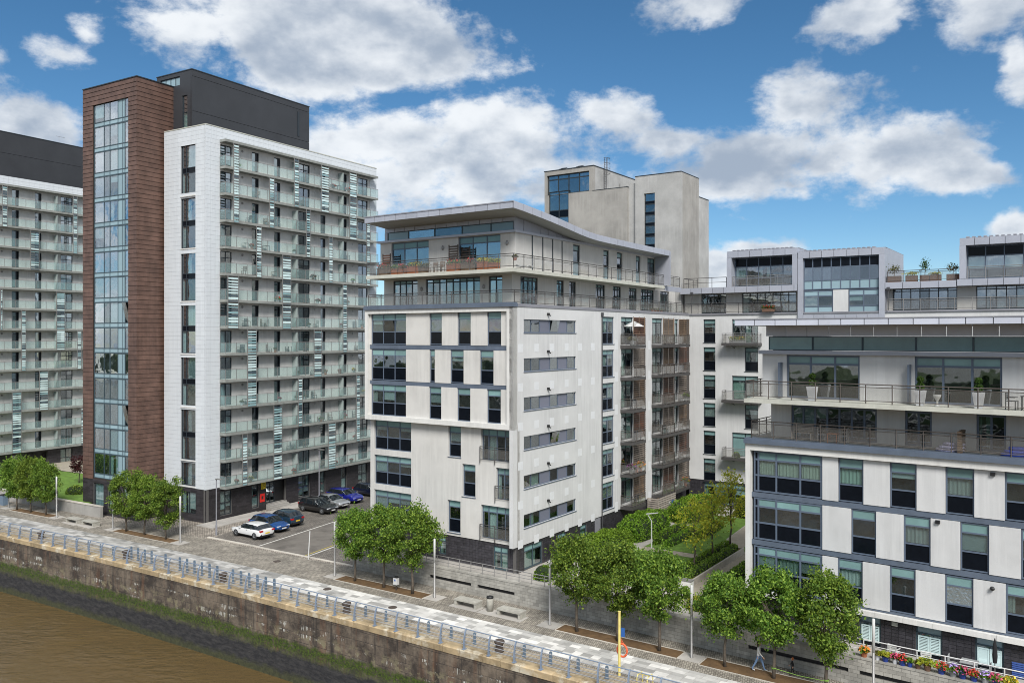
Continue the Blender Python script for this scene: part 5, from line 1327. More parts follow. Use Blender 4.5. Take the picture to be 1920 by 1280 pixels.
railing(w1, [(.2, .2, 1.66), (21.9, .2, 1.66)], h=.72, step=1.1, post='steel', infill=None, rails=(0, .22, .44), foot=.06)
railing(w2, [(11, .32, 1.66), (25.8, .32, 1.66)], h=.85, step=1.4, post='lamp_white', infill=None, rails=(0, .28, .56), foot=.06)
C_ = lambda u, v: CW(u, v)
b = MB()
for quad_ in (((-15.1, -1.6), (7, -1.6), (7, 34), (-15.1, 34)), ((7, -1.6), (34, -2.8), (36, 34), (7, 34))):
    b.poly([CW(u, v, 1.5) for u, v in quad_])
b.quad(CW(-15.1, -1.6, 0), CW(-15.1, -1.6, 1.5), CW(-15.1, 34, 1.5), CW(-15.1, 34, 0))
tag(b.build('courtyard_ground', 'paving_concrete'), kind='structure')
flat('lawn', 'grass', [C_(4.2, 2.2), C_(10.1, 2.0), C_(10.1, 11.7), C_(4.2, 11.7)], 1.512)
flat('lawn', 'grass', [C_(4.2, 12.9), C_(10.1, 12.9), C_(9.0, 19.5), C_(8.4, 28), C_(4.2, 28)], 1.512)
flat('lawn', 'grass', [C_(13.3, 2), C_(17.4, 2), C_(17.4, 28), C_(10.9, 28), C_(11.3, 16), C_(13.3, 15.4)], 1.512)
flat('garden_path', 'path_sand', [C_(4.2, 11.75), C_(10.1, 11.75), C_(10.1, 12.85), C_(4.2, 12.85)], 1.508)
flat('garden_path', 'path_sand', [C_(11.95, 0.5), C_(13.25, .5), C_(13.25, 15.4), C_(11.25, 16), C_(10.85, 28), C_(8.5, 28), C_(9.1, 19.5), C_(10.2, 13.5), C_(10.2, 15.6), C_(11.95, 15.6)], 1.509)
pl = thing('planter', 'low stone planter trough with two clipped hedges under the courtyard trees', 'planter', CW(0, 0), RZ_C)
b = MB(); b.box(10.12, 10.24, 4.6, 15.4, 1.5, 1.95); b.box(11.78, 11.92, 4.6, 15.4, 1.5, 1.95); b.box(10.24, 11.78, 4.6, 4.74, 1.5, 1.95); b.box(10.24, 11.78, 15.26, 15.4, 1.5, 1.95); b.build('trough', 'granite_kerb', pl)
b = MB(); b.box(10.24, 11.78, 4.74, 15.26, 1.5, 1.88); b.build('soil', 'soil', pl)
# slatted bin store under the balconies
bs = thing('slatted_screen', 'grey slatted timber bin store under the balcony bay', 'screen', CW(0, 0), RZ_C)
mat('timber_grey', (0.33, 0.29, 0.25), 0.8, rand=0.15, noise=(3, .2))
for i in range(11): piece('slat', 'timber_grey', bs, (1.2, 1.24, 22.2, 26.3, 1.52 + i * .2, 1.66 + i * .2))
for i in range(11): piece('slat', 'timber_grey', bs, (.1, 1.2, 22.16, 22.2, 1.52 + i * .2, 1.66 + i * .2))
for y in (22.25, 24.2, 26.2): piece('post', 'timber_brown', bs, (1.12, 1.2, y, y + .08, 1.5, 3.75))
mat('sign_blue', (0.03, 0.12, 0.40), 0.5)
piece('sign_plate', 'lamp_white', bs, (1.241, 1.25, 24.6, 25.0, 2.6, 3.0)); piece('sign_plate', 'sign_blue', bs, (1.241, 1.25, 25.25, 25.75, 2.55, 3.05))
# garden between the two tall blocks
gw = thing('garden_wall', 'low concrete garden wall beside the copper tower', 'wall', QW(-75, 9.9), RZ_C + R(3.4))
for i in range(11): piece('wall_block', 'concrete', gw, (2.2 * i, 2.2 * i + 2.18, 0, .3, 0, 1.15))
for i in range(11): piece('cope_block', 'granite_kerb', gw, (2.2 * i, 2.2 * i + 2.18, -.05, .35, 1.15, 1.24))
flat('lawn', 'grass', [P(-90, 10.2), P(-54, 10.2), P(-57, 22), P(-90, 22)], 1.1)
flat('garden_path', 'path_sand', [P(-110, 22), P(-57, 22), P(-59, 50), P(-110, 50)], 1.1)

# ------------------------------------------------------------------ quay railing, fins, mooring posts
mat('paint_blue', (0.20, 0.25, 0.33), 0.45, noise=(3, .15), rand=.05)
mat('rail_pale', (0.42, 0.43, 0.45), 0.4, metal=.4)
mat('fin_blue', (0.125, 0.175, 0.235), 0.45, rand=.1)
qr = thing('quay_railing', 'blue grey railing with curved posts along the quay edge', 'railing', (0, 0, 0))
b = MB()
prof = [(0, 0), (0, .35), (.015, .62), (.06, .88), (.14, 1.08), (.22, 1.2)]
for (d0, z0), (d1, z1) in zip(prof, prof[1:]):
    w0, w1 = .085 - z0 * .035, .085 - z1 * .035
    b.hexa([(-.035, d0 - w0, z0), (.035, d0 - w0, z0), (.035, d0 + w0, z0), (-.035, d0 + w0, z0), (-.035, d1 - w1, z1), (.035, d1 - w1, z1), (.035, d1 + w1, z1), (-.035, d1 + w1, z1)])
b.box(-.1, .1, -.14, .14, 0, .03)
pm = b.mesh('post', 'paint_blue')
POSTS = [10.81 - 1.857 * k for k in range(-9, 42)]
for s in POSTS: ob('post', pm, qr, QW(s, .17, .01), (0, 0, RZ_C + .00106 * (10 - s)))
def rail_off(z):
    for (d0, z0), (d1, z1) in zip(prof, prof[1:]):
        if z <= z1: return d0 + (d1 - d0) * (z - z0) / (z1 - z0)
    return prof[-1][0]
for z, r_ in ((1.17, .032), (.96, .021), (.75, .021), (.54, .021), (.33, .021)):
    b = MB(); b.tube([QW(s, .17 + rail_off(z), z + .01) for s in POSTS[::-1]], r_, 6); b.build('rail', 'paint_blue' if r_ > .03 else 'rail_pale', qr)
def fin(h, w, stripe=True):
    b = MB(); b.box(-.03, .03, -w, w, 0, h - .06); b.hexa([(-.03, -w, h - .06), (.03, -w, h - .06), (.03, w, h - .06), (-.03, w, h - .06), (-.03, -w + .03, h), (.03, -w + .03, h), (.03, w - .06, h), (-.03, w - .06, h)])
    if stripe: b.k = 1; b.box(-.033, .033, -w * .45, w * .45, h - .17, h - .12)
    b.k = 0; b.box(-.08, .08, -w - .04, w + .04, 0, .02)
    return b.mesh('bollard', ['fin_blue', 'lamp_white'])
fs_m, ft_m = fin(.72, .095), fin(1.08, .12, False)
ORD = ['first', 'second', 'third', 'fourth', 'fifth', 'sixth', 'seventh', 'eighth', 'ninth', 'tenth', 'eleventh', 'twelfth', 'thirteenth', 'fourteenth', 'fifteenth', 'sixteenth', 'seventeenth', 'eighteenth', 'nineteenth', 'twentieth']
k = 0; j = 0
for i in range(0, 44):
    s = 12.66 - 1.857 * i
    if -34 < s < -14.2 or s < -66: continue
    tag(ob('bollard', fs_m, None, QW(s, 1.24, .0), (0, 0, RZ_C + R(90))), f'short blue flat bollard behind the railing, ' + (ORD[k] + ' left of the lifebuoy post' if s > -14.2 else ORD[j] + ' left of the tall bollards'), 'bollard', 'short blue bollards along the quay')
    if s > -14.2: k += 1
    else: j += 1
k = 0
for i in range(20):
    if i == 13 or i == 4 or i == 6: continue
    tag(ob('bollard', ft_m, None, QW(-33.0 + .939 * i, 1.26, .0), (0, 0, RZ_C + R(90))), 'tall blue flat bollard opposite the car park, ' + ORD[k] + ' from the left', 'bollard', 'tall blue bollards opposite the car park'); k += 1
mat('rusty_iron', (0.075, 0.058, 0.048), 0.8, noise=(6, .4), bump=(20, .5))
b = MB(); b.lathe([(.30, 0), (.30, .06), (.24, .1), (.22, .42), (.30, .5), (.33, .58), (.30, .66), (.16, .71)], n=16); mm = b.mesh('mooring_bollard', 'rusty_iron', True)
for s, wv in ((-59.8, 'at the far left edge'), (-46.72, 'below the left pair of benches'), (-33.54, 'left of the tall blue bollards'), (-20.83, 'among the tall blue bollards'), (-7.59, 'below the trees by the car park'), (5.35, 'left of the lifebuoy post')):
    tag(ob('mooring_bollard', mm, None, QW(s, 1.12, .0)), 'rusty iron mooring bollard ' + wv, 'bollard', 'rusty mooring bollards')
# ------------------------------------------------------------------ light columns, benches, bins, posts
b = MB(); b.lathe([(.10, 0), (.10, .05), (.072, .06), (.072, 2.55)], n=14); lm1 = b.mesh('column', 'steel', True)
b = MB(); b.lathe([(.08, 0), (.08, 1.72), (.05, 1.76)], n=14); lm2 = b.mesh('light_tube', 'lamp_white', True)
WHERE = ['at the far left behind the end tree', 'between the left trees and the benches', 'left of the trees before the copper tower', 'right of the trees before the copper tower', 'left of the trees before the corner block', 'right of the trees before the corner block', 'left of the three large trees near the middle', 'between the two right hand tree beds', 'right of the rightmost tree']
for (s, d), wv in zip(LIGHTS, WHERE):
    t = thing('light_column', 'slim grey light column with white top ' + wv, 'street light', QW(s, d, .015), 0, 'light columns on the promenade')
    ob('column', lm1, t); ob('light_tube', lm2, t, (0, 0, 2.56))
def bench(s, d, lab):
    t = thing('bench', lab, 'bench', QW(s, d, .014), RZ_C - .00106 * (s - 10), 'stone benches on the promenade')
    for i in range(3): piece('seat_slab', 'granite_bench', t, (-.97 + .648 * i, -.33 + .648 * i, -.42, .42, .36, .46))
    for x in (-.86, .86): piece('leg', 'granite_bench', t, (x - .09, x + .09, -.38, .38, 0, .358))
mat('granite_bench', (0.36, 0.345, 0.30), 0.9, noise=(4, .2), rand=.07)
bench(-51.0, 6.85, 'stone slab bench left of the pair near the copper tower')
bench(-48.4, 6.95, 'stone slab bench right of the pair near the copper tower')
bench(-1.4, 6.85, 'stone slab bench left of the litter bin before the corner block')
bench(2.35, 6.8, 'stone slab bench right of the litter bin before the corner block')
t = thing('litter_bin', 'round grey litter bin with black top between two benches', 'bin', QW(.5, 6.85, .014))
b = MB(); b.lathe([(.24, 0), (.24, .85), (.22, .88)], n=16); b.build('bin_body', 'granite_bench', t, True)
b = MB(); b.lathe([(.225, .88), (.25, .9), (.25, 1.0), (.1, 1.06)], n=16); b.build('bin_lid', 'black', t, True)
t = thing('litter_bin', 'small white dog waste bin on a post among the trees by the car park', 'bin', QW(-8.1, 6.75, .01), RZ_C)
piece('post', 'rusty_iron', t, (-.03, .03, -.03, .03, 0, .7)); piece('bin_box', 'lamp_white', t, (-.18, .18, -.14, .14, .45, .98)); piece('bin_lid', 'black', t, (-.2, .2, -.16, .16, .98, 1.03)); piece('label_plate', 'sign_blue', t, (-.06, .06, -.146, -.141, .72, .86))
t = thing('litter_bin', 'dark blue litter bin at the far left edge', 'bin', QW(-66.6, 8.2, .01), RZ_C)
piece('bin_body', 'fin_blue', t, (-.35, .35, -.35, .35, 0, 1.1)); piece('bin_lid', 'black', t, (-.38, .38, -.38, .38, 1.1, 1.2))
t = thing('marker_post', 'thin white leaning post at the car park kerb', 'post', QW(-20.3, 9.3, 0))
b = MB(); b.tube([(0, 0, 0), (.12, .1, 2.4)], .045, 8); b.build('post', 'lamp_white', t)
def tall_lamp(p, h, lab, rot):
    t = thing('street_lamp', lab, 'street light', p, rot)
    b = MB(); b.tube([(0, 0, 0), (0, 0, 1.0), (0, 0, 1.02), (0, 0, h)], [.09, .09, .06, .05], 8); b.build('lamp_post', 'zinc_dark', t)
    b = MB(); b.box(-.05, .75, -.12, .12, h, h + .08); b.build('lamp_head', 'steel', t)
tall_lamp(LW(5.06, -2.82), 5.4, 'dark grey street lamp at the corner of the tall tiled block', RZ_L)
tall_lamp(LW(2.75, 13.4), 6.2, 'dark grey street lamp standing among the parked cars', RZ_L)
mat('paint_yellow', (0.72, 0.60, 0.20), 0.5, noise=(3, .12))
mat('lifebuoy_orange', (0.70, 0.13, 0.05), 0.6)
t = thing('lifebuoy_post', 'pale yellow post with an orange lifebuoy beside the quay railing', 'post', QW(13.05, 2.0, 0), RZ_C)
b = MB(); b.tube([(0, 0, 0), (0, 0, 3.6)], .075, 10); b.tube([(0, 0, 3.6), (0, 0, 3.64)], .09, 10); b.build('post', 'paint_yellow', t)
b = MB(); b.tube([(.12 + .30 * math.cos(a * math.pi / 12), .12, 1.42 + .36 * math.sin(a * math.pi / 12)) for a in range(25)], .06, 8, False); b.build('lifebuoy', 'lifebuoy_orange', t)
b = MB(); b.tube([(.1, .12, 1.78), (.06, .08, 2.1), (.2, .14, 1.8)], .02, 5); b.build('rope', 'lifebuoy_orange', t)
piece('notice_plate', 'sign_blue', t, (.06, .30, .06, .09, 2.2, 2.7))
# yellow guard hoop of the quay ladder
t = thing('ladder_hoop', 'yellow tubular ladder hoop at the quay edge right of the lifebuoy post', 'hoop', QW(15.0, .55, 0), RZ_C)
for x in (0, .6):
    b = MB(); b.tube([(x, -.3, 0), (x, -.3, .9), (x, -.2, 1.05), (x, .3, 1.05), (x, .4, .9), (x, .4, 0)], .03, 6); b.build('hoop_tube', 'paint_yellow', t)
b = MB(); b.tube([(0, .0, 1.05), (.6, .0, 1.05)], .03, 6); b.build('cross_tube', 'paint_yellow', t)
t = thing('street_lamp', 'slim white courtyard lamp with a forked arm above the hedges', 'street light', CW(5.6, 11.3, 1.5), RZ_C)
b = MB(); b.tube([(0, 0, 0), (0, 0, 2.6)], [.06, .045], 8); b.build('lamp_post', 'lamp_white', t)
b = MB(); b.tube([(0, 0, 2.6), (-.35, 0, 3.1)], .03, 6); b.hexa([(-.45, -.1, 3.1), (.55, -.1, 3.3), (.55, .1, 3.3), (-.45, .1, 3.1), (-.45, -.1, 3.16), (.55, -.1, 3.36), (.55, .1, 3.36), (-.45, .1, 3.16)]); b.build('lamp_head', 'lamp_white', t)
t = thing('cabinet', 'small white service cabinet at the courtyard edge between the trees', 'cabinet', CW(12.6, 1.7, 1.5), RZ_C)
piece('cabinet_body', 'lamp_white', t, (-.45, .45, -.25, .25, 0, 1.25)); piece('cabinet_door', 'frame_white', t, (-.4, .4, -.27, -.252, .08, 1.15)); piece('cabinet_top', 'steel', t, (-.48, .48, -.28, .28, 1.25, 1.3))

b = MB(); b.lathe([(.32, 0), (.32, .02), (.28, .024), (.05, .024)], n=18); mh = b.mesh('cover_plate', 'rusty_iron')
for s, d, wv in ((-12.6, 4.1, 'left of the first car park tree'), (-5.6, 3.6, 'below the trees by the car park'), (-22.0, 7.4, 'before the parked cars')):
    tag(ob('manhole_cover', mh, None, QW(s, d, .012)), 'round rusty manhole cover in the paving ' + wv, 'manhole cover', 'manhole covers')

# ------------------------------------------------------------------ trees, hedges, shrubs
import numpy as np
def leaf_mat(name, c1, c2, c3):
    m = bpy.data.materials.new(name); m.use_nodes = True
    nt = m.node_tree; N, L = nt.nodes, nt.links; b = N['Principled BSDF']; b.inputs['Roughness'].default_value = 0.55; b.inputs['Specular IOR Level'].default_value = 0.3
    geo = N.new('ShaderNodeNewGeometry')
    cr = N.new('ShaderNodeValToRGB'); L.new(geo.outputs['Random Per Island'], cr.inputs[0])
    e = cr.color_ramp.elements; e[0].color = (*c1, 1); e[1].color = (*c3, 1); e.new(.5).color = (*c2, 1)
    oi = N.new('ShaderNodeObjectInfo'); hs = N.new('ShaderNodeHueSaturation'); L.new(cr.outputs[0], hs.inputs['Color'])
    for k_, lo, hi in (('Hue', .490, .508), ('Value', .92, 1.22)):
        mr = N.new('ShaderNodeMapRange'); L.new(oi.outputs['Random'], mr.inputs[0]); mr.inputs[3].default_value = lo; mr.inputs[4].default_value = hi; L.new(mr.outputs[0], hs.inputs[k_])
    L.new(hs.outputs[0], b.inputs['Base Color'])
    tb = N.new('ShaderNodeBsdfTranslucent'); L.new(hs.outputs[0], tb.inputs[0])
    ms = N.new('ShaderNodeMixShader'); ms.inputs[0].default_value = .36; L.new(b.outputs[0], ms.inputs[1]); L.new(tb.outputs[0], ms.inputs[2]); L.new(ms.outputs[0], N['Material Output'].inputs[0])
    MATS[name] = m
leaf_mat('leaf_lime', (0.045, 0.100, 0.014), (0.120, 0.215, 0.028), (0.30, 0.41, 0.06))
leaf_mat('leaf_dark', (0.025, 0.062, 0.012), (0.048, 0.105, 0.018), (0.090, 0.160, 0.026))
leaf_mat('leaf_bright', (0.055, 0.115, 0.014), (0.135, 0.225, 0.028), (0.30, 0.40, 0.06))
leaf_mat('leaf_autumn', (0.17, 0.25, 0.024), (0.36, 0.38, 0.036), (0.50, 0.43, 0.05))
leaf_mat('leaf_red', (0.035, 0.010, 0.012), (0.060, 0.016, 0.018), (0.090, 0.030, 0.025))
leaf_mat('leaf_hedge', (0.075, 0.16, 0.012), (0.145, 0.27, 0.022), (0.26, 0.40, 0.04))
leaf_mat('leaf_olive', (0.08, 0.09, 0.02), (0.12, 0.12, 0.028), (0.16, 0.14, 0.04))
mat('bark', (0.105, 0.085, 0.065), 0.9, noise=(8, .3), bump=(20, .5))
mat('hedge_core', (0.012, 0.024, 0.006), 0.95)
def leaves(centers, size, rs, up=0.35):
    n = len(centers); g = np.random.default_rng(rs)
    a = g.normal(size=(n, 3)); a /= np.linalg.norm(a, axis=1)[:, None]
    nr = g.normal(size=(n, 3)); nr[:, 2] += up * 2; nr -= (nr * a).sum(1)[:, None] * a; nr /= np.linalg.norm(nr, axis=1)[:, None]
    c = np.cross(a, nr)
    s = size * g.uniform(.65, 1.3, (n, 1))
    v = np.stack([centers - a * s * .6, centers + c * s * .36 + nr * s * .08, centers + a * s * .6, centers - c * s * .36 + nr * s * .08], 1).reshape(-1, 3)
    return v
def leaf_mesh(name, m, v):
    n = len(v) // 4
    me = bpy.data.meshes.new(name); me.vertices.add(n * 4); me.vertices.foreach_set('co', v.astype(np.float32).ravel())
    me.loops.add(n * 4); me.loops.foreach_set('vertex_index', np.arange(n * 4, dtype=np.int32))
    me.polygons.add(n); me.polygons.foreach_set('loop_start', np.arange(0, n * 4, 4, dtype=np.int32)); me.polygons.foreach_set('loop_total', np.full(n, 4, dtype=np.int32))
    me.materials.append(M[m]); me.update(); me.validate()
    return me
def crown(name, m, rx, ry, z0, z1, seed, n=5200, size=.2, boxy=2.6, clumps=90, loose=.34, top=.3):
    g = np.random.default_rng(seed)
    zc, rz = (z0 + z1) / 2, (z1 - z0) / 2
    d = g.normal(size=(clumps, 3)); d /= (np.abs(d) ** boxy).sum(1)[:, None] ** (1 / boxy)
    rad = g.uniform(.45, 1.0, (clumps, 1)) ** .55
    cc = d * rad * np.array([rx, ry, rz]) * g.uniform(.86, 1.03, (clumps, 1))
    t = (cc[:, 2] / rz + 1) / 2
    cc[:, :2] *= (1.0 - top * np.clip(t - .55, 0, 1) * 1.6)[:, None] * (1 - .35 * np.clip(.22 - t, 0, 1) * 4.5)[:, None]
    cc *= (1 + .13 * np.sin(3.1 * np.arctan2(cc[:, 1], cc[:, 0]) + seed) * np.cos(2.3 * cc[:, 2] + seed))[:, None]
    k = g.integers(0, clumps, n)
    p = cc[k] + g.normal(size=(n, 3)) * loose * np.array([1, 1, .75]) * g.uniform(.4, 1.2, (clumps, 1))[k]
    # upright shoots on top
    s = g.integers(0, clumps, n // 9); q = cc[s]; m_ = q[:, 2] > rz * .15; q = q[m_]; s = s[m_]
    lift = g.uniform(.1, 1, (len(q), 1)); q = q + g.normal(size=q.shape) * .12 * (1.2 - lift) + lift * (np.array([0, 0, .55]) + q * np.array([.10, .10, 0])) + g.normal(size=(clumps, 3))[s] * .14
    p = np.concatenate([p, q]); p[:, 2] += zc
    return leaf_mesh(name, m, leaves(p, size, seed + 1)), cc + np.array([0, 0, zc])
def trunk(h, r, tips, seed, lean=0.04):
    g = random.Random(seed); b = MB()
    pts = [(g.uniform(-lean, lean) * i, g.uniform(-lean, lean) * i, h * i / 5) for i in range(6)]
    b.tube(pts, [r * 1.25, r, r * .9, r * .8, r * .7, r * .55], 8)
    for i in range(min(len(tips), 14)):
        e = tips[i]; z = h * g.uniform(.55, .98); c = (pts[3][0], pts[3][1], z)
        mid = ((c[0] + e[0]) / 2, (c[1] + e[1]) / 2, (z + e[2]) / 2 + .15)
        b.tube([c, mid, tuple(e)], [r * .38, r * .25, r * .08], 5)
    return b.mesh('trunk', 'bark', True)
VAR = {}
def tree_kind(kind, i):
    if (kind, i) in VAR: return VAR[(kind, i)]
    sd = hash_seed = {'lime': 100, 'box': 200, 'autumn': 300, 'red': 400}[kind] + i * 11
    if kind == 'lime':
        me, cc = crown('crown', 'leaf_lime', 1.75 + .12 * (i % 3), 1.72, 1.9, 6.0 + .25 * (i % 2), sd, 15000, .135, 2.3, 90, .27); th, r = 3.6, .095
    elif kind == 'box':
        me, cc = crown('crown', 'leaf_bright' if i % 2 else 'leaf_lime', 1.45, 1.4, 1.35, 5.75 + .1 * (i % 3), sd, 13000, .13, 3.4, 95, .24, .18); th, r = 3.4, .085
    elif kind == 'autumn':
        me, cc = crown('crown', 'leaf_autumn', 1.45, 1.4, 2.0, 6.3, sd, 1500, .17, 2.2, 50, .42, .45); th, r = 4.2, .08
    else:
        me, cc = crown('crown', 'leaf_red', .95, .95, 1.2, 3.1, sd, 1500, .15, 2.2, 40, .25); th, r = 2.0, .06
    VAR[(kind, i)] = (me, trunk(th, r, cc[:14], sd)); return VAR[(kind, i)]
def tree(kind, i, loc, rot, label, group, sc=1.0):
    me, tr = tree_kind(kind, i)
    t = thing('tree', label, 'tree', loc, rot, group); g_ = random.Random(label); t.scale = (sc * g_.uniform(.9, 1.04), sc * g_.uniform(.9, 1.04), sc * g_.uniform(.95, 1.05))
    ob('trunk', tr, t); ob('crown', me, t)
for k, (s, wv) in enumerate(((-62.7, 'leftmost of the three trimmed trees at the far left'), (-59.97, 'middle one of the three trimmed trees at the far left'), (-57.19, 'right one of the three trimmed trees at the far left'))):
    tree('box', k, QW(s, 7.4), k * 1.3, 'bright green trimmed tree, ' + wv, 'trees along the promenade', .98)
for k, (s, wv) in enumerate(((-42.96, 'left'), (-40.09, 'middle'), (-36.87, 'right'))):
    tree('box', 2 if k == 0 else k + 2, QW(s, 7.2), k * 2.1 + .5, f'dense green trimmed tree, {wv} one of three before the tall tiled block', 'trees along the promenade', 1.0)
for k, (s, wv) in enumerate(((-12.41, 'left'), (-9.38, 'middle'), (-6.54, 'right'))):
    tree('lime', k, QW(s, 6.8), k * 1.7, f'full green tree, {wv} one of three beside the car park', 'trees along the promenade', 1.0 if k < 2 else 1.06)
for k, (s, wv) in enumerate(((7.56, 'left'), (10.51, 'middle'), (13.35, 'right'))):
    tree('lime', (k + 2) % 4, QW(s, 6.72), k * 2.3 + 1, f'full green tree, {wv} one of three left of the lamp by the lifebuoy post', 'trees along the promenade', 1.0)
for k, (s, wv) in enumerate(((17.53, 'left of the walking woman'), (20.37, 'beside the walking woman'), (23.24, 'rightmost on the promenade'))):
    tree('lime', (k + 1) % 4, QW(s, 6.62), k * 2.9 + 2, 'full green tree ' + wv, 'trees along the promenade', (.92, .98, 1.0)[k])
for k, (u, v) in enumerate(((10.9, 7.4), (10.9, 10.96), (10.9, 15.0))):
    tree('autumn', k, CW(u, v, 1.85), k * 2, 'sparse yellow green young tree, ' + ('nearest', 'middle', 'farthest')[k] + ' of three in the courtyard planter', 'yellowing courtyard trees', (.88, .92, 1.0)[k])
p = px_ground(148, 905, 1.1); tree('red', 0, p, 0, 'small dark red tree beside the copper tower', None, 1.1)
def bush(name, label, cat, m, loc, rz, sx, sy, sz, n, size=.12, group=None, seed=1, boxy=5.0):
    """Clipped hedge or bush: leaf faces over a dark core."""
    t = thing(name, label, cat, loc, rz, group)
    g = np.random.default_rng(seed)
    d = g.normal(size=(n, 3)); d[:, 2] = np.abs(d[:, 2]) * (1.0); d /= (np.abs(d) ** boxy).sum(1)[:, None] ** (1 / boxy)
    w = 1 + .05 * np.sin(d[:, 0] * sx * 2.1 + seed) + .05 * np.sin(d[:, 1] * sy * 1.7 + 2 * seed)
    p = d * np.array([sx / 2, sy / 2, sz]) * w[:, None] * g.uniform(.9, 1.04, (n, 1))
    ob('leaves', leaf_mesh('leaves', m, leaves(p, size, seed + 3, .6)), t)
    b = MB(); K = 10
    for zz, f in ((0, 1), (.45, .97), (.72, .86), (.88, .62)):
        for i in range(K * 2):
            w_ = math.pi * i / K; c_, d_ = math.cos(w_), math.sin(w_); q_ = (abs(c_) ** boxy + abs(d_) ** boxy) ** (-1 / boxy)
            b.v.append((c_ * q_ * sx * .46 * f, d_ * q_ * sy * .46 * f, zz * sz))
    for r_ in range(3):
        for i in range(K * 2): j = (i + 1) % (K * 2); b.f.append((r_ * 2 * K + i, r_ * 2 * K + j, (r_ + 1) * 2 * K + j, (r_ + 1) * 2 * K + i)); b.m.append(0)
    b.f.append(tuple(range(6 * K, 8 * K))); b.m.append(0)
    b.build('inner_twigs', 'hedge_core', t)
    return t
HG = 'clipped courtyard hedges'
for i, (u, v, sx, sy, sz, n, lb) in enumerate(((2.3, 9.2, 2.6, 7.0, 1.5, 9000, 'large rounded hedge nearest the corner block patio'), (2.3, 17.0, 2.8, 7.4, 1.8, 9000, 'large rounded hedge in the middle along the corner block'), (2.9, 26.8, 3.2, 8.6, 1.7, 8000, 'large hedge at the back of the courtyard by the rear wing'),
        (4.75, 17.0, .8, 6.4, .85, 1500, 'narrow low hedge beside the big middle hedge'), (5.95, 16.6, .7, 6.4, .7, 1300, 'narrow low hedge bordering the courtyard lawn'), (4.1, 9.6, 1.4, 2.4, .9, 900, 'small rounded bush below the courtyard lamp'), (7.0, 20.5, .8, 6.0, .9, 1400, 'narrow hedge at the far end of the courtyard lawn'), (13.9, 9.0, .9, 11.0, .9, 2200, 'long low hedge beyond the garden path'), (4.6, 5.0, 1.6, 3.0, 1.0, 1500, 'rounded hedge near the patio and the promenade trees'))):
    bush('hedge', lb, 'hedge', 'leaf_hedge', CW(u, v, 1.5), RZ_C, sx, sy, sz, n, .13, HG, i + 5, 3.4)
bush('hedge', 'left clipped hedge row in the stone planter', 'hedge', 'leaf_hedge', CW(10.58, 10.0, 1.88), RZ_C, .6, 10.2, .55, 2200, .12, 'planter hedge rows', 21, 6)
bush('hedge', 'right clipped hedge row in the stone planter', 'hedge', 'leaf_bright', CW(11.42, 10.0, 1.88), RZ_C, .62, 10.2, .5, 2200, .12, 'planter hedge rows', 22, 6)
bush('shrub', 'green shrub on the patio at the corner block', 'shrub', 'leaf_hedge', CW(2.3, .2, 1.5), RZ_C, 1.6, 1.6, 1.0, 900, .13, None, 31, 2.4)
bush('shrub', 'dark shrub beside the patio of the corner block', 'shrub', 'leaf_dark', CW(1.2, 5.0, 1.5), RZ_C, 1.4, 1.8, 1.4, 900, .13, None, 32, 2.4)
bush('shrub', 'tall shrub mass at the back before the rear wing', 'shrub', 'leaf_autumn', CW(8.5, 29.0, 1.5), RZ_C, 4.5, 2.4, 2.2, 2400, .16, None, 33, 2.4)
bush('shrub', 'green shrub between the retaining wall and the right block', 'shrub', 'leaf_dark', CW(16.0, -.4, 1.5), RZ_C, 2.6, 1.4, 1.2, 1200, .14, None, 34, 2.4)
bush('shrub', 'low shrubs by the white service cabinet', 'shrub', 'leaf_autumn', CW(14.2, .2, 1.5), RZ_C, 1.8, 1.4, .7, 700, .14, None, 35, 2.4)
for i, (px, py, s_, lb) in enumerate(((22, 895, 3.0, 'round clipped bush at the far left edge'), (62, 893, 3.2, 'round clipped bush before the left block'))):
    bush('shrub', lb, 'shrub', 'leaf_hedge', px_ground(px, py, 1.1), 0, s_, s_, 2.3, 1600, .17, None, 41 + i, 2.3)
bush('shrub', 'low green shrub at the garden wall by the copper tower', 'shrub', 'leaf_bright', px_ground(143, 925, 1.1), 0, 2.2, 1.6, .9, 900, .15, None, 45, 2.3)

# ------------------------------------------------------------------ cars
mat('tyre', (0.018, 0.018, 0.019), 0.85); mat('rim', (0.30, 0.31, 0.32), 0.35, metal=.8); mat('rim_dark', (0.06, 0.06, 0.065), 0.4, metal=.6)
mat('car_glass', (0.012, 0.016, 0.02), 0.04, spec=.8); mat('headlight', (0.65, 0.68, 0.70), 0.1); mat('taillight', (0.42, 0.01, 0.01), 0.2)
mat('plate_white', (0.70, 0.70, 0.68), 0.5); mat('plate_yellow', (0.70, 0.50, 0.04), 0.5); mat('trim_black', (0.015, 0.015, 0.016), 0.5)
def paint(name, c, metal=.0): mat(name, c, .28, metal=metal, coat=1.0)
paint('paint_car_white', (.74, .74, .73)); paint('paint_car_blue', (.012, .075, .27), .3); paint('paint_car_petrol', (.02, .05, .085), .3); paint('paint_car_black', (.008, .008, .009)); paint('paint_car_silver', (.50, .51, .52), .6); paint('paint_car_royal', (.015, .022, .30), .3); paint('paint_car_navy', (.008, .012, .035), .2)
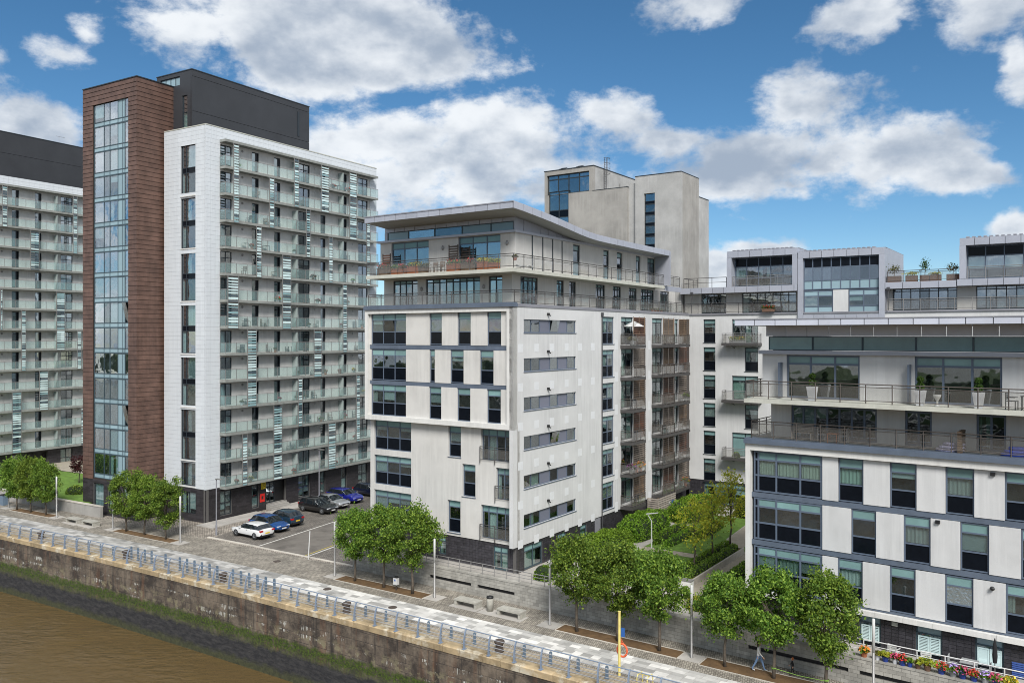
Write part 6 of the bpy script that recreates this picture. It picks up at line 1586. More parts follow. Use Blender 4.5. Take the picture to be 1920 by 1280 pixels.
def car(label, m, loc, rz, L=4.35, W=1.8, Hh=1.45, style='hatch', rear_vis=True):
    """Lofted body: stations along the length carry sill, shoulder, belt and roof points; front is +x."""
    t = thing('car', label, 'car', loc, rz, 'cars parked beside the tall block')
    h = L / 2; w = W / 2
    tail = {'hatch': .30, 'estate': .16, 'coupe': .75, 'suv': .22}[style]
    bz = .93 if style != 'suv' else 1.02
    # x, halfwidth, bottom, shoulder z, belt z, roof z, roof halfwidth (None = no cabin)
    ST = [(-h, .80, .42, .62, .78 if tail < .5 else .92, None, 0), (-h + .06, .93, .26, .66, bz, None, 0), (-h + .22, .97, .22, .70, bz + .02, None if style == 'coupe' else bz + .03, .70),
          (-h + .30 + tail, .99, .20, .70, bz + .01, Hh - .06 if style != 'coupe' else Hh - .16, .64), (-h + 1.35, 1.0, .20, .70, bz, Hh, .66), (-.05, 1.0, .20, .70, bz - .02, Hh, .66), (.42, 1.0, .20, .69, bz - .03, Hh - .05, .65),
          (1.10, .99, .20, .68, bz - .05, bz - .03, .70), (h - .55, .97, .22, .66, bz - .13, None, 0), (h - .16, .90, .24, .60, bz - .24, None, 0), (h, .72, .34, .54, .60, None, 0)]
    b = MB(); rings = []
    for x, ww, zb, zs, zt, zr, wr in ST:
        y = w * ww
        top = zr if zr else zt + .015; tw = wr * W / 2 / .66 * .8 if zr else y * .72
        half = [(y * .82, zb), (y, zb + .16), (y * 1.0, zs), (y * .955, zt), (min(tw, y * .93), top - (.03 if zr else 0)), (min(tw, y * .93) * .55, top + .02), (0, top + .03)]
        ring = [(x, a, z) for a, z in half] + [(x, -a, z) for a, z in half[-2::-1]]
        rings.append(len(b.v)); b.v += ring
    n = 13
    for i in range(len(ST) - 1):
        cab = ST[i][5] and ST[i + 1][5]
        for j in range(n - 1):
            k = 0
            if cab and j in (3, 8) and 2 <= i <= 6: k = 1
            if j in (4, 5, 6, 7) and ((i == 6) or (i == 2 and style != 'coupe') or (i == 3 and style == 'coupe')): k = 1
            if j in (3, 8) and i == 6: k = 1
            if j in (0, 11): k = 2
            b.f.append((rings[i] + j, rings[i + 1] + j, rings[i + 1] + j + 1, rings[i] + j + 1)); b.m.append(k)
        b.f.append((rings[i] + n - 1, rings[i + 1] + n - 1, rings[i + 1], rings[i])); b.m.append(2)
    b.f.append(tuple(rings[0] + j for j in range(n))); b.m.append(0)
    b.f.append(tuple(rings[-1] + j for j in range(n))[::-1]); b.m.append(0)
    me = b.mesh('body', [m, 'car_glass', 'trim_black'], True)
    bd = ob('body', me, t)
    bv = bd.modifiers.new('edge', 'BEVEL'); bv.width = .03; bv.segments = 2; bv.limit_method = 'ANGLE'; bv.angle_limit = R(32)
    # pillars over the side glass
    for s in (-1, 1):
        for x0 in (-h + 1.35, -.05 + .12):
            b = MB(); y0, y1 = w * .962, w * .80
            b.hexa([(x0 - .05, s * (y0 - .02), bz - .02), (x0 + .05, s * (y0 - .02), bz - .02), (x0 + .05, s * (y0 + .006), bz - .02), (x0 - .05, s * (y0 + .006), bz - .02), (x0 - .05, s * (y1 - .03), Hh - .03), (x0 + .05, s * (y1 - .03), Hh - .03), (x0 + .05, s * (y1 + .012), Hh - .03), (x0 - .05, s * (y1 + .012), Hh - .03)])
            b.build('pillar', 'trim_black', t)
        piece('wing_mirror', m, t, (.62, .80, s * (w + .02) - .09, s * (w + .02) + .09, bz - .03, bz + .1))
        piece('headlight', 'headlight', t, (h - .26, h - .06, s * w * .62 - .2, s * w * .62 + .2, .60, .70))
        piece('taillight', 'taillight', t, (-h - .005, -h + .22, s * w * .74 - .17, s * w * .74 + .17, .76, .92))
        piece('door_handle', 'trim_black', t, (-.35, -.2, s * w - .01, s * w + .02, .80, .83))
    piece('number_plate', 'plate_yellow', t, (-h - .02, -h + .02, -.26, .26, .56, .68)); piece('number_plate', 'plate_white', t, (h - .03, h + .015, -.26, .26, .40, .51))
    piece('grille', 'trim_black', t, (h - .05, h + .008, -.5, .5, .52, .6)); piece('bumper_trim', 'trim_black', t, (-h - .012, -h + .06, -.7, .7, .32, .46))
    for x in (-h + .82, h - .88):
        for s in (-1, 1):
            b = MB(); b.lathe([(.20, -.10), (.325, -.10), (.335, -.06), (.335, .08), (.32, .105), (.22, .105)], n=20)
            wl = b.build('wheel', 'tyre', t, True, loc=(x, s * (w - .085), .335), rot=(R(-90) * s, 0, 0))
            b = MB(); b.lathe([(.225, .06), (.225, .108), (.17, .10), (.05, .115)], n=20)
            for a in range(5):
                c, d = math.cos(a * 1.2566), math.sin(a * 1.2566)
                b.tube([(c * .05, d * .05, .118), (c * .2, d * .2, .113)], .024, 4)
            b.build('rim', 'rim', wl, True)
    if style == 'estate':
        for s in (-1, 1): piece('roof_rail', 'rim', t, (-h + .6, .2, s * .56 - .02, s * .56 + .02, Hh - .0, Hh + .05))
    return t
rl = RZ_C
car('white hatchback parked nearest the promenade with its back to the lane', 'paint_car_white', LW(8.3, -1.25, .012), rl + R(180), 4.42, 1.8, 1.37)
car('bright blue hatchback parked nose out next to the white hatchback', 'paint_car_blue', LW(7.7, 1.45, .012), rl, 4.35, 1.8, 1.45)
car('dark petrol blue hatchback with rear towards the lane', 'paint_car_petrol', LW(7.0, 4.0, .012), rl + R(180), 4.25, 1.78, 1.5, 'suv')
car('black estate car with roof rails parked nose out', 'paint_car_black', LW(5.7, 10.25, .012), rl, 4.7, 1.84, 1.45, 'estate')
car('silver coupe parked between the black estate and the royal blue car', 'paint_car_silver', LW(5.0, 13.0, .012), rl, 4.6, 1.82, 1.38, 'coupe')
car('royal blue car parked nose out right of the silver coupe', 'paint_car_royal', LW(4.3, 16.0, .012), rl, 4.6, 1.84, 1.48, 'suv')
car('dark navy car farthest back beside the corner block', 'paint_car_navy', LW(4.6, 20.2, .012), rl, 4.5, 1.82, 1.45)

# ------------------------------------------------------------------ people
mat('skin', (0.52, 0.30, 0.21), 0.6); mat('cloth_white', (0.72, 0.70, 0.66), 0.9); mat('denim', (0.16, 0.25, 0.40), 0.9); mat('hair_brown', (0.05, 0.022, 0.012), 0.6)
mat('cloth_black', (0.012, 0.012, 0.014), 0.9); mat('hair_ginger', (0.36, 0.10, 0.025), 0.6); mat('shoe_white', (0.62, 0.62, 0.60), 0.7); mat('strap_green', (0.20, 0.36, 0.06), 0.7)
def person(label, loc, rz, hgt, cols, stride, arms, hair_len):
    """One skinned figure posed joint by joint; clothing colours follow the body regions. Faces +x."""
    k = hgt / 1.68
    J = {'pel': (0, 0, .93, .125), 'wst': (.0, 0, 1.08, .115), 'che': (.01, 0, 1.28, .14), 'nek': (.02, 0, 1.43, .055), 'hd0': (.035, 0, 1.51, .075), 'hd1': (.04, 0, 1.60, .095), 'hd2': (.035, 0, 1.66, .05)}
    E = [('pel', 'wst'), ('wst', 'che'), ('che', 'nek'), ('nek', 'hd0'), ('hd0', 'hd1'), ('hd1', 'hd2')]
    for s, nm in ((1, 'l'), (-1, 'r')):
        st = stride * s
        J['hip' + nm] = (0.0, .085 * s, .88, .098); J['kne' + nm] = (.02 + st * .42, .085 * s, .50, .066); J['ank' + nm] = (st * .80 - .03, .085 * s, .10, .043); J['toe' + nm] = (st * .80 + .14, .095 * s, .035, .036)
        E += [('pel', 'hip' + nm), ('hip' + nm, 'kne' + nm), ('kne' + nm, 'ank' + nm), ('ank' + nm, 'toe' + nm)]
        ax = arms * -s
        J['sho' + nm] = (.0, .175 * s, 1.37, .058); J['elb' + nm] = (ax * .3 - .02, .225 * s, 1.12, .044); J['wri' + nm] = (ax * .55 + .10, .215 * s, .90, .030); J['pal' + nm] = (ax * .6 + .13, .21 * s, .84, .032)
        E += [('che', 'sho' + nm), ('sho' + nm, 'elb' + nm), ('elb' + nm, 'wri' + nm), ('wri' + nm, 'pal' + nm)]
        for f in range(4):
            J[f'fa{f}' + nm] = (ax * .6 + .15 + .005 * f, (.19 + .014 * f) * s, .79, .0095); J[f'fb{f}' + nm] = (ax * .6 + .135, (.19 + .014 * f) * s, .745 + .006 * abs(f - 1.5), .008)
            E += [('pal' + nm, f'fa{f}' + nm), (f'fa{f}' + nm, f'fb{f}' + nm)]
        J['tha' + nm] = (ax * .6 + .175, .19 * s, .83, .011); J['thb' + nm] = (ax * .6 + .185, .185 * s, .79, .009); E += [('pal' + nm, 'tha' + nm), ('tha' + nm, 'thb' + nm)]
    names = list(J); idx = {n: i for i, n in enumerate(names)}
    me = bpy.data.meshes.new('body'); me.from_pydata([tuple(c * k for c in J[n][:3]) for n in names], [(idx[a], idx[c]) for a, c in E], [])
    o = bpy.data.objects.new('person', me); COL.objects.link(o)
    sk = o.modifiers.new('skin', 'SKIN'); sk.use_smooth_shade = True
    for n, v in zip(names, me.skin_vertices[0].data): r_ = J[n][3] * k; v.radius = (r_, r_ * (1.25 if n in ('pel', 'wst', 'che') else 1)); v.use_root = n == 'pel'
    o.modifiers.new('sub', 'SUBSURF').levels = 2
    dg = bpy.context.evaluated_depsgraph_get(); ev = bpy.data.meshes.new_from_object(o.evaluated_get(dg))
    o.modifiers.clear(); o.data = ev
    ev.materials.clear()
    for c in cols: ev.materials.append(M[c])
    for p in ev.polygons:
        c = p.center / k; p.use_smooth = True
        if c.z > 1.44 or (abs(c.y) > .16 and c.z < .93): p.material_index = 0
        elif c.z > .93: p.material_index = 1
        elif c.z > .085: p.material_index = 2
        else: p.material_index = 3
    o.location = loc; o.rotation_euler = (0, 0, rz)
    tag(o, label, 'person')
    b = MB(); cz = 1.605 * k
    for i in range(7):
        pass
    prof_ = [(.02, .125), (.07, .11), (.103, .06), (.112, 0), (.108, -.06), (.10, -.12), (.09, -hair_len), (.05, -hair_len - .03)]
    b.lathe([(r_ * k, z * k) for r_, z in prof_[::-1]], (0, 0, 0), 12)
    h_ = b.build('hair', cols[4], o, True, loc=(-.012 * k + .0, 0, cz)); h_.scale = (.92, .92, 1)
    b = MB(); b.lathe([(.012 * k, -.02 * k), (.016 * k, 0), (.006 * k, .03 * k)], (0, 0, 0), 6); b.build('nose', 'skin', o, True, loc=(.135 * k, 0, 1.585 * k), rot=(0, R(20), 0))
    for s in (-1, 1): b = MB(); b.lathe([(.004, -.006), (.011, 0), (.004, .006)], n=6); b.build('eye', 'black', o, True, loc=(.126 * k, s * .035 * k, 1.615 * k))
    piece('mouth', 'lifebuoy_orange', o, (.118 * k, .130 * k, -.022 * k, .022 * k, 1.545 * k, 1.555 * k))
    return o
person('woman in white top and blue jeans walking under the right hand trees', QW(19.35, 7.15, .015), RZ_C + R(10), 1.66, ['skin', 'cloth_white', 'denim', 'shoe_white', 'hair_brown'], .42, .30, .24)
person('small child in black clothes with ginger hair beside the green strap', QW(21.15, 7.55, .015), RZ_C + R(200), 1.02, ['skin', 'cloth_black', 'cloth_black', 'cloth_black', 'hair_ginger'], .2, .25, .12)
t = thing('slackline_strap', 'green strap stretched between two tree trunks beside the child', 'strap', (0, 0, 0))
b = MB(); b.tube([QW(20.37, 6.5, .62), QW(21.8, 6.5, .52), QW(23.24, 6.5, .56)], .018, 4); b.build('strap', 'strap_green', t)
for s in (20.37, 23.24):
    b = MB(); b.tube([QW(s, 6.63, .55), QW(s, 6.63, .63)], .125, 10, False); b.build('tree_sling', 'strap_green', t)

# ------------------------------------------------------------------ pots, planters and furniture on terraces and walls
mat('pot_blue', (0.02, 0.05, 0.26), 0.25); mat('pot_terracotta', (0.34, 0.115, 0.05), 0.8, rand=.15); mat('pot_white', (0.66, 0.67, 0.70), 0.4); mat('pot_grey', (0.30, 0.31, 0.31), 0.8); mat('pot_brown', (0.16, 0.09, 0.06), 0.8)
def flower_mat(n, c): mat(n, c, .7, island=.35)
flower_mat('petal_red', (0.50, 0.035, 0.025)); flower_mat('petal_pink', (0.50, 0.06, 0.14)); flower_mat('petal_purple', (0.36, 0.26, 0.56)); flower_mat('petal_orange', (0.72, 0.24, 0.03)); flower_mat('petal_yellow', (0.66, 0.45, 0.03)); flower_mat('petal_magenta', (0.34, 0.05, 0.38))
_pot = {}
def pot_plant(label, loc, pot, leaf, flower=None, r=.17, h=.3, ps=.32, group='potted plants', cat='potted plant', seed=1, spiky=False):
    t = thing('potted_plant', label, cat, loc, 0, group)
    b = MB(); b.lathe([(r * .72, 0), (r, h * .9), (r * 1.08, h * .9), (r * 1.08, h), (r * .9, h)], n=12); b.build('pot', pot, t)
    g = np.random.default_rng(seed); n = 130
    if spiky:
        a = g.uniform(0, 6.28, n); q = g.uniform(0, 1, n) ** .7; p = np.stack([np.cos(a) * q * ps, np.sin(a) * q * ps, h + ps * (1.5 * q - 1.2 * q * q) * g.uniform(.6, 1.3, n)], 1)
        v = leaves(p, .2, seed)
    else:
        p = g.normal(size=(n, 3)); p /= np.linalg.norm(p, axis=1)[:, None]; p *= ps * g.uniform(.5, 1, (n, 1)); p[:, 2] = np.abs(p[:, 2]) * .8 + h; v = leaves(p, .13, seed)
    stuff(ob('foliage', leaf_mesh('foliage', leaf, v), t))
    if flower:
        n = 64; p = g.normal(size=(n, 3)); p /= np.linalg.norm(p, axis=1)[:, None]; p *= ps * g.uniform(.85, 1.1, (n, 1)); p[:, 2] = np.abs(p[:, 2]) * .85 + h + .04
        stuff(ob('flowers', leaf_mesh('flowers', flower, leaves(p, .12, seed + 9, 1.2)), t))
    return t
ZW = 1.62
def wall2_px(px): # pixel column -> point on the cope of the right hand retaining wall
    k = (px - 960) / F; o = wo2; a = R(RA); ux, uy, vx, vy = math.sin(a), -math.cos(a), math.cos(a), math.sin(a)
    bx_, by_ = o.x + vx * .14, o.y + vy * .14
    tt = (k * by_ - bx_) / (ux - k * uy); return Vector((bx_ + ux * tt, by_ + uy * tt, ZW))
FL = [(1620, 'pot_terracotta', 'leaf_hedge', 'petal_orange', 'terracotta pot with orange flowers by the rightmost tree', 0, .30), (1645, 'pot_white', 'leaf_olive', None, 'pale pot with a grey green cactus', 0, .24), (1660, 'pot_blue', 'leaf_autumn', None, 'blue pot with spiky yellow green leaves', 1, .34),
      (1678, 'pot_white', 'leaf_dark', 'petal_pink', 'small white pot with crimson flowers', 0, .24), (1692, 'pot_blue', 'leaf_dark', 'petal_red', 'blue pot with red flowers next to the white pot', 0, .30), (1706, 'pot_blue', 'leaf_bright', None, 'blue pot with a bright green plant', 0, .24), (1721, 'pot_brown', 'leaf_olive', None, 'round brown pot with a withered plant', 0, .22),
      (1739, 'pot_brown', 'leaf_autumn', None, 'large yellow green spider plant on the wall', 1, .50), (1765, 'pot_blue', 'leaf_hedge', 'petal_red', 'blue pot with a mound of scarlet flowers', 0, .36), (1787, 'pot_grey', 'leaf_hedge', 'petal_purple', 'grey bucket with lilac flowers', 0, .36), (1805, 'pot_blue', 'leaf_dark', 'petal_pink', 'low bowl of pink red flowers', 0, .36), (1826, 'pot_blue', 'leaf_bright', 'petal_red', 'tall blue pot with red flowers and green leaves', 0, .30),
      (1847, 'pot_grey', 'leaf_hedge', 'petal_purple', 'pale lilac flowers in a grey pot near the folded parasol', 0, .34), (1868, 'pot_blue', 'leaf_hedge', 'petal_pink', 'bright pink flowers near the right edge', 0, .36), (1895, 'pot_terracotta', 'leaf_autumn', 'petal_yellow', 'yellow flowers at the right edge', 0, .36)]
for i, (px, pt_, lf, fl, lb, sp, ps_) in enumerate(FL):
    pot_plant(lb, wall2_px(px), pt_, lf, fl, .15 if ps_ < .3 else .19, .28, ps_, 'pots on the right hand wall', 'potted plant', i + 3, bool(sp))
def chair(label, loc, rz, m, group, slat=True, s=1.0):
    t = thing('chair', label, 'chair', loc, rz, group); t.scale = (s, s, s)
    for x in (-.22, .22):
        for y in (-.22, .22): piece('leg', m, t, (x - .02, x + .02, y - .02, y + .02, 0, .43 if y < 0 else .9))
    for i in range(4): piece('seat_slat', m, t, (-.24, .24, -.24 + .122 * i, -.14 + .122 * i, .43, .46))
    for i in range(4): piece('back_slat', m, t, (-.2, .2, .205, .235, .52 + .1 * i, .59 + .1 * i))
    for x in (-.24, .24): piece('armrest', m, t, (x - .025, x + .025, -.22, .2, .62, .65))
    return t
def table(label, loc, rz, m, group=None, w=.8, d=.8, h=.72):
    t = thing('table', label, 'table', loc, rz, group)
    for i in range(5): piece('top_slat', m, t, (-w / 2, w / 2, -d / 2 + d / 5 * i + .008, -d / 2 + d / 5 * (i + 1) - .008, h, h + .03))
    for x in (-.42, .42):
        for y in (-.42, .42): piece('leg', m, t, (x * w - .02, x * w + .02, y * d - .02, y * d + .02, 0, h))
    return t
RZW = RZ_R
def rp(u, v, z): return RW(u, v, z)
chair('white slatted garden chair left on the right block patio', rp(8.7, -.75, 1.505), RZW + 2.9, 'lamp_white', 'patio chairs'); chair('white slatted garden chair right of the spider plant', rp(10.3, -.75, 1.505), RZW + 3.3, 'lamp_white', 'patio chairs')
chair('grey patio chair left of the grey table', rp(11.6, -.7, 1.505), RZW + 1.6, 'pot_grey', 'patio chairs'); table('grey patio table before the right block', rp(12.35, -.7, 1.505), RZW, 'pot_grey'); chair('grey patio chair right of the grey table', rp(13.1, -.75, 1.505), RZW - 1.6, 'pot_grey', 'patio chairs')
def parasol(label, loc, m, open_=True, r=1.35, h=2.3):
    t = thing('parasol', label, 'parasol', loc)
    b = MB(); b.tube([(0, 0, 0), (0, 0, h)], .022, 6); b.build('pole', 'steel', t)
    b = MB()
    if open_: b.lathe([(r, h - .5), (r * .98, h - .46), (r * .5, h - .2), (.03, h)], n=8)
    else: b.lathe([(.10, h - 1.25), (.13, h - .9), (.10, h - .4), (.02, h)], n=8)
    b.build('canopy', m, t)
    b = MB(); b.lathe([(.25, 0), (.25, .06), (.05, .1)], n=12); b.build('base', 'pot_grey', t)
parasol('folded dark parasol on the right block patio', rp(13.55, -1.0, 1.505), 'cloth_black', False)
parasol('open white parasol on the top balcony of the corner block', CW(.62, 18.2, 18.32), 'lamp_white', True, .95, 2.25)
# top terrace of the corner block
def box_planter(label, u, v, z, w, d, h, m, leaf, flower=None, rootf=CW, rz=RZ_C, n=140, group='terrace planters'):
    t = thing('planter_box', label, 'planter', rootf(u, v, z), rz, group)
    b = MB(); b.box(-w / 2, w / 2, -d / 2, d / 2, 0, h); b.box(-w / 2 - .03, w / 2 + .03, -d / 2 - .03, d / 2 + .03, h - .06, h); b.build('box', m, t)
    g = np.random.default_rng(int(abs(u) * 10) + 77); p = g.uniform(-.5, .5, (n, 3)) * np.array([w * 1.1, d * 1.2, .35]); p[:, 2] += h + .14
    ob('foliage', leaf_mesh('foliage', leaf, leaves(p, .15, int(abs(u) * 7) + 90)), t)
    if flower:
        p = g.uniform(-.5, .5, (n // 2, 3)) * np.array([w, d, .3]); p[:, 2] += h + .22; ob('flowers', leaf_mesh('flowers', flower, leaves(p, .12, int(abs(u) * 5) + 9)), t)
Z8 = 24.255
for u, w, m, lf, fl, lb in ((-13.6, 1.1, 'timber_brown', 'leaf_olive', 'petal_red', 'brown box planter at the left end of the upper terrace'), (-12.3, .7, 'pot_terracotta', 'leaf_bright', None, 'terracotta planter second from the left on the upper terrace'), (-11.5, .6, 'pot_terracotta', 'leaf_olive', 'petal_red', 'terracotta planter with red blooms below the left terrace window'),
                            (-10.2, 1.2, 'pot_terracotta', 'leaf_bright', 'petal_yellow', 'large terracotta planter with yellow green plants on the upper terrace'), (-9.2, .8, 'timber_brown', 'leaf_olive', None, 'brown planter left of the terrace chairs'), (-6.1, 1.2, 'pot_terracotta', 'leaf_bright', 'petal_red', 'terracotta planter before the slatted timber screen'),
                            (-4.7, 1.1, 'timber_brown', 'leaf_olive', 'petal_red', 'brown planter before the right terrace window'), (-3.2, 1.0, 'pot_terracotta', 'leaf_autumn', 'petal_yellow', 'terracotta trough with yellow plants near the terrace corner'), (-2.2, .8, 'pot_terracotta', 'leaf_autumn', None, 'small terracotta trough nearest the terrace corner')):
    box_planter(lb, u, .1, Z8, w, .4, .62 if w > .9 else .5, m, lf, fl)
chair('dark slatted chair left of the pair on the upper terrace', CW(-8.2, .2, Z8), RZ_C, 'timber_brown', 'upper terrace chairs'); chair('dark slatted chair right of the pair on the upper terrace', CW(-7.5, .2, Z8), RZ_C, 'timber_brown', 'upper terrace chairs')
def slat_screen(label, u, v, z, w, h, m):
    t = thing('slatted_screen', label, 'screen', CW(u, v, z), RZ_C, 'terrace screens')
    for x in (0, w - .06): piece('post', 'timber_dark', t, (x, x + .06, 0, .06, 0, h))
    n = int(h / .2)
    for i in range(n): piece('slat', m, t, (.06, w - .06, .015, .045, .06 + i * (h - .08) / n, .06 + i * (h - .08) / n + .12))
slat_screen('tall dark slatted screen between the two upper terrace windows', -7.0, .55, Z8, .95, 2.2, 'timber_dark'); slat_screen('dark slatted screen against the right upper terrace window', -6.0, .95, Z8 + .9, .85, 1.1, 'timber_dark'); slat_screen('reddish slatted screen at the left end of the upper terrace', -14.3, .7, Z8, .9, 1.9, 'timber_red')
t = thing('deck_chair', 'white slatted sun lounger at the terrace corner of the corner block', 'sun lounger', CW(-.6, 1.6, Z8), RZ_C + R(90))
for i in range(9): piece('slat', 'lamp_white', t, (-.3, .3, .15 * i - .7, .15 * i - .6, .28 + (.06 * (i - 5) if i > 5 else 0), .31 + (.06 * (i - 5) if i > 5 else 0)))
for x in (-.3, .26): piece('side_rail', 'lamp_white', t, (x, x + .04, -.7, .6, .2, .28))
for x in (-.3, .26):
    for y in (-.6, .5): piece('leg', 'lamp_white', t, (x, x + .04, y, y + .04, 0, .2))
pot_plant('terracotta pot hung on the upper terrace corner rail', CW(-.35, .2, Z8 + .6), 'pot_terracotta', 'leaf_olive', None, .16, .25, .22, 'terrace planters', seed=51)
# level seven terrace: lanterns and table by the far end
for i, v in enumerate((24.6, 25.3, 26.0, 26.7)): pot_plant(f'small pale lantern pot number on the lower terrace, {ORD[i]} from the left'.replace(' number', ''), CW(-.5, v, 21.565), 'pot_terracotta', 'leaf_olive', None, .14, .25, .2, 'lower terrace pots', seed=60 + i)
# balconies of the corner block: flowers, chairs
for k, (v, z, pt_, lf, fl, lb) in enumerate(((17.3, 6.66, 'pot_grey', 'leaf_dark', 'petal_magenta', 'magenta flowers on a balcony of the corner block'), (18.4, 6.66, 'pot_terracotta', 'leaf_bright', 'petal_orange', 'orange flowers on the flowery balcony of the corner block'), (21.2, 6.66, 'pot_terracotta', 'leaf_bright', 'petal_orange', 'orange blooms at the right end of the flowery balcony'), (17.4, 18.3, 'pot_grey', 'leaf_olive', None, 'leafy pot under the white parasol'), (31.2, 3.73, 'pot_terracotta', 'leaf_hedge', 'petal_orange', 'flowering pot on the lowest balcony at the back'), (30.4, 12.5, 'pot_grey', 'leaf_bright', None, 'green plant on a back balcony of the corner block'))):
    pot_plant(lb, CW(.8, min(v, 19.2) if v < 22 else min(v, 29.8), z), pt_, lf, fl, .2, .5, .45, 'balcony plants', seed=70 + k)
for i, (v, k) in enumerate(((18.3, 2), (19.0, 3), (24.6, 1), (25.3, 3), (29.2, 1), (24.5, 4), (18.6, 5))):
    chair(f'dark chair on the {ORD[k]} balcony from the top, ' + ('first' if v < 22 else 'second' if v < 26.1 else 'third') + ' balcony stack of the corner block', CW(.55, v, 18.305 - PH * k), RZ_C + i, 'frame_dark', 'corner block balcony chairs')
# right block terraces
def topiary(label, u, v, z):
    t = thing('planter', label, 'planter', RW(u, v, z), RZ_R, 'white tapered planters')
    b = MB(); b.hexa([(-.17, -.17, 0), (.17, -.17, 0), (.17, .17, 0), (-.17, .17, 0), (-.27, -.27, .82), (.27, -.27, .82), (.27, .27, .82), (-.27, .27, .82)]); b.build('pot', 'pot_white', t)
    g = np.random.default_rng(int(u * 9)); P_ = []
    for zc, r_ in ((1.05, .2), (1.42, .16)):
        p = g.normal(size=(220, 3)); p /= np.linalg.norm(p, axis=1)[:, None]; P_.append(p * r_ + np.array([0, 0, zc]))
    ob('foliage', leaf_mesh('foliage', 'leaf_dark', leaves(np.concatenate(P_), .1, 5)), t)
    b = MB(); b.tube([(0, 0, .8), (0, 0, 1.4)], .025, 5); b.build('stem', 'bark', t)
topiary('white tapered planter with ball topiary left on the right block upper terrace', 4.1, -.1, 15.425); topiary('white tapered planter with ball topiary middle on the right block upper terrace', 9.9, -.1, 15.425); topiary('white tapered planter with ball topiary right on the right block upper terrace', 12.7, -.1, 15.425)
b_t = thing('garden_vase', 'small white pedestal vase next to the middle tapered planter', 'vase', RW(10.75, -.2, 15.425))
b = MB(); b.lathe([(.14, 0), (.14, .05), (.05, .15), (.06, .3), (.17, .5), (.2, .62), (.17, .62)], n=12); b.build('vase_body', 'lamp_white', b_t, True)
chair('dark round backed chair at the right end of the upper terrace', RW(14.2, -.1, 15.425), RZ_R + 1.4, 'frame_dark', 'right block chairs'); table('dark bistro table at the right end of the upper terrace', RW(14.95, -.15, 15.425), RZ_R, 'frame_dark', None, .7, .7, .7)
t = thing('bench', 'pale slatted bench on the lower terrace of the right block', 'bench', RW(3.1, 1.2, 12.925), RZ_R)
for i in range(4): piece('seat_slat', 'timber_grey', t, (-.6, .6, -.2 + .11 * i, -.11 + .11 * i, .42, .45))
for i in range(5): piece('back_slat', 'timber_grey', t, (-.6, .6, .22, .25, .5 + .085 * i, .56 + .085 * i))
for x in (-.6, .54):
    for y in (-.2, .2): piece('leg', 'timber_grey', t, (x, x + .06, y, y + .06, 0, .42 if y < 0 else .95))
for i, (u, lb) in enumerate(((4.35, 'left'), (5.55, 'right'))): chair(f'metal chair {lb} of the red topped table on the lower terrace', RW(u, 1.1, 12.925), RZ_R + (1.5 if i == 0 else -1.5), 'steel', 'right block chairs')
table('low red topped table on the lower terrace of the right block', RW(4.95, 1.1, 12.925), RZ_R, 'pot_terracotta', None, .6, .6, .5)
mat('tarp_blue', (0.02, 0.06, 0.42), 0.6); mat('cloth_patterned', (0.35, 0.34, 0.48), 0.9, noise=(9, .9))
for i, (u, m, lb, l_) in enumerate(((11.2, 'cloth_patterned', 'patterned cushions heaped at the terrace divider', 1.5), (14.2, 'tarp_blue', 'blue folded cover on the lower terrace at the right edge', 1.3))):
    t = thing('cushion_pile', lb, 'cushions', RW(u, .75, 12.925), RZ_R + .1)
    for j in range(3):
        b = MB(); w = l_ * (.5 - .06 * j); b.lathe([(.3, 0), (.42, .03), (.46, .1), (.4, .17), (.25, .19)], n=14); o = b.build('cushion', m, t, True, loc=(.1 * j, 0, .17 * j)); o.scale = (w / .46, .7, .9)
t = thing('terrace_divider', 'short brown slatted divider post on the lower terrace of the right block', 'divider', RW(11.75, .35, 12.925), RZ_R)
for i in range(9): piece('slat', 'timber_brown', t, (-.1, .1, -.15, 1.2, .02 + i * .13, .12 + i * .13))
# rear wing: red flower box, shrubs on the upper terrace, balcony flowers
box_planter('red geranium box on the rear wing terrace rail', 8.6, 32.6 - .35, 21.65, 1.2, .3, .3, 'pot_brown', 'leaf_dark', 'petal_red')
box_planter('flower box on the top balcony of the rear wing', 5.6, 32.6 - .9, 18.5, 1.6, .25, .3, 'pot_grey', 'leaf_bright', 'petal_yellow')
bush('shrub', 'green cushion plant on the lower rear wing balcony', 'shrub', 'leaf_bright', CW(5.4, 32.0, 6.75), RZ_C, .8, .6, .6, 260, .13, None, 91, 2.4)
for i, (u, w, h_, lf) in enumerate(((20.1, 1.2, 1.6, 'leaf_olive'), (21.6, 1.0, .9, 'leaf_autumn'), (22.7, .8, 2.0, 'leaf_dark'), (23.6, .9, .8, 'leaf_autumn'), (25.0, 1.0, 1.5, 'leaf_olive'))):
    t = thing('planter', 'grey roof planter with shrub, ' + ORD[i] + ' from the left on the roof terrace', 'planter', CW(u, 32.6 + .6, 24.2), RZ_C, 'roof terrace planters')
    piece('tub', 'pot_brown', t, (-w / 2, w / 2, -.25, .25, 0, .6))
    g = np.random.default_rng(i + 300); n = 200; p = g.normal(size=(n, 3)) * np.array([w * .24, .2, (h_ - .6) * .2]); p[:, 2] += .6 + (h_ - .6) * .65
    ob('foliage', leaf_mesh('foliage', lf, leaves(p, .13, i)), t)
    b = MB(); b.tube([(0, 0, .5), (.05, 0, .6 + (h_ - .6) * .7)], .03, 5); b.build('stem', 'bark', t)
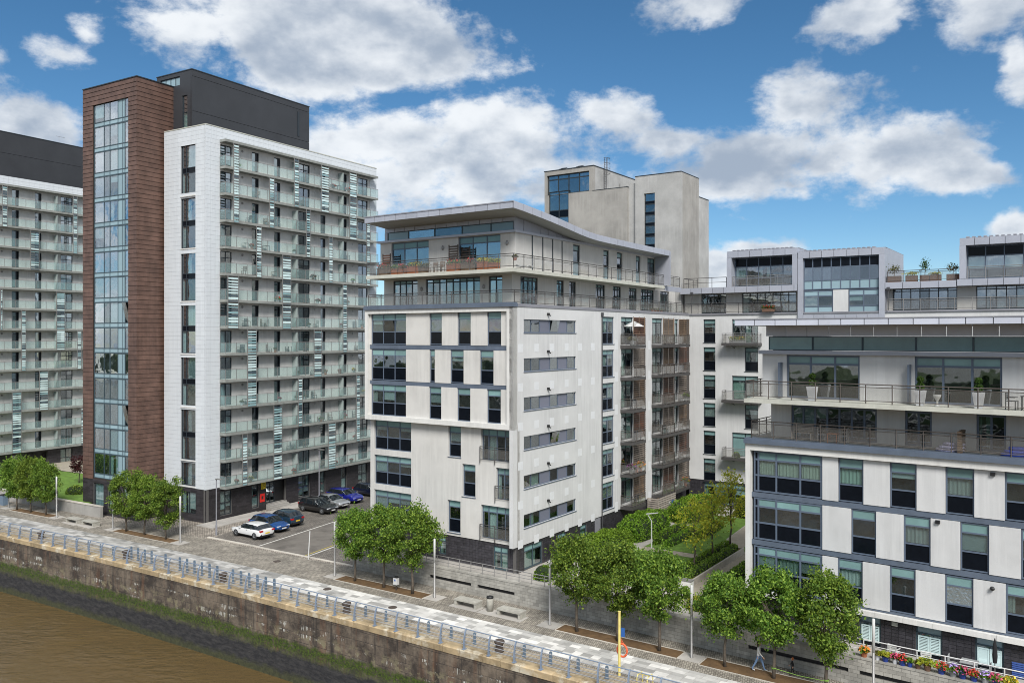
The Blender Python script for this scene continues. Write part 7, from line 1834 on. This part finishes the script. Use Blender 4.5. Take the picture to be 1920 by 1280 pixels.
# furniture on the glass balconies of the tall block
for i, (v, k, kind) in enumerate(((5.2, 10, 0), (7.6, 10, 0), (4.7, 9, 1), (7.6, 9, 1), (4.6, 8, 0), (6.2, 8, 0), (8.9, 8, 1), (9.6, 7, 0), (15.2, 8, 1), (13.7, 7, 1), (16.9, 12, 1), (12.9, 11, 0), (18.9, 12, 1), (4.0, 5, 1), (8.0, 5, 0), (10.9, 5, 1), (5.0, 6, 1), (15.2, 6, 0), (22.0, 6, 0), (22.4, 5, 1), (4.8, 3, 1), (6.2, 2, 1), (10.9, 1, 0), (14.0, 2, 0), (16.0, 2, 1), (21.9, 2, 0), (5.2, 1, 0), (17.5, 7, 0), (20.5, 9, 1), (23.0, 10, 0))):
    z = 3.30 + FH * k + .205
    m = ('frame_dark', 'timber_brown', 'pot_grey', 'frame_dark', 'timber_red')[i % 5]
    lv = f'on glass balcony {ORD[12 - k]} from the top, {ORD[int((v - 1.75) / 1.42)]} pane from the left'
    if kind == 0: chair('balcony chair ' + lv, LW(.45, v, z), RZ_L + i * 1.1, m, 'furniture on the glass balconies')
    else: table('small balcony table ' + lv, LW(.45, v, z), RZ_L, m, 'furniture on the glass balconies', .62, .55, .6)
_g = random.Random(4); _used = set()
def free_spot():
    while True:
        k = _g.randrange(0, 13); v = _g.uniform(2.6, 25); c = (k, int((v - 1.75) / 1.42))
        if c not in _used: _used.add(c); return k, v
for i in range(34):
    k, v = free_spot(); z = 3.30 + FH * k + .205
    fl = _g.choice((None, None, 'petal_red', 'petal_pink', 'petal_yellow'))
    pot_plant('balcony pot ' + ('with flowers ' if fl else 'with leaves ') + f'on glass balcony {ORD[12 - k]} from the top, {ORD[int((v - 1.75) / 1.42)]} pane from the left', LW(.62, v, z), _g.choice(('pot_terracotta', 'pot_grey', 'pot_brown', 'pot_white')), _g.choice(('leaf_dark', 'leaf_olive', 'leaf_hedge')), fl, .17, .35, _g.uniform(.2, .38), 'pots on the glass balconies', 'potted plant', 500 + i)
for i in range(22):
    k, v = free_spot(); z = 3.30 + FH * k + .205
    chair(f'dark folding chair on glass balcony {ORD[12 - k]} from the top, before pane {ORD[int((v - 1.75) / 1.42)]} from the left', LW(.4, v, z), RZ_L + i * .9, _g.choice(('frame_dark', 'timber_dark', 'timber_brown', 'pot_grey')), 'folding chairs on the glass balconies')
